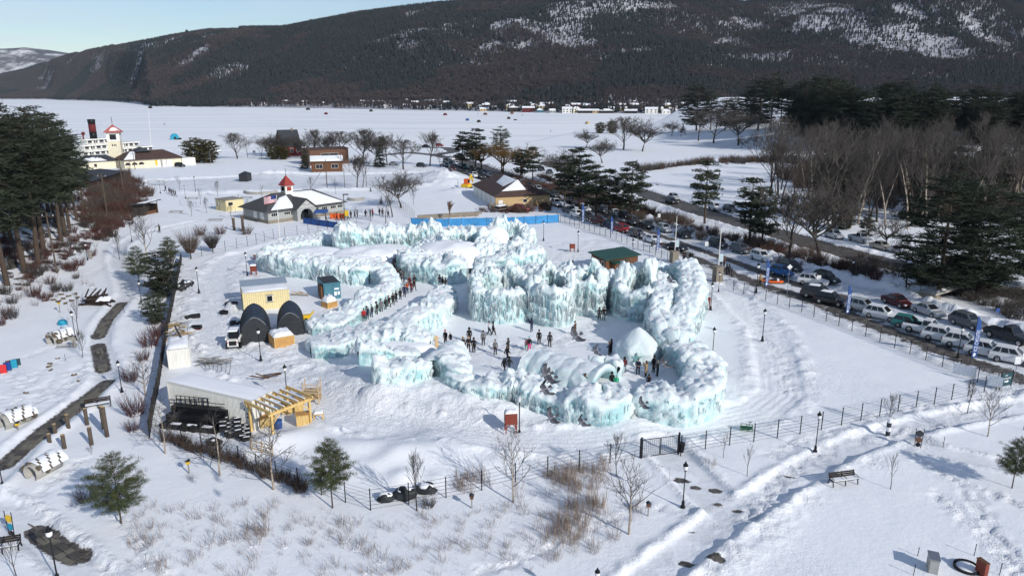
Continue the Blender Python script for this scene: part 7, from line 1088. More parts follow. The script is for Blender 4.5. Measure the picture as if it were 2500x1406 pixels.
# hedge along the front fence
hm_ = shrub_mesh('hedge_stems', 77, M['twig_warm'], 80, 1.15, .8, .4, .014, 3)
t = thing('hedge', 'brown leafless hedge along the front fence', 'hedge', tuple(P(560, 1120))); a0 = t.location.copy(); hl = smooth_line([P(u, v).xy for u, v in [(410, 1072), (450, 1090), (520, 1110), (600, 1140), (690, 1175), (740, 1200)]], .75)
for i, q in enumerate(hl): o = link('shrub', hm_, t); o.location = Vector((q[0], q[1], mz(*q))) - a0 + Vector((random.uniform(-.2, .2), random.uniform(-.2, .2), 0)); o.rotation_euler = (0, 0, i * 1.7); o.scale = (1, 1, random.uniform(.75, 1.05))
GB = 'brushy shrubs'
for i, (u, v, s, k, l) in enumerate([(332, 1010, 1.5, 'red', 'large red brown shrub beside the side fence'), (318, 930, 1.2, 'red', 'red brown shrub above the larger one'), (365, 845, 1.6, 'red', 'tall red brown thicket against the side fence'), (385, 820, 1.3, 'red', 'red brown thicket near the lumber pile'), (325, 1052, .8, 'red', 'low red shrub at the hydrant post'), (402, 690, 1.7, 'red', 'red brown brush between the dark pines'), (415, 640, 1.2, 'red', 'upper red brown brush by the young pine'), (350, 880, .9, 'red', 'small red shrub under the thicket'), (185, 1230, .9, 'reedg', 'arching grey shrub beside the young pine'), (215, 1222, .9, 'dark', 'dark drooping shrub beside the young pine'), (225, 700, .9, 'reedg', 'tan fountain grass clump above the log shelter'), (208, 695, .9, 'reed', 'brown grass clump above the log shelter'), (320, 1330, .7, 'reed', 'brown flattened grass clump below the young pine'), (345, 1318, .7, 'reed', 'ochre flattened grass clump below the young pine'), (350, 1385, .8, 'reedg', 'grey grass tuft at the lower meadow edge'), (395, 1385, .7, 'reed', 'olive grass tuft at the lower meadow edge'), (400, 1290, .7, 'reedg', 'thin grey weed clump in the meadow'), (840, 1318, 1.0, 'reedg', 'grey brown shrub in the middle of the meadow'), (868, 1340, 1.05, 'reedg', 'second grey brown shrub in the middle of the meadow'), (930, 1372, 1.1, 'reedg', 'tall shrub at the lower middle of the meadow'), (888, 1400, .7, 'reed', 'small reed tuft at the lower frame'), (695, 1335, .8, 'reedg', 'small dense shrub left alone in the meadow'), (555, 1318, 1.0, 'reedg', 'loose grey weeds in the meadow'), (620, 1330, 1.1, 'reedg', 'wide patch of grey weeds in the meadow'), (510, 1330, 1.0, 'reedg', 'branching weeds in the meadow'), (1045, 1238, .6, 'dark', 'low twiggy shrub under the fence sapling'), (1262, 1195, .9, 'reed', 'red brown grass at the birch foot'), (1145, 1205, .95, 'reed', 'reed bundle against the front fence'), (1740, 1138, .7, 'reed', 'reddish grass by the cross path'), (1725, 1130, .5, 'reed', 'small tan grass by the cross path'), (350, 1155, .6, 'reed', 'orange brown leaf heap beyond the young pine'), (470, 1170, .7, 'reedg', 'pale weeds beside the birdhouse post'), (490, 575, 1.6, 'red', 'low red brush patch behind the back fence'), (540, 572, 1.5, 'red', 'second low red brush patch behind the back fence'), (602, 572, 1.4, 'warm', 'brown brush patch by the tall log post'), (1340, 820, .01, 'dark', '')]):
 if not l: continue
 p = P(u, v); t = thing('shrub', l, 'shrub', tuple(p), i * 1.3, GB); o = link('stems', SH[k], t); o.scale = (s, s, s); part(t, 'snow_foot', 'snow_soft', (-.22 * s, -.2 * s, -.1, .22 * s, .2 * s, .05))
for i, (u, v, vt) in enumerate([(467, 632, 555), (520, 616, 562)]): p = P(u, v); t = thing('round_shrub_tree', ['round bushy bare tree by the back fence, the browner one', 'round bushy bare tree by the back fence, nearer the pavilion'][i], 'tree', tuple(p)); h = hgt(vt, p.y) - p.z; b = MB(); b.tube((0, 0, -.1), (0, 0, h * .6), .09, .05); b.build('trunk', M['bark'], t); o = link('crown', shrub_mesh('crown', 90 + i, M['twig_warm' if i == 0 else 'twig'], 260, h * .8, h * .2, .75, .014, 3), t); o.location = (0, 0, h * .2)
# street lamps
def lamp_proto():
 t = thing('street_lamp', 'x', 'street lamp'); b = MB(); b.lathe([(.21, 0), (.2, .12), (.13, .2), (.12, .55), (.07, .62), (.055, .7)], 10); b.build('base', M['black_metal'], t); b = MB(); b.tube((0, 0, .7), (0, 0, 3.25), .05, .04, 8); b.build('pole', M['black_metal'], t); b = MB(); b.lathe([(.05, 3.25), (.12, 3.32), (.1, 3.36)], 10); b.build('collar', M['black_metal'], t)
 b = MB(); b.lathe([(.09, 3.361), (.19, 3.5), (.2, 3.68), (.15, 3.78)], 10); b.build('globe', M['globe'], t, True); b = MB(); b.lathe([(.22, 3.781), (.19, 3.9), (.09, 4.0), (.06, 4.1), (.02, 4.2)], 10); b.build('cap', M['black_metal'], t); return t
LP = lamp_proto()
for i, (u, vt, vb, l) in enumerate([(1990, 1003, 1102, 'street lamp beside the bench path, outside the front fence'), (1667, 1125, 1238, 'street lamp at the cross path below the double gate'), (142, 1282, 1420, 'street lamp by the flagstone patch at the lower corner'), (298, 878, 957, 'street lamp above the iron bench'), (702, 888, 980, 'street lamp just beyond the pergola'), (637, 798, 880, 'street lamp in front of the larger hoop tent'), (1861, 752, 832, 'street lamp at the bend of the packed lane'), (1739, 797, 875, 'street lamp alone on the smooth snow by the slide wall'), (185, 757, 830, 'street lamp beside the rocky crawl tunnel'), (345, 684, 738, 'street lamp under the dark side pines'), (486, 650, 715, 'street lamp in the curve of the packed lane'), (604, 614, 674, 'street lamp beside the snow capped heater box'), (1735, 688, 757, 'street lamp next to the heater box by the slide wall'), (1411, 562, 616, 'street lamp near the heater box and the green cabin'), (1327, 538, 588, 'street lamp on open snow near the blue barrier'), (1197, 532, 560, 'street lamp just behind the castle at the blue barrier'), (1754, 662, 712, 'street lamp in front of the second stone pillar'), (1846, 640, 715, 'street lamp by the feather flag and the orange sledges'), (2338, 793, 872, 'street lamp among the white cars'), (2078, 632, 686, 'street lamp on the far snowbank of the street'), (214, 592, 636, 'street lamp on the wooded bank edge'), (322, 548, 590, 'street lamp at the path bend below the bank'), (757, 558, 578, 'street lamp behind the castle corner'), (8, 1090, 1190, 'street lamp cut by the side edge near the lower tunnel'), (1455, 1384, 1500, 'street lamp rising from the lower frame, only its head in view'), (1544, 582, 640, 'street lamp at the fence before the red car'), (453, 452, 485, 'street lamp on the far plaza by the visitors'), (478, 430, 472, 'street lamp on the plaza near the plowed lot'), (392, 442, 472, 'street lamp near the rail fence'), (585, 475, 508, 'street lamp beside the beige cabin'), (1162, 508, 535, 'street lamp behind the stone wall end'), (1360, 494, 532, 'street lamp at the street head by the blue barrier')]): p = P(u, vb); H = hgt(vt, p.y) - p.z; dup(LP, tuple(p), i * 1.1, l, H / 4.2, 'black park street lamps')
for c in list(LP.children): bpy.data.objects.remove(c)
bpy.data.objects.remove(LP)
p = P(1268, 1055); t = thing('pole', 'plain black pole with a pale top beside the heater box', 'pole', tuple(p)); b = MB(); b.tube((0, 0, 0), (0, 0, 3.0), .05); b.tube((0, 0, 0), (0, 0, .2), .12); b.build('shaft', M['black_metal'], t); b = MB(); b.tube((0, 0, 3.0), (0, 0, 3.4), .09); b.build('cap', M['globe'], t)
def poles():
 for (u, vt, vb, r, m, arm, l) in [(140, 518, 668, .15, 'log', 1, 'weathered utility pole leaning on the wooded bank'), (262, 424, 528, .16, 'log', 1, 'utility pole by the timber hall'), (303, 385, 480, .16, 'log', 0, 'utility pole at the end of the timber hall'), (330, 372, 415, .15, 'log', 1, 'short utility pole before the boathouse'), (757, 358, 422, .15, 'log', 0, 'utility pole at the corner of the brown wooden building'), (799, 390, 464, .16, 'log', 0, 'leaning service pole with a stay before the brown building'), (842, 412, 462, .1, 'log', 0, 'slim pole by the slanted trees'), (895, 410, 460, .1, 'log', 0, 'second slim pole by the slanted trees'), (842, 475, 540, .12, 'log', 0, 'pole with a yellow notice by the visitors'), (1118, 436, 460, .08, 'steel', 0, 'thin sign pole at the street corner'), (684, 476, 588, .06, 'white_paint', 0, 'white flagpole carrying the striped flag'), (515, 370, 402, .08, 'steel', 0, 'thin pole before the round cedar')]:
  p = P(u, vb); H = hgt(vt, p.y) - p.z; t = thing('utility_pole' if r > .08 else 'pole', l, 'pole', tuple(p)); b = MB(); b.tube((0, 0, -.2), (-.02 * H if u == 140 else 0, 0, H), r, r * .75, 8); b.build('shaft', M[m], t)
  if arm: b = MB(); b.beam((-1.1, 0, H - .7), (1.1, 0, H - .7), .12, .14); b.build('crossarm', M['log'], t); [MB().tube((x, 0, H - .63), (x, 0, H - .4), .06, n=5).build('insulator', M['globe'], t) for x in (-.9, .9)]
  if u == 799: b = MB(); b.tube((0, 0, H * .85), (-5.5, -1, 0), .07, n=5); b.build('stay', M['log'], t)
  if u == 842 and vb == 540: part(t, 'notice', 'yellow', (.1, -.15, 1.2, 1.0, -.08, 2.6)); part(t, 'lamp_head', 'black_metal', (-.1, -.3, H - .1, 1.2, .3, H + .1))
 p = P(684, 588); H = hgt(476, p.y) - p.z; t = thing('flag', 'striped flag with blue canton flying on the white pole', 'flag', (p.x, p.y, p.z + H)); w, h = 2.6, 1.5
 for i in range(13): z1 = -h * i / 13; z0 = -h * (i + 1) / 13; k = 8; x0 = .42 * w if i < 7 else 0; b = MB(); vs = [(-(x0 + (w - x0) * j / k) - .08, .12 * math.sin((x0 + (w - x0) * j / k) * 3), z - .5 * (x0 + (w - x0) * j / k) / w) for z in (z0, z1) for j in range(k + 1)]; b.add(vs, [(j, j + 1, k + 2 + j, k + 1 + j) for j in range(k)]); b.build('stripe', M['flag_red' if i % 2 == 0 else 'banner_white'], t)
 b = MB(); k = 5; vs = [(-(.42 * w * j / k) - .08, .12 * math.sin(.42 * w * j / k * 3), z - .5 * .42 * j / k) for z in (-h * 7 / 13, 0) for j in range(k + 1)]; b.add(vs, [(j, j + 1, k + 2 + j, k + 1 + j) for j in range(k)]); b.build('canton', M['flag_blue'], t)
poles()
def text_mesh(body, size):
 c = bpy.data.curves.new('lettering', 'FONT'); c.body = body; c.size = size; c.extrude = .006; c.resolution_u = 3; c.align_x = 'LEFT'; o = bpy.data.objects.new('lettering', c); C.objects.link(o); bpy.context.view_layer.update(); me = bpy.data.meshes.new_from_object(o.evaluated_get(bpy.context.evaluated_depsgraph_get())); bpy.data.objects.remove(o); return me
def letters(parent, body, size, mirror, Mx, m='banner_white'):
 me = text_mesh(body, size); me.materials.clear(); me.materials.append(M[m])
 if mirror: me.transform(Matrix.Scale(-1, 4, Vector((0, 1, 0)))); me.flip_normals()
 me.transform(Mx); me.name = 'lettering'; return link('lettering', me, parent)
# feather flags: blue, seen from behind so the words are mirrored
for i, (u, vt, vb, bl, l) in enumerate([(1866, 632, 708, 0, 'blue feather flag with mirrored ICE CASTLES beside the orange sledges'), (2063, 695, 775, 0, 'blue feather flag with mirrored ICE CASTLES before the black van'), (2368, 772, 888, 0, 'blue feather flag with mirrored ICE CASTLES among the white cars'), (1602, 556, 618, 0, 'blue feather flag with ICE CASTLES before the white sedan'), (1490, 527, 578, 0, 'curled blue feather flag by the red car'), (466, 790, 872, 1, 'dark feather flag bent over by the side fence'), (1420, 497, 550, 0, 'farthest blue feather flag near the grey pickup')]):
 p = P(u, vb); H = hgt(vt, p.y) - p.z; t = thing('feather_flag', l, 'flag', tuple(p), .05, 'feather flags'); b = MB(); b.tube((0, 0, -.1), (0, 0, H * .97), .03, .02, 6); b.build('pole', M['black_metal'], t); s = H / 4; W2 = .44 * s; ln = -1 if bl else 1
 out = [(.02, .55 * s), (W2, .55 * s), (W2 * 1.05, 2.6 * s), (W2 * .95, 3.3 * s), (W2 * .6, 3.75 * s), (.03, 4.0 * s)]; out = [(ln * x if not bl else -x - .18 * (z / s - .5) ** 1.6, z) for x, z in out]; out = out if ln > 0 else out[::-1]; b = MB(); b.prism(out, -.012, .012); b.build('cloth', M['banner_blue' if not bl else 'slate_roof'], t)
 if not bl:
  letters(t, 'ICE CASTLES', .40 * s, True, Matrix.Translation((W2 * .22, -.02, 1.05 * s)) @ Matrix.Rotation(R(90), 4, 'X') @ Matrix.Rotation(R(90), 4, 'Z') @ Matrix.Scale(.8, 4, Vector((1, 0, 0))))
  b = MB(); b.prism([(W2 * .25, .68 * s), (W2 * .5, .6 * s), (W2 * .78, .8 * s), (W2 * .5, .98 * s), (W2 * .3, .86 * s)], -.022, -.014); b.build('emblem', M['banner_white'], t)
# entrance sign
t, L = frame('entrance_sign', 'dark green ENTRANCE sign with an arrow at the fence corner', 'sign', 2440, 952, 2466, 946, 0)
for x in (-.05, L + .05): b = MB(); b.beam((x, 0, -.1), (x, 0, 2.0), .08, .08); b.build('post', M['black_metal'], t)
part(t, 'board', 'sign_green', (.02, -.03, .35, L - .02, .03, 1.75)); letters(t, 'ENTRANCE', .3, False, Matrix.Translation((.06, -.037, 1.08)) @ Matrix.Rotation(R(90), 4, 'X') @ Matrix.Scale((L - .12) / 1.72, 4, Vector((1, 0, 0)))); letters(t, 'PARK', .2, False, Matrix.Translation((L * .26, -.037, 1.45)) @ Matrix.Rotation(R(90), 4, 'X')); b = MB(); b.prism([(L * .3, .78), (L * .55, .78), (L * .55, .68), (L * .72, .85), (L * .55, 1.0), (L * .55, .92), (L * .3, .92)], -.04, -.032); b.build('arrow', M['banner_white'], t)
for (u, v, w, l) in [(2350, 922, 2.2, 'pale mesh banner with worn lettering on the street fence'), (2425, 950, 1.3, 'small pale banner at the street fence end')]: p = P(u, v); t = thing('fence_banner', l, 'banner', (p.x, p.y - .12, p.z), -.72); part(t, 'cloth', mat('worn_banner', (.5, .53, .58), .8, col2=(.75, .77, .8), scale=5), (-w / 2, -.02, .35, w / 2, 0, 1.5)); [part(t, 'tie', 'black_metal', (x - .02, -.03, 1.4, x + .02, .06, 1.55)) for x in (-w / 2, w / 2)]
# street signs
for (u, vt, vb, kind, l) in [(1921, 645, 722, 'diamond', 'diamond street sign on a post beside the blue car'), (1996, 672, 705, 'rect', 'pale rectangular street sign before the white car'), (1723, 590, 626, 'rect', 'pale rectangular sign by the gate pillars'), (1608, 522, 550, 'rect', 'white rectangular sign on the far snowbank'), (1725, 552, 580, 'blue', 'small blue parking sign in the brush'), (2430, 752, 790, 'blue', 'small blue parking sign on the snowy bank'), (2475, 870, 930, 'rect', 'pale sign post by the street fence end'), (1378, 490, 515, 'diamond', 'small diamond sign at the street head'), (1400, 498, 520, 'rect', 'small white sign between the queued cars'), (1470, 483, 505, 'diamond', 'diamond sign in the dark brush'), (1556, 510, 528, 'rect', 'tiny pale sign on the snowbank')]:
 p = P(u, vb); H = hgt(vt, p.y) - p.z; t = thing('street_sign', l, 'sign', tuple(p)); b = MB(); b.tube((0, 0, -.2), (0, 0, H - .1), .035, n=5); b.build('post', M['steel'], t); b = MB(); s = .42
 if kind == 'diamond': b.prism([(0, H - 2 * s), (s, H - s), (0, H), (-s, H - s)], -.06, -.036)
 elif kind == 'rect': b.box(-.32, -.06, H - .85, .32, -.036, H)
 else: b.box(-.25, -.06, H - .6, .25, -.036, H)
 b.build('plate', M['banner_blue' if kind == 'blue' else 'globe'], t)
# stone gate pillars with their flagpoles, pillar signs
for i, (u, vb, w, vt, fv, l) in enumerate([(1645, 642, 20, 615, 530, 'stone gate pillar nearer the castle'), (1751, 688, 22, 652, 558, 'stone gate pillar nearer the street flags')]):
 p = P(u, vb); m = mpp(p.y); h = hgt(vt, p.y) - p.z; t = thing('gate_pillar', l, 'pillar', tuple(p), .3, 'stone gate pillars'); s = w * m / 2 * .85
 for k in range(5):
  for q in range(2): g = random.uniform(-.03, .03); x0 = -s + q * s + (.18 if k % 2 else 0); part(t, 'stone', 'stone', (max(-s, x0 - .15 if q else -s) + .01 + (0.15 if q else 0), -s + g, h * k / 5 + .01, (s if q else x0 + s) - .01, s + g, h * (k + 1) / 5 - .01))
 part(t, 'cap', 'stone', (-s - .08, -s - .08, h + .001, s + .08, s + .08, h + .14)); p2 = P(u + 3, vb - 4); H = hgt(fv, p2.y) - p2.z; f = thing('flagpole', ['bare white flagpole by the nearer stone pillar', 'bare white flagpole by the farther stone pillar'][i], 'pole', (p2.x, p2.y + .6, p2.z), 0, 'bare flagpoles'); b = MB(); b.tube((0, 0, 0), (0, 0, H), .09, .05, 8); b.build('shaft', M['white_paint'], f); b = MB(); b.sphere((0, 0, H + .08), .1, 8, 5); b.build('ball', M['steel'], f); part(f, 'banner', mat('pale_sign', (.5, .62, .66), .6), (.1, -.03, h + .5, .7, .03, h + 1.8))
# art banners, totem, bird houses, stakes
for (u, vb, vt, l, cs) in [(2240, 1092, 1045, 'hanging art banner with two dark discs on the bench path', ('slate_roof', 'brick_dark')), (30, 1310, 1248, 'hanging art banner with yellow and blue discs by the lower path', ('yellow', 'teal'))]:
 p = P(u, vb); H = hgt(vt, p.y) - p.z; t = thing('art_banner', l, 'banner', tuple(p), -.3, 'hanging art banners')
 for x in (-.32, .32): b = MB(); b.tube((x * .7, 0, -.1), (x, 0, H), .03, n=5); b.build('post', M['black_metal'], t)
 for k, c in enumerate(cs): b = MB(); z = H * (.72 - .32 * k); b.tube((0, -.02, z), (0, .02, z), .3 - .04 * k, n=16); b.build('disc', M[c], t)
 b = MB(); b.tube((0, -.015, H * .15), (0, .015, H * .15), .2, n=16); b.build('ring', M['black_metal'], t)
p = P(2167, 1062); t = thing('totem_post', 'black and white snow dusted totem post by the bushy sapling', 'post', tuple(p));
for k in range(4): b = MB(); b.lathe([(.2, .42 * k), (.2, .42 * k + .41)], 10); b.build('drum', M['slate_roof' if k % 2 == 0 else 'banner_white'], t)
for (u, vb, vt, l) in [(1152, 1240, 1209, 'wooden birdhouse on a post below the front fence'), (462, 1155, 1125, 'yellow topped birdhouse post by the meadow weeds'), (1582, 1258, 1228, 'small bird post beside the lone birch'), (45, 1052, 1032, 'yellow and red marker post by the crawl tunnel'), (147, 762, 738, 'small yellow star marker by the bank')]:
 p = P(u, vb); H = hgt(vt, p.y) - p.z; t = thing('birdhouse' if u > 200 else 'marker_post', l, 'post', tuple(p)); part(t, 'post', 'lumber_grey', (-.04, -.04, -.1, .04, .04, H - .25)); part(t, 'box', 'wood_brown' if u != 462 and u > 60 and u != 147 else 'yellow', (-.13, -.13, H - .249, .13, .13, H)); b = MB(); b.add([(-.18, -.18, H + .001), (.18, -.18, H + .001), (.18, .18, H + .001), (-.18, .18, H + .001), (0, -.18, H + .14), (0, .18, H + .14)], [(0, 1, 4), (1, 2, 5, 4), (2, 3, 5), (3, 0, 4, 5), (3, 2, 1, 0)]); b.build('roof', M['slate_roof'], t)
for i, (u, vb, vt, l) in enumerate([(2302, 1090, 1068, 'dark stake beside the snowy footprints'), (2240, 1355, 1338, 'thin stake behind the electric cabinet'), (2378, 1355, 1330, 'thin stake beyond the half buried pipe'), (2230, 1402, 1380, 'thin stake in front of the electric cabinet'), (2440, 1402, 1376, 'thin stake beside the red board'), (195, 1013, 998, 'black short stake beside the log posts'), (160, 882, 866, 'black short stake in the playground snow'), (304, 768, 748, 'leaning stick by the flagstone path'), (2498, 1050, 1010, 'dark stake cut by the picture edge')]): p = P(u, vb); H = max(.4, hgt(vt, p.y) - p.z); t = thing('stake', l, 'stake', tuple(p), 0, 'stakes in the snow'); b = MB(); b.tube((0, 0, -.2), (.03, 0, H), .025, n=5); b.build('shaft', M['dark_plastic'], t); b = MB(); b.tube((.03, 0, H), (.03, 0, H + .07), .035, n=5); b.build('tip', M['black_metal'], t)
t, L = frame('electric_cabinet', 'grey metal electric cabinet half sunk in the snow', 'cabinet', 2265, 1396, 2283, 1400, .2); part(t, 'body', 'concrete', (0, 0, 0, L + .15, .95, 1.15)); part(t, 'lid', 'steel', (-.05, -.05, 1.151, L + .2, 1.0, 1.2)); part(t, 'door', 'grey_wall', (.05, -.02, .1, L + .1, -.003, 1.05))
p = P(2360, 1385); t = thing('buried_pipe', 'half buried black ring of a pipe in the snow', 'pipe', (p.x, p.y, p.z - .35), .2); n = 22; b = MB(); vs = [];
for z, r in ((0, .78), (.5, .78), (.5, .7), (0, .7)): vs += [(r * math.cos(6.283 * i / n), r * math.sin(6.283 * i / n), z) for i in range(n)]
b.add(vs, [(k * n + i, k * n + (i + 1) % n, (k + 1) * n + (i + 1) % n, (k + 1) * n + i) for k in range(3) for i in range(n)]); b.build('ring', M['dark_plastic'], t); b = MB(); b.lathe([(.69, .3), (.6, .44), (.3, .5), (.02, .52)], 20); b.build('snow_cover', M['snow_soft'], t, True)
t, L = frame('red_board', 'brown red post board with a white box on its side', 'post', 2402, 1410, 2412, 1408, .2); part(t, 'board', 'heater_red', (0, 0, 0, .28, .7, 1.15)); part(t, 'meter_box', 'grey_wall', (.281, .15, .35, .55, .5, .75)); part(t, 'cap', 'wood_brown', (-.03, -.03, 1.151, .31, .73, 1.2))
p = P(1822, 1050); t = thing('reel_mower', 'small green caged machine lying on the lane bank', 'machine', tuple(p), -.25)
for x in (-.5, 0, .5): b = MB(); b.beam((x, -.25, .05), (x, -.25, .5), .04, .04); b.beam((x, .25, .05), (x, .25, .5), .04, .04); b.beam((x, -.25, .5), (x, .25, .5), .04, .04); b.build('hoop', M['green_paint'], t)
for y in (-.25, .25):
 for z in (.06, .3, .5): b = MB(); b.beam((-.55, y, z), (.55, y, z), .04, .04); b.build('rail', M['green_paint'], t)
b = MB(); b.tube((-.45, 0, .25), (.45, 0, .25), .17, n=8); b.build('reel', M['sign_green'], t); b = MB(); b.beam((.2, 0, .5), (.3, 0, .85), .04, .04); b.beam((.15, 0, .85), (.45, 0, .85), .04, .04); b.build('handle', M['dark_plastic'], t)
# footbridge, culvert mouth and crosswalk
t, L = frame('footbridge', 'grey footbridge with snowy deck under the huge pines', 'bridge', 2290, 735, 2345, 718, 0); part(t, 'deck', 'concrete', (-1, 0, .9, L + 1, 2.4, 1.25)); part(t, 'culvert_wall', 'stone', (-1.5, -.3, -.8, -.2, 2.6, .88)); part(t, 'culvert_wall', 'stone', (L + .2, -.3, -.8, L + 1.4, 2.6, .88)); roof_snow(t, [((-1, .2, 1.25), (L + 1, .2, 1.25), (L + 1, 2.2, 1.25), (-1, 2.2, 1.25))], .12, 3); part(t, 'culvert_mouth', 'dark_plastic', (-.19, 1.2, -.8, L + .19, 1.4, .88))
hw = bpy.data.objects['highway']
for i in range(7): a, c = P(2402 + i * 12, 702 + 0 * i), P(2422 + i * 12, 690); z = max(gz(a.x, a.y), gz(c.x, c.y)) + .03; d = Vector((.22, .05)); b = MB(); b.slab([(a.x - d.x, a.y), (a.x + d.x, a.y), (c.x + d.x, c.y), (c.x - d.x, c.y)], z, z + .015); b.build('crosswalk_bar', M['globe'], hw)
# ================================================================ CARS
PAINT = {k: mat('paint_' + k, c, .3, mt, var=.03, spec=.5) for k, (c, mt) in dict(white=((.72, .73, .74), 0), silver=((.42, .44, .46), .4), grey=((.13, .14, .15), .3), charcoal=((.045, .05, .055), .3), black=((.012, .013, .015), .1), navy=((.015, .025, .06), .2), blue=((.02, .12, .33), .2), red=((.3, .02, .02), .1), maroon=((.07, .012, .016), .2), teal=((.04, .2, .19), .2), beige=((.38, .35, .3), .2)).items()}
def loft(b, secs, mi=0):
 """sections: x, half width low, half width high, z low, z high -> closed shell with rounded shoulders"""
 vs = []; n = 8
 for x, w0, w1, z0, z1 in secs: m = (z0 + z1) / 2; vs += [(x, -w0 * .94, z0), (x, -w0, z0 + (z1 - z0) * .25), (x, -w0 * .985, m + (z1 - z0) * .2), (x, -w1 * .9, z1), (x, w1 * .9, z1), (x, w0 * .985, m + (z1 - z0) * .2), (x, w0, z0 + (z1 - z0) * .25), (x, w0 * .94, z0)]
 fs = [(k * n + i, (k + 1) * n + i, (k + 1) * n + (i + 1) % n, k * n + (i + 1) % n) for k in range(len(secs) - 1) for i in range(n)]; fs += [tuple(range(n)), tuple(range(len(vs) - 1, len(vs) - n - 1, -1))]
 b.add(vs, fs, mi)
KIND = dict(  # length, belt height, roof height, cabin floor x (rear..front), cabin roof x, hood height, half width, ground clearance
 suv=(4.65, 1.08, 1.7, -2.2, .98, -1.68, .2, .98, .94, .3), sedan=(4.75, .95, 1.45, -1.65, 1.05, -.95, .1, .86, .91, .22), van=(5.1, 1.05, 1.78, -2.45, 1.45, -2.2, .55, .98, .98, .25), pickup=(5.6, 1.12, 1.85, -.55, 1.15, -.4, .5, 1.08, .98, .38), hatch=(4.1, 1.0, 1.55, -1.95, .9, -1.5, .15, .92, .88, .25))
def car_proto(kind):
 L, zb, zr, ca, cb, ra, rb, zh, w, gc = KIND[kind]; f, r = L / 2, -L / 2; t = thing('parked_car' if kind != 'pickup' else 'pickup_truck', 'x', 'car' if kind != 'pickup' else 'pickup truck'); b = MB()
 tail = zb if kind != 'pickup' else zb
 secs = [(r, w * .86, w * .8, gc + .12, zb * .82), (r + .12, w * .97, w * .9, gc, zb * .98), (ca, w, w * .93, gc, zb), (cb, w, w * .93, gc, zb), (cb + .05, w, w * .92, gc, zh + .02), (f - .45, w * .97, w * .86, gc, zh * .9), (f - .1, w * .9, w * .74, gc + .06, zh * .76), (f, w * .74, w * .62, gc + .14, zh * .62)]; loft(b, secs)
 e = .012; cw, rw = w * .9, w * .72     # cabin: pillars and roof
 c = [(ca, -cw, zb - e), (cb, -cw, zb - e), (cb, cw, zb - e), (ca, cw, zb - e), (ra, -rw, zr), (rb, -rw, zr), (rb, rw, zr), (ra, rw, zr)]; b.add(c, [(0, 1, 5, 4), (1, 2, 6, 5), (2, 3, 7, 6), (3, 0, 4, 7), (4, 5, 6, 7)])
 body = b.build('body', PAINT['white'], t); body.material_slots[0].link = 'OBJECT'; body.material_slots[0].material = PAINT['white']; C0 = [Vector(p) for p in c]
 def pane(i0, i1, i2, i3, s0, s1, t0, t1, out):
  A, B_, D_, E_ = C0[i0], C0[i1], C0[i2], C0[i3]; f_ = lambda s, q: A.lerp(B_, s).lerp(E_.lerp(D_, s), q) + Vector(out) * .016; g = MB(); q = [f_(s0, t0), f_(s1, t0), f_(s1 - .0, t1), f_(s0 + .0, t1)]; q2 = [p - Vector(out) * .03 for p in q]; g.add(q + q2, [(0, 1, 2, 3), (0, 4, 5, 1), (1, 5, 6, 2), (2, 6, 7, 3), (3, 7, 4, 0)]); g.build('window', M['glass_dark'], t)
 pane(1, 2, 6, 5, .08, .92, .1, .92, (.8, 0, .5)); pane(3, 0, 4, 7, .1, .9, .15, .9, (-.8, 0, .4))
 cuts = [(.06, .5), (.54, .9)] if kind in ('sedan', 'pickup', 'hatch') else [(.05, .28), (.32, .58), (.62, .9)]
 for s0, s1 in cuts: pane(0, 1, 5, 4, s0, s1, .12, .88, (0, -1, .2)); pane(2, 3, 7, 6, 1 - s1, 1 - s0, .12, .88, (0, 1, .2))
 for s in (-1, 1):
  g = MB(); g.box(f - .3, s * w * .74 - .16, zh * .68, f - .03, s * w * .74 + .16, zh * .82); g.build('headlight', M['chrome_light'], t); g = MB(); g.box(r - .02, s * w * .78 - .1, zb * .66, r + .12, s * w * .78 + .1, zb * .9); g.build('taillight', M['tail_red'], t); g = MB(); g.box(cb - .45, s * (w + .06) - .09, zb + .02, cb - .32, s * (w + .06) + .09, zb + .17); mi = g.build('mirror', PAINT['white'], t); mi.material_slots[0].link = 'OBJECT'; mi.material_slots[0].material = PAINT['white']
 g = MB(); g.box(f - .04, -w * .5, gc + .2, f + .015, w * .5, zh * .55); g.build('grille', M['dark_plastic'], t)
 if kind == 'pickup': g = MB(); g.box(r + .15, -w * .8, zb + .005, ca - .05, w * .8, zb + .012); g.build('bed', M['dark_plastic'], t)
 wr = .36 if kind not in ('pickup', 'hatch') else (.42 if kind == 'pickup' else .32)
 for x in (f - .95, r + .95):
  for s in (-1, 1):
   g = MB(); g.lathe([(wr, -.12), (wr * 1.03, 0), (wr, .12)], 14); g2 = MB(); g2.M = Matrix.Translation((x, s * (w - .09), wr)) @ Matrix.Rotation(R(90), 4, 'X'); g2.lathe([(wr * .92, -.115), (wr, -.08), (wr, .08), (wr * .92, .115)], 14); wh = g2.build('wheel', M['tyre'], t, True); g3 = MB(); g3.M = Matrix.Translation((x, s * (w + .03), wr)) @ Matrix.Rotation(R(90), 4, 'X'); g3.lathe([(wr * .6, -.02), (wr * .62, .015), (wr * .2, .03)], 10); g3.build('rim', M['rim'], wh)
 return t
def car_far(kind):
 """small in the picture: body with cabin glass and wheels as three meshes"""
 t = car_proto(kind)
 for c in list(t.children):
  if c.name.split('.')[0] in ('mirror', 'grille') : bpy.data.objects.remove(c)
  elif c.name.split('.')[0] == 'wheel':
   for k in list(c.children): bpy.data.objects.remove(k)
 return t
CARS = {k: car_proto(k) for k in KIND}; FARC = {k: car_far(k) for k in ('suv', 'sedan', 'van', 'pickup')}
ST_L = smooth_line(ST_F, 2.0); HW_L = smooth_line(FAR_C, 2.0)
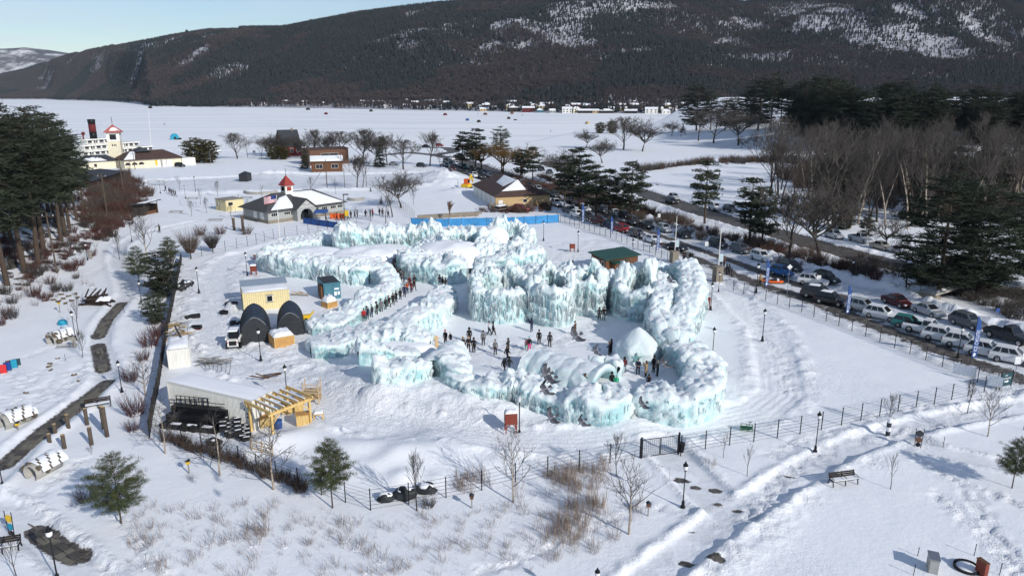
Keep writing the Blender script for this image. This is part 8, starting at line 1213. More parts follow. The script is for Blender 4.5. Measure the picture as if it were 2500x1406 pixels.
def heading(p, L): i = int(np.argmin(np.hypot(L[:, 0] - p.x, L[:, 1] - p.y))); j = min(len(L) - 1, i + 2); i = max(0, i - 2); return math.atan2(L[j, 1] - L[i, 1], L[j, 0] - L[i, 0])
def put_car(kind, col, u, v, label, line, far=False, s=(1.0, 1.04, 1.1), turn=0, group=None):
 p = P(u, v); h = heading(p, line) + turn + rng.uniform(-.04, .04); o = dup((FARC if far else CARS)[kind], (p.x, p.y, gz(p.x, p.y) + .02), h, label, s, group)
 for c in o.children:
  if c.name.split('.')[0] in ('body', 'mirror'): c.material_slots[0].link = 'OBJECT'; c.material_slots[0].material = PAINT[col]
 return o
ORD = ['first', 'second', 'third', 'fourth', 'fifth', 'sixth', 'seventh', 'eighth', 'ninth', 'tenth', 'eleventh', 'twelfth', 'thirteenth', 'fourteenth', 'fifteenth', 'sixteenth', 'seventeenth', 'eighteenth', 'nineteenth', 'twentieth', 'twenty-first', 'twenty-second', 'twenty-third', 'twenty-fourth', 'twenty-fifth', 'twenty-sixth', 'twenty-seventh', 'twenty-eighth', 'twenty-ninth', 'thirtieth', 'thirty-first', 'thirty-second', 'thirty-third', 'thirty-fourth', 'thirty-fifth', 'thirty-sixth']
NK = dict(suv='SUV', sedan='sedan', van='minivan', pickup='pickup', hatch='hatchback')
kerb = [(2470, 884, 'suv', 'white'), (2408, 868, 'suv', 'white'), (2352, 848, 'suv', 'white'), (2300, 832, 'suv', 'white'), (2262, 815, 'pickup', 'white'), (2218, 800, 'hatch', 'teal'), (2152, 778, 'suv', 'white'), (2106, 760, 'suv', 'silver'), (2028, 742, 'suv', 'black'), (1998, 727, 'van', 'charcoal'), (1984, 695, 'suv', 'white'), (1908, 672, 'hatch', 'blue'), (1652, 610, 'sedan', 'black'), (1594, 592, 'sedan', 'white'), (1556, 579, 'suv', 'grey'), (1522, 567, 'suv', 'red'), (1492, 558, 'suv', 'navy'), (1462, 550, 'suv', 'maroon'), (1434, 541, 'suv', 'charcoal'), (1410, 533, 'suv', 'white'), (1392, 522, 'pickup', 'grey')]
for i, (u, v, k, c) in enumerate(kerb):
 o = put_car(k, c, u, v, f'{c} {NK[k]} parked along the fence side, {ORD[i]} from the entrance sign', ST_L, turn=.5 if i < 11 else .22, group='cars parked along the fence')
 if i in (8, 9, 12): z = KIND[k][2]; roof_snow(o, [((-1.45, -.62, z - .02), (.1, -.62, z - .02), (.1, .62, z - .02), (-1.45, .62, z - .02))], .05, i)
across = [(2462, 832, 'pickup', 'charcoal'), (2362, 797, 'suv', 'grey'), (2266, 768, 'sedan', 'silver'), (2190, 745, 'sedan', 'maroon'), (2016, 689, 'suv', 'black'), (1930, 660, 'suv', 'charcoal'), (1858, 636, 'suv', 'white'), (1808, 617, 'suv', 'grey'), (1754, 603, 'suv', 'charcoal'), (1668, 580, 'sedan', 'black'), (1622, 566, 'suv', 'silver'), (1580, 556, 'sedan', 'black'), (1546, 547, 'van', 'charcoal'), (1526, 533, 'suv', 'black'), (1502, 526, 'sedan', 'white'), (1472, 519, 'suv', 'charcoal'), (1442, 508, 'suv', 'black')]
for i, (u, v, k, c) in enumerate(across): put_car(k, c, u, v, f'{c} {NK[k]} along the snowbank side, {ORD[i]} from the footbridge end', ST_L, group='cars parked along the snowbank')
queue = [(1428, 515, 'suv', 'white'), (1414, 501, 'van', 'maroon'), (1392, 493, 'pickup', 'black'), (1358, 502, 'suv', 'white'), (1356, 482, 'suv', 'charcoal'), (1332, 476, 'suv', 'black'), (1316, 486, 'sedan', 'white'), (1314, 467, 'suv', 'silver'), (1298, 471, 'pickup', 'white'), (1292, 459, 'suv', 'charcoal'), (1272, 472, 'suv', 'navy'), (1272, 462, 'suv', 'black'), (1276, 452, 'suv', 'silver'), (1254, 448, 'suv', 'white'), (1236, 443, 'suv', 'black'), (1208, 437, 'sedan', 'charcoal'), (1196, 432, 'sedan', 'silver'), (1182, 426, 'suv', 'navy'), (1176, 436, 'suv', 'charcoal'), (1167, 421, 'suv', 'black'), (1158, 434, 'pickup', 'white'), (1150, 416, 'suv', 'black'), (1146, 428, 'suv', 'charcoal'), (1133, 411, 'suv', 'teal'), (1124, 407, 'sedan', 'silver'), (1115, 404, 'suv', 'white'), (1104, 419, 'suv', 'maroon'), (1103, 412, 'suv', 'black'), (1100, 404, 'suv', 'navy'), (1090, 407, 'sedan', 'grey'), (1089, 397, 'suv', 'black'), (1104, 391, 'sedan', 'white')]
for i, (u, v, k, c) in enumerate(queue): put_car(k, c, u, v, f'{c} {NK[k]} in the crowded street head, {ORD[i]} from the diamond sign toward the shore', ST_L, True, group='cars crowded at the street head')
hwy = [(1322, 418, 'suv', 'black'), (1342, 424, 'sedan', 'charcoal'), (1390, 432, 'suv', 'silver'), (1430, 444, 'suv', 'black'), (1646, 488, 'suv', 'silver'), (1640, 497, 'sedan', 'black'), (1746, 515, 'suv', 'white'), (1782, 522, 'suv', 'charcoal'), (1828, 532, 'sedan', 'white'), (2036, 582, 'suv', 'silver'), (2100, 592, 'pickup', 'silver'), (2152, 609, 'sedan', 'beige'), (2202, 620, 'sedan', 'white'), (2338, 655, 'suv', 'black'), (2426, 672, 'suv', 'maroon')]
for i, (u, v, k, c) in enumerate(hwy): put_car(k, c, u, v, f'{c} {NK[k]} on the highway behind the brush, {ORD[i]} from the lake end', HW_L, i < 9, group='cars on the highway')
for u, v, k, c, l in [(1074, 358, 'suv', 'red', 'red car alone on the curving shore road'), (1040, 360, 'sedan', 'black', 'dark car on the curving shore road'), (1030, 408, 'suv', 'charcoal', 'dark car parked by the lakeside trees'), (962, 404, 'sedan', 'silver', 'snowy pale car under the tall spruce'), (440, 408, 'suv', 'black', 'dark car against the white boathouse annex'), (1272, 516, 'suv', 'red', 'red snow dusted vehicle beside the garage ramp')]: put_car(k, c, u, v, l, np.array([[0, 0], [100, -40.]]), True)
for d in (CARS, FARC):
 for t in d.values():
  for c in t.children_recursive: bpy.data.objects.remove(c)
  bpy.data.objects.remove(t)
# orange sledges, excavator, trailer by the garage, far loaders
for i, (u, v, l) in enumerate([(1875, 688, 'orange rescue sledge beside the blue feather flag'), (1893, 691, 'second orange sledge just beyond the first')]):
 p = P(u, v); t = thing('snow_sledge', l, 'sledge', tuple(p), -.3 + i * .2, 'orange sledges'); b = MB(); b.slab([(-1.1, -.35), (.8, -.35), (1.25, 0), (.8, .35), (-1.1, .35)], .12, .4); b.build('hull', M['orange'], t); part(t, 'seat', 'dark_plastic', (-.8, -.2, .401, .1, .2, .62)); part(t, 'windshield', 'globe', (.2, -.22, .401, .5, .22, .75)); [part(t, 'ski', 'dark_plastic', (-.9, y, 0, 1.5, y + .12, .08)) for y in (-.4, .3)]
t, L = frame('excavator', 'yellow and orange excavator beside the garage corner', 'excavator', 1142, 466, 1154, 463, 0); part(t, 'body', 'yellow', (0, 0, 1.0, 3, 2.4, 2.0)); part(t, 'cab', 'orange', (.4, .2, 2.01, 1.8, 1.6, 3.6)); part(t, 'cab_window', 'glass_dark', (.5, .15, 2.4, 1.7, .19, 3.4)); b = MB(); b.beam((2.4, 1, 2), (4.2, 1, 4.6), .4, .5); b.beam((4.2, 1, 4.6), (5.6, 1, 2.0), .35, .4); b.build('boom', M['yellow'], t); [part(t, 'track', 'dark_plastic', (-.4, y, 0, 3.4, y + .6, .99)) for y in (0, 1.8)]
t, L = frame('flat_trailer', 'grey flat trailer with snowy load beside the garage ramp', 'trailer', 1218, 520, 1262, 512, 0); part(t, 'deck', 'lumber_grey', (0, 0, .7, L, 2.2, .85)); part(t, 'load', 'wood_dark', (.5, .3, .851, L * .5, 1.9, 1.5)); roof_snow(t, [((.5, .3, 1.5), (L * .5, .3, 1.5), (L * .5, 1.9, 1.5), (.5, 1.9, 1.5))], .25, 5)
for x in (L * .3, L * .45): b = MB(); b.tube((x, -.1, .38), (x, .2, .38), .38, n=12); b.build('wheel', M['tyre'], t)
# ================================================================ PEOPLE
def cloth(name, c): return mat('cloth_' + name, c, .85, var=.12, scale=6)
CL = {k: cloth(k, c) for k, c in dict(black=(.012, .012, .014), charcoal=(.03, .032, .036), grey=(.14, .145, .15), navy=(.014, .022, .055), blue=(.02, .06, .22), brown=(.09, .05, .03), tan=(.34, .23, .12), white=(.62, .62, .63), pink=(.62, .2, .24), magenta=(.6, .03, .2), red=(.4, .025, .03), green=(.03, .4, .2), purple=(.16, .1, .26), jeans=(.06, .09, .15), teal=(.2, .5, .48), orange=(.6, .12, .03), maroon=(.1, .015, .02), olive=(.05, .05, .03)).items()}
POSES = {  # joints: hips, spine, head, then arms and legs; y points where the person looks
 'stand': dict(la=(-.26, .04, 1.12), lh=(-.25, .12, .86), ra=(.26, .03, 1.12), rh=(.26, .1, .86), lk=(-.11, .03, .5), lf=(-.13, .0, .07), rk=(.11, .03, .5), rf=(.14, .02, .07)),
 'hands': dict(la=(-.27, .06, 1.14), lh=(-.1, .26, 1.08), ra=(.27, .06, 1.14), rh=(.1, .27, 1.1), lk=(-.11, .02, .5), lf=(-.14, .0, .07), rk=(.11, .04, .5), rf=(.13, .04, .07)),
 'walk': dict(la=(-.27, -.1, 1.13), lh=(-.26, -.16, .88), ra=(.27, .12, 1.14), rh=(.25, .28, .95), lk=(-.1, .2, .52), lf=(-.1, .3, .08), rk=(.1, -.02, .5), rf=(.11, -.3, .12)),
 'photo': dict(la=(-.27, .1, 1.2), lh=(-.08, .34, 1.42), ra=(.27, .1, 1.2), rh=(.1, .34, 1.42), lk=(-.11, .02, .5), lf=(-.15, .0, .07), rk=(.11, .05, .5), rf=(.14, .06, .07)),
 'point': dict(la=(-.27, .02, 1.12), lh=(-.25, .08, .86), ra=(.36, .26, 1.34), rh=(.46, .5, 1.44), lk=(-.11, .03, .5), lf=(-.14, .0, .07), rk=(.11, .03, .5), rf=(.14, .06, .07)),
 'crouch': dict(la=(-.26, .25, .62), lh=(-.1, .42, .5), ra=(.26, .25, .62), rh=(.1, .42, .5), lk=(-.16, .36, .42), lf=(-.14, .04, .07), rk=(.16, .36, .42), rf=(.14, .06, .07), drop=.52, lean=.12)}
def person_mesh(pose, coat):
 q = dict(POSES[pose]); dr = q.pop('drop', 0); ln = q.pop('lean', 0); V = [((0, 0, .93 - dr), .155 if coat else .135), ((0, .01 + ln * .4, 1.12 - dr), .15), ((0, .0 + ln, 1.34 - dr), .165), ((0, .01 + ln, 1.47 - dr), .075), ((0, .03 + ln, 1.56 - dr), .085), ((0, .045 + ln, 1.66 - dr), .1), ((0, .04 + ln, 1.73 - dr), .07),
  ((-.2, ln, 1.38 - dr), .085), (q['la'], .062), (q['lh'], .05), ((.2, ln, 1.38 - dr), .085), (q['ra'], .062), (q['rh'], .05), ((-.1, 0, .86 - dr), .12), (q['lk'], .085 if not coat else .1), (q['lf'], .06), ((q['lf'][0], q['lf'][1] + .15, .05), .05), ((.1, 0, .86 - dr), .12), (q['rk'], .085 if not coat else .1), (q['rf'], .06), ((q['rf'][0], q['rf'][1] + .15, .05), .05)]
 E = [(0, 1), (1, 2), (2, 3), (3, 4), (4, 5), (5, 6), (2, 7), (7, 8), (8, 9), (2, 10), (10, 11), (11, 12), (0, 13), (13, 14), (14, 15), (15, 16), (0, 17), (17, 18), (18, 19), (19, 20)]
 for s, (a, h) in ((-1, (8, 9)), (1, (11, 12))):                       # hand: palm end, four fingers and a thumb
  hv = Vector(V[h][0]); d = (hv - Vector(V[a][0])).normalized(); sd = d.orthogonal().normalized(); up = d.cross(sd); b = len(V); V.append((tuple(hv + d * .06), .036)); E.append((h, b))
  for k in range(4): f = hv + d * (.14 + .012 * (1.5 - abs(k - 1.3))) + sd * (.017 * (k - 1.5)) + up * .03; V.append((tuple(f), .0085)); E.append((b, len(V) - 1))
  th = hv + d * .06 + sd * .05 + up * .02; V.append((tuple(th), .01)); E.append((h, len(V) - 1))
 me = bpy.data.meshes.new('person_body'); me.from_pydata([v[0] for v in V], E, []); o = bpy.data.objects.new('body', me); C.objects.link(o); sk = o.modifiers.new('skin', 'SKIN'); sk.use_smooth_shade = True; o.modifiers.new('sub', 'SUBSURF').levels = 1; o.modifiers['sub'].render_levels = 1
 for i, v in enumerate(V): me.skin_vertices[0].data[i].radius = (v[1], v[1] * (.8 if i in (0, 1, 2) else 1)); me.skin_vertices[0].data[i].use_root = i == 0
 dg = bpy.context.evaluated_depsgraph_get(); bpy.context.view_layer.update(); m2 = bpy.data.meshes.new_from_object(o.evaluated_get(dg)); bpy.data.objects.remove(o); m2.name = 'person'
 SEG = [((0, 0, .93 - dr), (0, ln, 1.34 - dr), 0), ((0, ln, 1.34 - dr), (0, ln, 1.48 - dr), 0), ((0, .03 + ln, 1.56 - dr), (0, .04 + ln, 1.73 - dr), 2), (V[7][0], V[8][0], 0), (V[8][0], V[9][0], 0), (V[10][0], V[11][0], 0), (V[11][0], V[12][0], 0), (V[9][0], tuple(Vector(V[9][0]) + (Vector(V[9][0]) - Vector(V[8][0])).normalized() * .2), 2), (V[12][0], tuple(Vector(V[12][0]) + (Vector(V[12][0]) - Vector(V[11][0])).normalized() * .2), 2),
  (V[13][0], V[14][0], 0 if coat else 1), (V[14][0], tuple(Vector(V[14][0]).lerp(Vector(V[15][0]), .75)), 1), (V[17][0], V[18][0], 0 if coat else 1), (V[18][0], tuple(Vector(V[18][0]).lerp(Vector(V[19][0]), .75)), 1), (V[15][0], V[16][0], 3), (V[19][0], V[20][0], 3)]
 m2.materials.clear(); [m2.materials.append(CL['black']) for _ in range(4)]; cs = np.array([p.center[:] for p in m2.polygons]); best = np.full(len(cs), 9.0); idx = np.zeros(len(cs), int)
 for a, b, k in SEG: a, b = np.array(a), np.array(b); d = b - a; t = np.clip(((cs - a) @ d) / (d @ d + 1e-9), 0, 1); ds = np.linalg.norm(cs - a - t[:, None] * d, axis=1); mm = ds < best; best[mm] = ds[mm]; idx[mm] = k
 m2.polygons.foreach_set('material_index', idx.astype(np.int32)); return m2, (0, .04 + ln, 1.69 - dr)
PM = {(k, c): person_mesh(k, c) for k in POSES for c in (0, 1) if not (k == 'crouch' and c)}
def hat_mesh(kind):
 b = MB()
 if kind == 'hat': b.lathe([(.118, -.02), (.125, .03), (.1, .09), (.05, .125), (.04, .13), (.045, .17), (.01, .19)], 9)
 elif kind == 'hood': b.sphere((0, -.035, -.02), .155, 9, 6, (.95, .9, 1.1))
 else: b.sphere((0, -.03, .0), .13, 9, 6, (1, 1, 1)); b.sphere((0, -.1, -.14), .09, 7, 5, (1, .6, 1.3))
 return b
HM = {k: hat_mesh(k).mesh(k, CL['black'], True) for k in ('hat', 'hood', 'hair')}
def person(u, v, label, jacket='black', legs='black', head=('hood', 'black'), pose='stand', face=None, s=1.0, coat=0, group=None, dz=0):
 p = P(u, v); t = thing('person', label, 'person', (p.x, p.y, p.z - .03 + dz), rng.uniform(0, 6.28) if face is None else face, group); s *= 1.06; me, hd = PM[(pose, coat if (pose, coat) in PM else 0)]; o = link('body', me, t); o.scale = (s,) * 3
 for i, m in enumerate((CL[jacket], CL[legs], M['skin'], CL['black'])): o.material_slots[i].link = 'OBJECT'; o.material_slots[i].material = m
 h = link({'hat': 'hat', 'hood': 'hood', 'hair': 'hair'}[head[0]], HM[head[0]], t); h.location = Vector(hd) * s; h.scale = (s,) * 3; h.material_slots[0].link = 'OBJECT'; h.material_slots[0].material = CL[head[1]] if head[1] != 'skin' else M['skin']; return t
CT = 'visitors in the castle courtyard'; H_, T_, A_ = 'hood', 'hat', 'hair'
for a in [(1088, 840, 'person in black coat and red hat next to the blue barrel', 'black', 'brown', (T_, 'red'), 'stand', 2.6), (1101, 845, 'person in black coat with pale hat beside the red hatted one', 'black', 'black', (T_, 'white'), 'hands', 2.2), (1106, 860, 'person in tan coat crouching by the arrow board', 'tan', 'tan', (A_, 'brown'), 'crouch', .6), (1115, 864, 'person in grey jacket behind the crouching one', 'grey', 'charcoal', (H_, 'grey'), 'stand', .5), (1131, 858, 'person in long navy coat among the big group', 'navy', 'black', (A_, 'tan'), 'hands', 1.0, 1.0, 1), (1134, 866, 'person stepping forward at the edge of the big group', 'charcoal', 'black', (A_, 'black'), 'walk', 4.0), (1146, 836, 'tall person in black at the back of the group', 'black', 'black', (H_, 'black'), 'stand', 3.3, 1.05), (1144, 857, 'person in black jacket with tan hat in the group', 'black', 'charcoal', (T_, 'tan'), 'hands', 3.2), (1157, 859, 'person in hooded black coat at the group edge', 'black', 'black', (H_, 'charcoal'), 'stand', 3.0, .98, 1),
 (1180, 842, 'person in grey coat standing alone by the tower', 'grey', 'charcoal', (T_, 'black'), 'stand', 3.3), (1194, 818, 'person in white jacket at the tower foot', 'white', 'black', (T_, 'charcoal'), 'walk', 4.6), (1204, 819, 'person in black beside the white jacket', 'black', 'black', (H_, 'black'), 'walk', 4.6), (1209, 865, 'person in grey and white jacket in mid courtyard', 'grey', 'black', (T_, 'grey'), 'stand', 3.5), (1241, 862, 'person with long hair in dark coat in mid courtyard', 'charcoal', 'black', (A_, 'brown'), 'hands', 1.0, 1.02, 1), (1238, 881, 'person striding in black below the long haired one', 'black', 'black', (A_, 'brown'), 'walk', 5.2), (1231, 910, 'shorter person in black near the front wall', 'black', 'black', (H_, 'charcoal'), 'walk', 5.6, .9), (1244, 910, 'person in dark jacket and jeans near the front wall', 'charcoal', 'jeans', (A_, 'black'), 'walk', 5.8), (1298, 811, 'person in navy parka between two ice towers', 'navy', 'jeans', (H_, 'navy'), 'photo', .6), (1285, 852, 'child in pale pink jacket and green trousers', 'pink', 'green', (A_, 'brown'), 'stand', 3.2, .72), (1292, 857, 'person in black jacket, magenta trousers and teal hat', 'black', 'magenta', (T_, 'teal'), 'stand', 3.4), (1316, 840, 'person in black coat below the second tower', 'black', 'black', (T_, 'black'), 'stand', 3.0), (1342, 846, 'person half hidden behind the ribbed tunnel', 'charcoal', 'black', (H_, 'charcoal'), 'stand', 3.1), (1404, 818, 'person in brown suit with arms out near a pigeon', 'brown', 'brown', (T_, 'black'), 'walk', 1.0),
 (1463, 781, 'person in dark coat, slimmer of the pair by the third tower', 'charcoal', 'black', (H_, 'charcoal'), 'stand', 3.0, .97, 1), (1474, 782, 'person in black jacket with jeans by the third tower', 'black', 'jeans', (T_, 'black'), 'stand', 3.0, 1.04), (1597, 772, 'person in black in the narrow passage by the slide', 'black', 'black', (H_, 'black'), 'stand', 3.3, 1.1), (1492, 864, 'person in black coat behind the ice hut shadow', 'black', 'black', (H_, 'black'), 'stand', 1.0, 1.0, 1), (1487, 868, 'person with brown arms crossed beside the black coat', 'black', 'charcoal', (A_, 'brown'), 'hands', 1.4, .95, 1), (1516, 912, 'person in pink jacket with dark backpack', 'pink', 'jeans', (A_, 'brown'), 'stand', .3, .95), (1524, 910, 'person in maroon and black beside the pink jacket', 'maroon', 'jeans', (H_, 'black'), 'stand', .3), (1557, 914, 'person in navy coat in front of the ice hut', 'navy', 'navy', (T_, 'grey'), 'hands', 3.0), (1577, 920, 'person in long tan coat taking a photo', 'tan', 'black', (A_, 'brown'), 'photo', .9, 1.0, 1), (1596, 908, 'tall person in black beside the curved wall', 'black', 'black', (H_, 'black'), 'stand', 2.0, 1.05), (1605, 918, 'person in grey camouflage jacket by the curved wall', 'olive', 'charcoal', (T_, 'grey'), 'hands', 1.6), (1428, 952, 'person in black holding up a phone at the tunnel', 'black', 'black', (A_, 'brown'), 'point', 5.4), (1493, 948, 'person in black coat by the tunnel mouth', 'black', 'charcoal', (H_, 'black'), 'stand', 3.4), (1504, 950, 'child in bright green jacket and pink trousers', 'green', 'magenta', (T_, 'teal'), 'stand', 3.0, .86), (1583, 945, 'person low behind the front wall with dark hat', 'brown', 'black', (H_, 'black'), 'stand', 3.0, .8), (1068, 915, 'person in the dark mouth of the snow arch', 'black', 'black', (H_, 'black'), 'walk', 2.0, .9), (1156, 660, 'person in black in the passage between ice blocks', 'black', 'black', (H_, 'black'), 'stand', 3.1), (1158, 646, 'person farther back in the ice block passage', 'black', 'black', (H_, 'black'), 'stand', 3.1), (1158, 690, 'person in black at the passage end', 'black', 'black', (A_, 'brown'), 'stand', 3.1), (1180, 692, 'taller person standing right of the passage', 'black', 'black', (H_, 'black'), 'stand', 3.1), (1188, 694, 'shorter person right of the passage', 'charcoal', 'black', (A_, 'black'), 'stand', 3.1, .9)]: person(*a, group=CT)
r_ = random.Random(12)
Q = [(958, 637), (970, 641), (977, 641), (966, 650), (972, 653), (961, 657), (978, 658), (968, 662), (975, 665), (963, 668), (983, 668), (971, 671), (978, 674), (966, 677), (985, 678), (972, 681), (960, 683), (979, 685), (987, 688), (968, 688), (944, 664), (951, 668), (992, 668), (1005, 671), (1000, 699), (1012, 698), (1081, 702), (1074, 699), (1088, 706), (995, 716), (988, 724), (1004, 713), (1011, 709), (978, 731), (968, 738), (960, 744), (950, 750), (941, 756), (931, 762), (920, 768), (908, 774), (897, 779), (889, 784)]
seen = {}
for i, (u, v) in enumerate(Q):
 j = r_.choice(['black', 'charcoal', 'black', 'navy', 'maroon', 'grey', 'blue' if i in (2, 4) else 'black']); j = {10: 'magenta', 22: 'purple', 29: 'orange', 42: 'red'}.get(i, j); hd = (r_.choice([H_, T_, A_]), r_.choice(['black', 'charcoal', 'brown', 'red' if i % 9 == 0 else 'black'])); person(u, v, f'{j} jacketed visitor in the castle queue, {ORD[i] if i < 36 else ["thirty-seventh", "thirty-eighth", "thirty-ninth", "fortieth", "forty-first", "forty-second", "forty-third"][i - 36]} from its back end', j, r_.choice(['black', 'charcoal', 'jeans']), hd, r_.choice(['stand', 'stand', 'hands', 'walk']), r_.uniform(2.2, 4.2), r_.uniform(.92, 1.05) if i not in (22,) else .7, r_.randint(0, 1), 'visitors queueing in the ice corridor')
for i, (u, v, j, l) in enumerate([(842, 535, 'black', 'person at the pavilion end of the far visitors'), (850, 538, 'charcoal', 'person beside the yellow notice pole'), (857, 533, 'black', 'person walking past the yellow notice pole'), (866, 534, 'navy', 'person in navy among the far visitors'), (873, 531, 'brown', 'person in brown among the far visitors'), (893, 530, 'black', 'person walking alone on the upper path'), (905, 530, 'black', 'person in black beside the red jacket'), (910, 528, 'red', 'person in red jacket on the upper path'), (927, 526, 'black', 'taller of the close pair on the upper path'), (934, 528, 'charcoal', 'shorter of the close pair on the upper path'), (948, 532, 'black', 'person nearest the bare saplings'), (822, 538, 'red', 'person in red by the orange banner'), (832, 540, 'black', 'person in black by the orange banner'), (796, 541, 'charcoal', 'person under the blue canopy edge'), (724, 536, 'black', 'person in the pavilion archway')]): person(u, v, l, j, 'black', (H_, 'black'), r_.choice(['stand', 'walk']), r_.uniform(0, 6), group='visitors behind the castle')
for u, v, j, l, ps in [(1668, 642, 'black', 'person gesturing by the nearer stone pillar', 'point'), (1676, 643, 'grey', 'person in grey in the pillar group', 'stand'), (1684, 641, 'black', 'tall person in the pillar group', 'stand'), (1689, 643, 'black', 'person at the street side of the pillar group', 'stand'), (1672, 671, 'brown', 'person in brown coat of the pair by the railing', 'stand'), (1679, 672, 'tan', 'person in tan coat of the pair by the railing', 'walk'), (1704, 668, 'charcoal', 'person standing alone by the low railing', 'stand'), (1760, 650, 'black', 'person behind the farther flagpole', 'stand'), (1767, 651, 'brown', 'person in brown behind the farther flagpole', 'stand'), (1773, 670, 'black', 'person by the farther stone pillar', 'hands'), (1779, 671, 'charcoal', 'second person by the farther stone pillar', 'stand'), (1786, 673, 'black', 'child by the farther stone pillar', 'stand'), (1855, 697, 'tan', 'person in tan coat behind the blue flag', 'stand'), (1548, 582, 'brown', 'person in brown beside the grey car', 'stand'), (1560, 585, 'navy', 'person in navy beside the white sedan', 'stand'), (1590, 604, 'black', 'crouched looking person before the white sedan', 'crouch'), (1468, 556, 'black', 'person between the queued cars', 'stand'), (1390, 661, 'black', 'person seen over the tower wall', 'stand'), (1398, 661, 'black', 'second person seen over the tower wall', 'stand'), (1288, 651, 'black', 'person peeking over the back ice block', 'stand'), (390, 568, 'olive', 'person by the sapling on the bend of the path', 'point')]: person(u, v, l, j, 'black', (H_, j), ps, r_.uniform(0, 6), .72 if 'child' in l else 1.0)
for i, (u, v, l) in enumerate([(405, 468, 'first walker from the rail fence on the far plaza'), (414, 473, 'second walker from the rail fence'), (419, 476, 'third walker from the rail fence'), (424, 477, 'fourth walker from the rail fence'), (429, 480, 'last of the walkers on the far plaza'), (402, 313, 'lone walker on the lake ice'), (619, 376, 'taller of two walkers on the lake shore'), (623, 376, 'shorter of two walkers on the lake shore'), (1167, 285, 'far walker among the fishing tents'), (1275, 288, 'lone far walker by the dark tents'), (1344, 331, 'walker on the open ice beyond the street'), (1665, 287, 'first of three skaters near the far shore'), (1669, 287, 'second of three skaters near the far shore'), (1673, 287, 'third of three skaters near the far shore')]): person(u, v, l, ['black', 'navy', 'charcoal', 'black'][i % 4], 'black', (H_, 'black'), 'walk', r_.uniform(0, 6), 1.25 if v < 320 else 1.0, dz=-(P(u, v).z) + LZ if v < 340 else 0)
# ================================================================ PIGEONS IN THE AIR
def bird_mesh(flap, fold):
 """one continuous body with wings and fanned tail; y is forward"""
 b = MB(); rings = [(-.16, .012, 0), (-.1, .035, .0), (0, .055, -.005), (.08, .055, 0), (.13, .034, .014), (.165, .03, .022), (.19, .022, .02), (.205, .008, .014), (.225, .003, .008)]; n = 8; vs = []
 for y, r, z in rings: vs += [(r * math.cos(6.283 * i / n), y, z + r * .9 * math.sin(6.283 * i / n)) for i in range(n)]
 b.add(vs, [(k * n + i, k * n + (i + 1) % n, (k + 1) * n + (i + 1) % n, (k + 1) * n + i) for k in range(len(rings) - 1) for i in range(n)] + [tuple(range(n - 1, -1, -1)), tuple(range(len(vs) - n, len(vs)))], 0)
 for s in (-1, 1):
  W = [(.03, .09, -.05), (.12, .125, -.045), (.2, .11, -.05), (.27, .06 - fold * .1, -.07 - fold * .12), (.35, -.02 - fold * .16, -.1 - fold * .16)]; up = [0, .3, .7, 1.1, 1.5]; t = []
  for (x, le, te), k in zip(W, up): z = .02 + flap * x * (k * .6 + .4); t += [(s * x, le, z + .008), (s * x, (le + te) / 2, z + .014), (s * x, te - .05, z)]
  m = len(t); t2 = [(x, y, z - .012) for x, y, z in t]; f = [(k * 3 + i, k * 3 + i + 1, k * 3 + i + 4, k * 3 + i + 3) for k in range(4) for i in range(2)]; f2 = [tuple(m + q for q in g[::-1]) for g in f]
  side = [(k * 3, k * 3 + 3, m + k * 3 + 3, m + k * 3) for k in range(4)] + [(k * 3 + 2, m + k * 3 + 2, m + k * 3 + 5, k * 3 + 5) for k in range(4)] + [(12, 13, m + 13, m + 12), (13, 14, m + 14, m + 13)]
  bs = len(b.v); b.add(t + t2, f + f2 + side, 0)
  for j in range(len(b.f) - len(f + f2 + side), len(b.f)):
   c = sum((Vector(b.v[q]) for q in b.f[j]), Vector()) / len(b.f[j])
   b.m[j] = 1 if (abs(c.x) > .26 or c.y < -.02) else 0
 a = [(-.07 + .035 * i, -.27 - .02 * math.cos((i - 2) * .7), -.002) for i in range(5)]; bs = [(.035, -.13, .006), (-.035, -.13, .006)]; vs = bs + a; vs2 = [(x, y, z - .01) for x, y, z in vs]; k = len(vs); fs = [(0, 6, 5, 4), (0, 4, 3, 1), (1, 3, 2)]; fs += [tuple(k + q for q in f[::-1]) for f in fs[:]]; fs += [(2 + i, 3 + i, k + 3 + i, k + 2 + i) for i in range(4)]; b.add(vs + vs2, fs, 1); b.sphere((0, -.1, .028), .03, 6, 4, (1, 1.5, .5), 2); return b.mesh('pigeon', [M['feather_grey'], M['feather_dark'], M['feather_pale']], True)
BM = [bird_mesh(.25, .2), bird_mesh(-.15, .9), bird_mesh(.6, .5)]
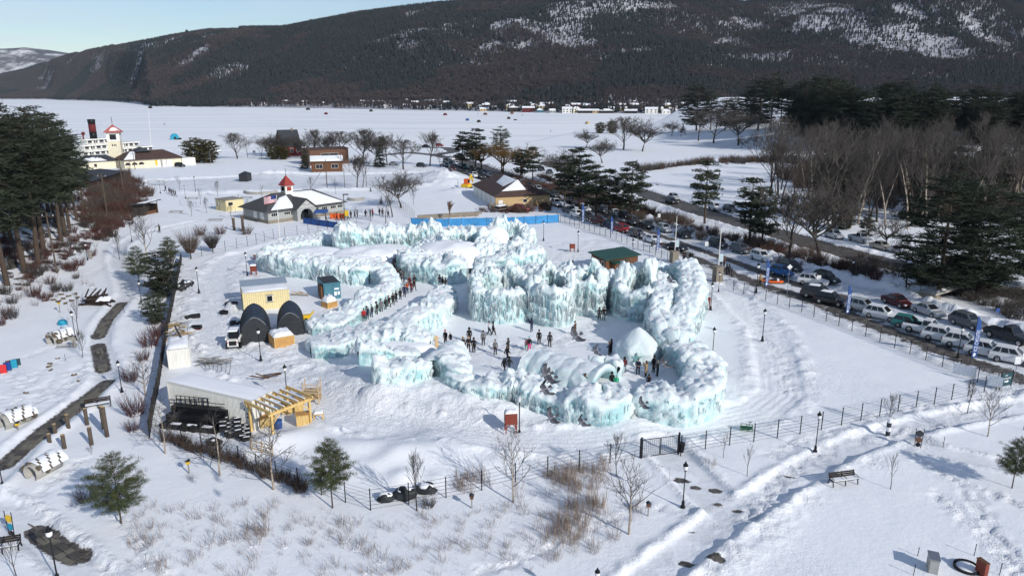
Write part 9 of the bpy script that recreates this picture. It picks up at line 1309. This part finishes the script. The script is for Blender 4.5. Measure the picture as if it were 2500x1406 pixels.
for i, (u, v, sz, yaw, roll, k, l) in enumerate([(1635, 682, 26, 2.6, .9, 1, 'pigeon over the slide ridge, nearest the green cabin'), (1407, 822, 46, 1.9, .5, 0, 'pigeon over the courtyard with wings spread tall'), (1454, 855, 30, 1.3, .8, 1, 'pigeon gliding above the ribbed tunnel'), (1621, 887, 36, 2.2, .9, 1, 'pigeon in front of the curved ice wall'), (1333, 915, 48, 1.5, .4, 0, 'uppermost of three overlapping pigeons by the tunnel'), (1346, 928, 44, 2.0, .6, 2, 'middle pigeon of the three overlapping ones'), (1330, 950, 44, 1.7, .5, 1, 'lowest pigeon of the three overlapping ones'), (1570, 988, 36, 1.8, .5, 0, 'pigeon in front of the long front icicle wall'), (1347, 1020, 46, 1.7, .3, 0, 'pigeon above the snow below the front wall'), (1421, 1030, 36, 2.0, .9, 1, 'pigeon lowest on the snow beside the other')]):
 ay = Vector(ray(u, v)); p = ay * (.7 * FPX / sz * 1.0) + Vector((0, 0, CAM_H)); to = -ay.normalized(); n = (to * .85 + Vector((.1 * math.sin(i * 2), 0, .55))).normalized(); left = Vector((-1, 0, 0)); up = to.cross(left).normalized() * -1; a = -.35 + .5 * math.sin(yaw * 2.3); f = (left * math.cos(a) + Vector((0, 0, 1)) * math.sin(a)); f = (f - n * f.dot(n)).normalized(); x = f.cross(n)
 o = link('pigeon', BM[k]); o.rotation_euler = Matrix((x, f, n)).transposed().to_euler(); o.location = p; o.scale = (1.05,) * 3; tag(o, l, 'pigeon', 'pigeons flying over the castle')
# ================================================================ AIR
def haze():
 b = MB(); b.box(-4500, -60, -1.7, 4500, 6200, 560); m = bpy.data.materials.new('haze'); m.use_nodes = True; n = m.node_tree.nodes; l = m.node_tree.links
 n.remove(n['Principled BSDF']); v = n.new('ShaderNodeVolumePrincipled'); v.inputs['Density'].default_value = 2.8e-5; v.inputs['Color'].default_value = (.7, .84, 1, 1); l.new(v.outputs[0], n['Material Output'].inputs['Volume'])
 tag(b.build('haze', m), 'thin cold air haze over the lake', kind='stuff')
haze()
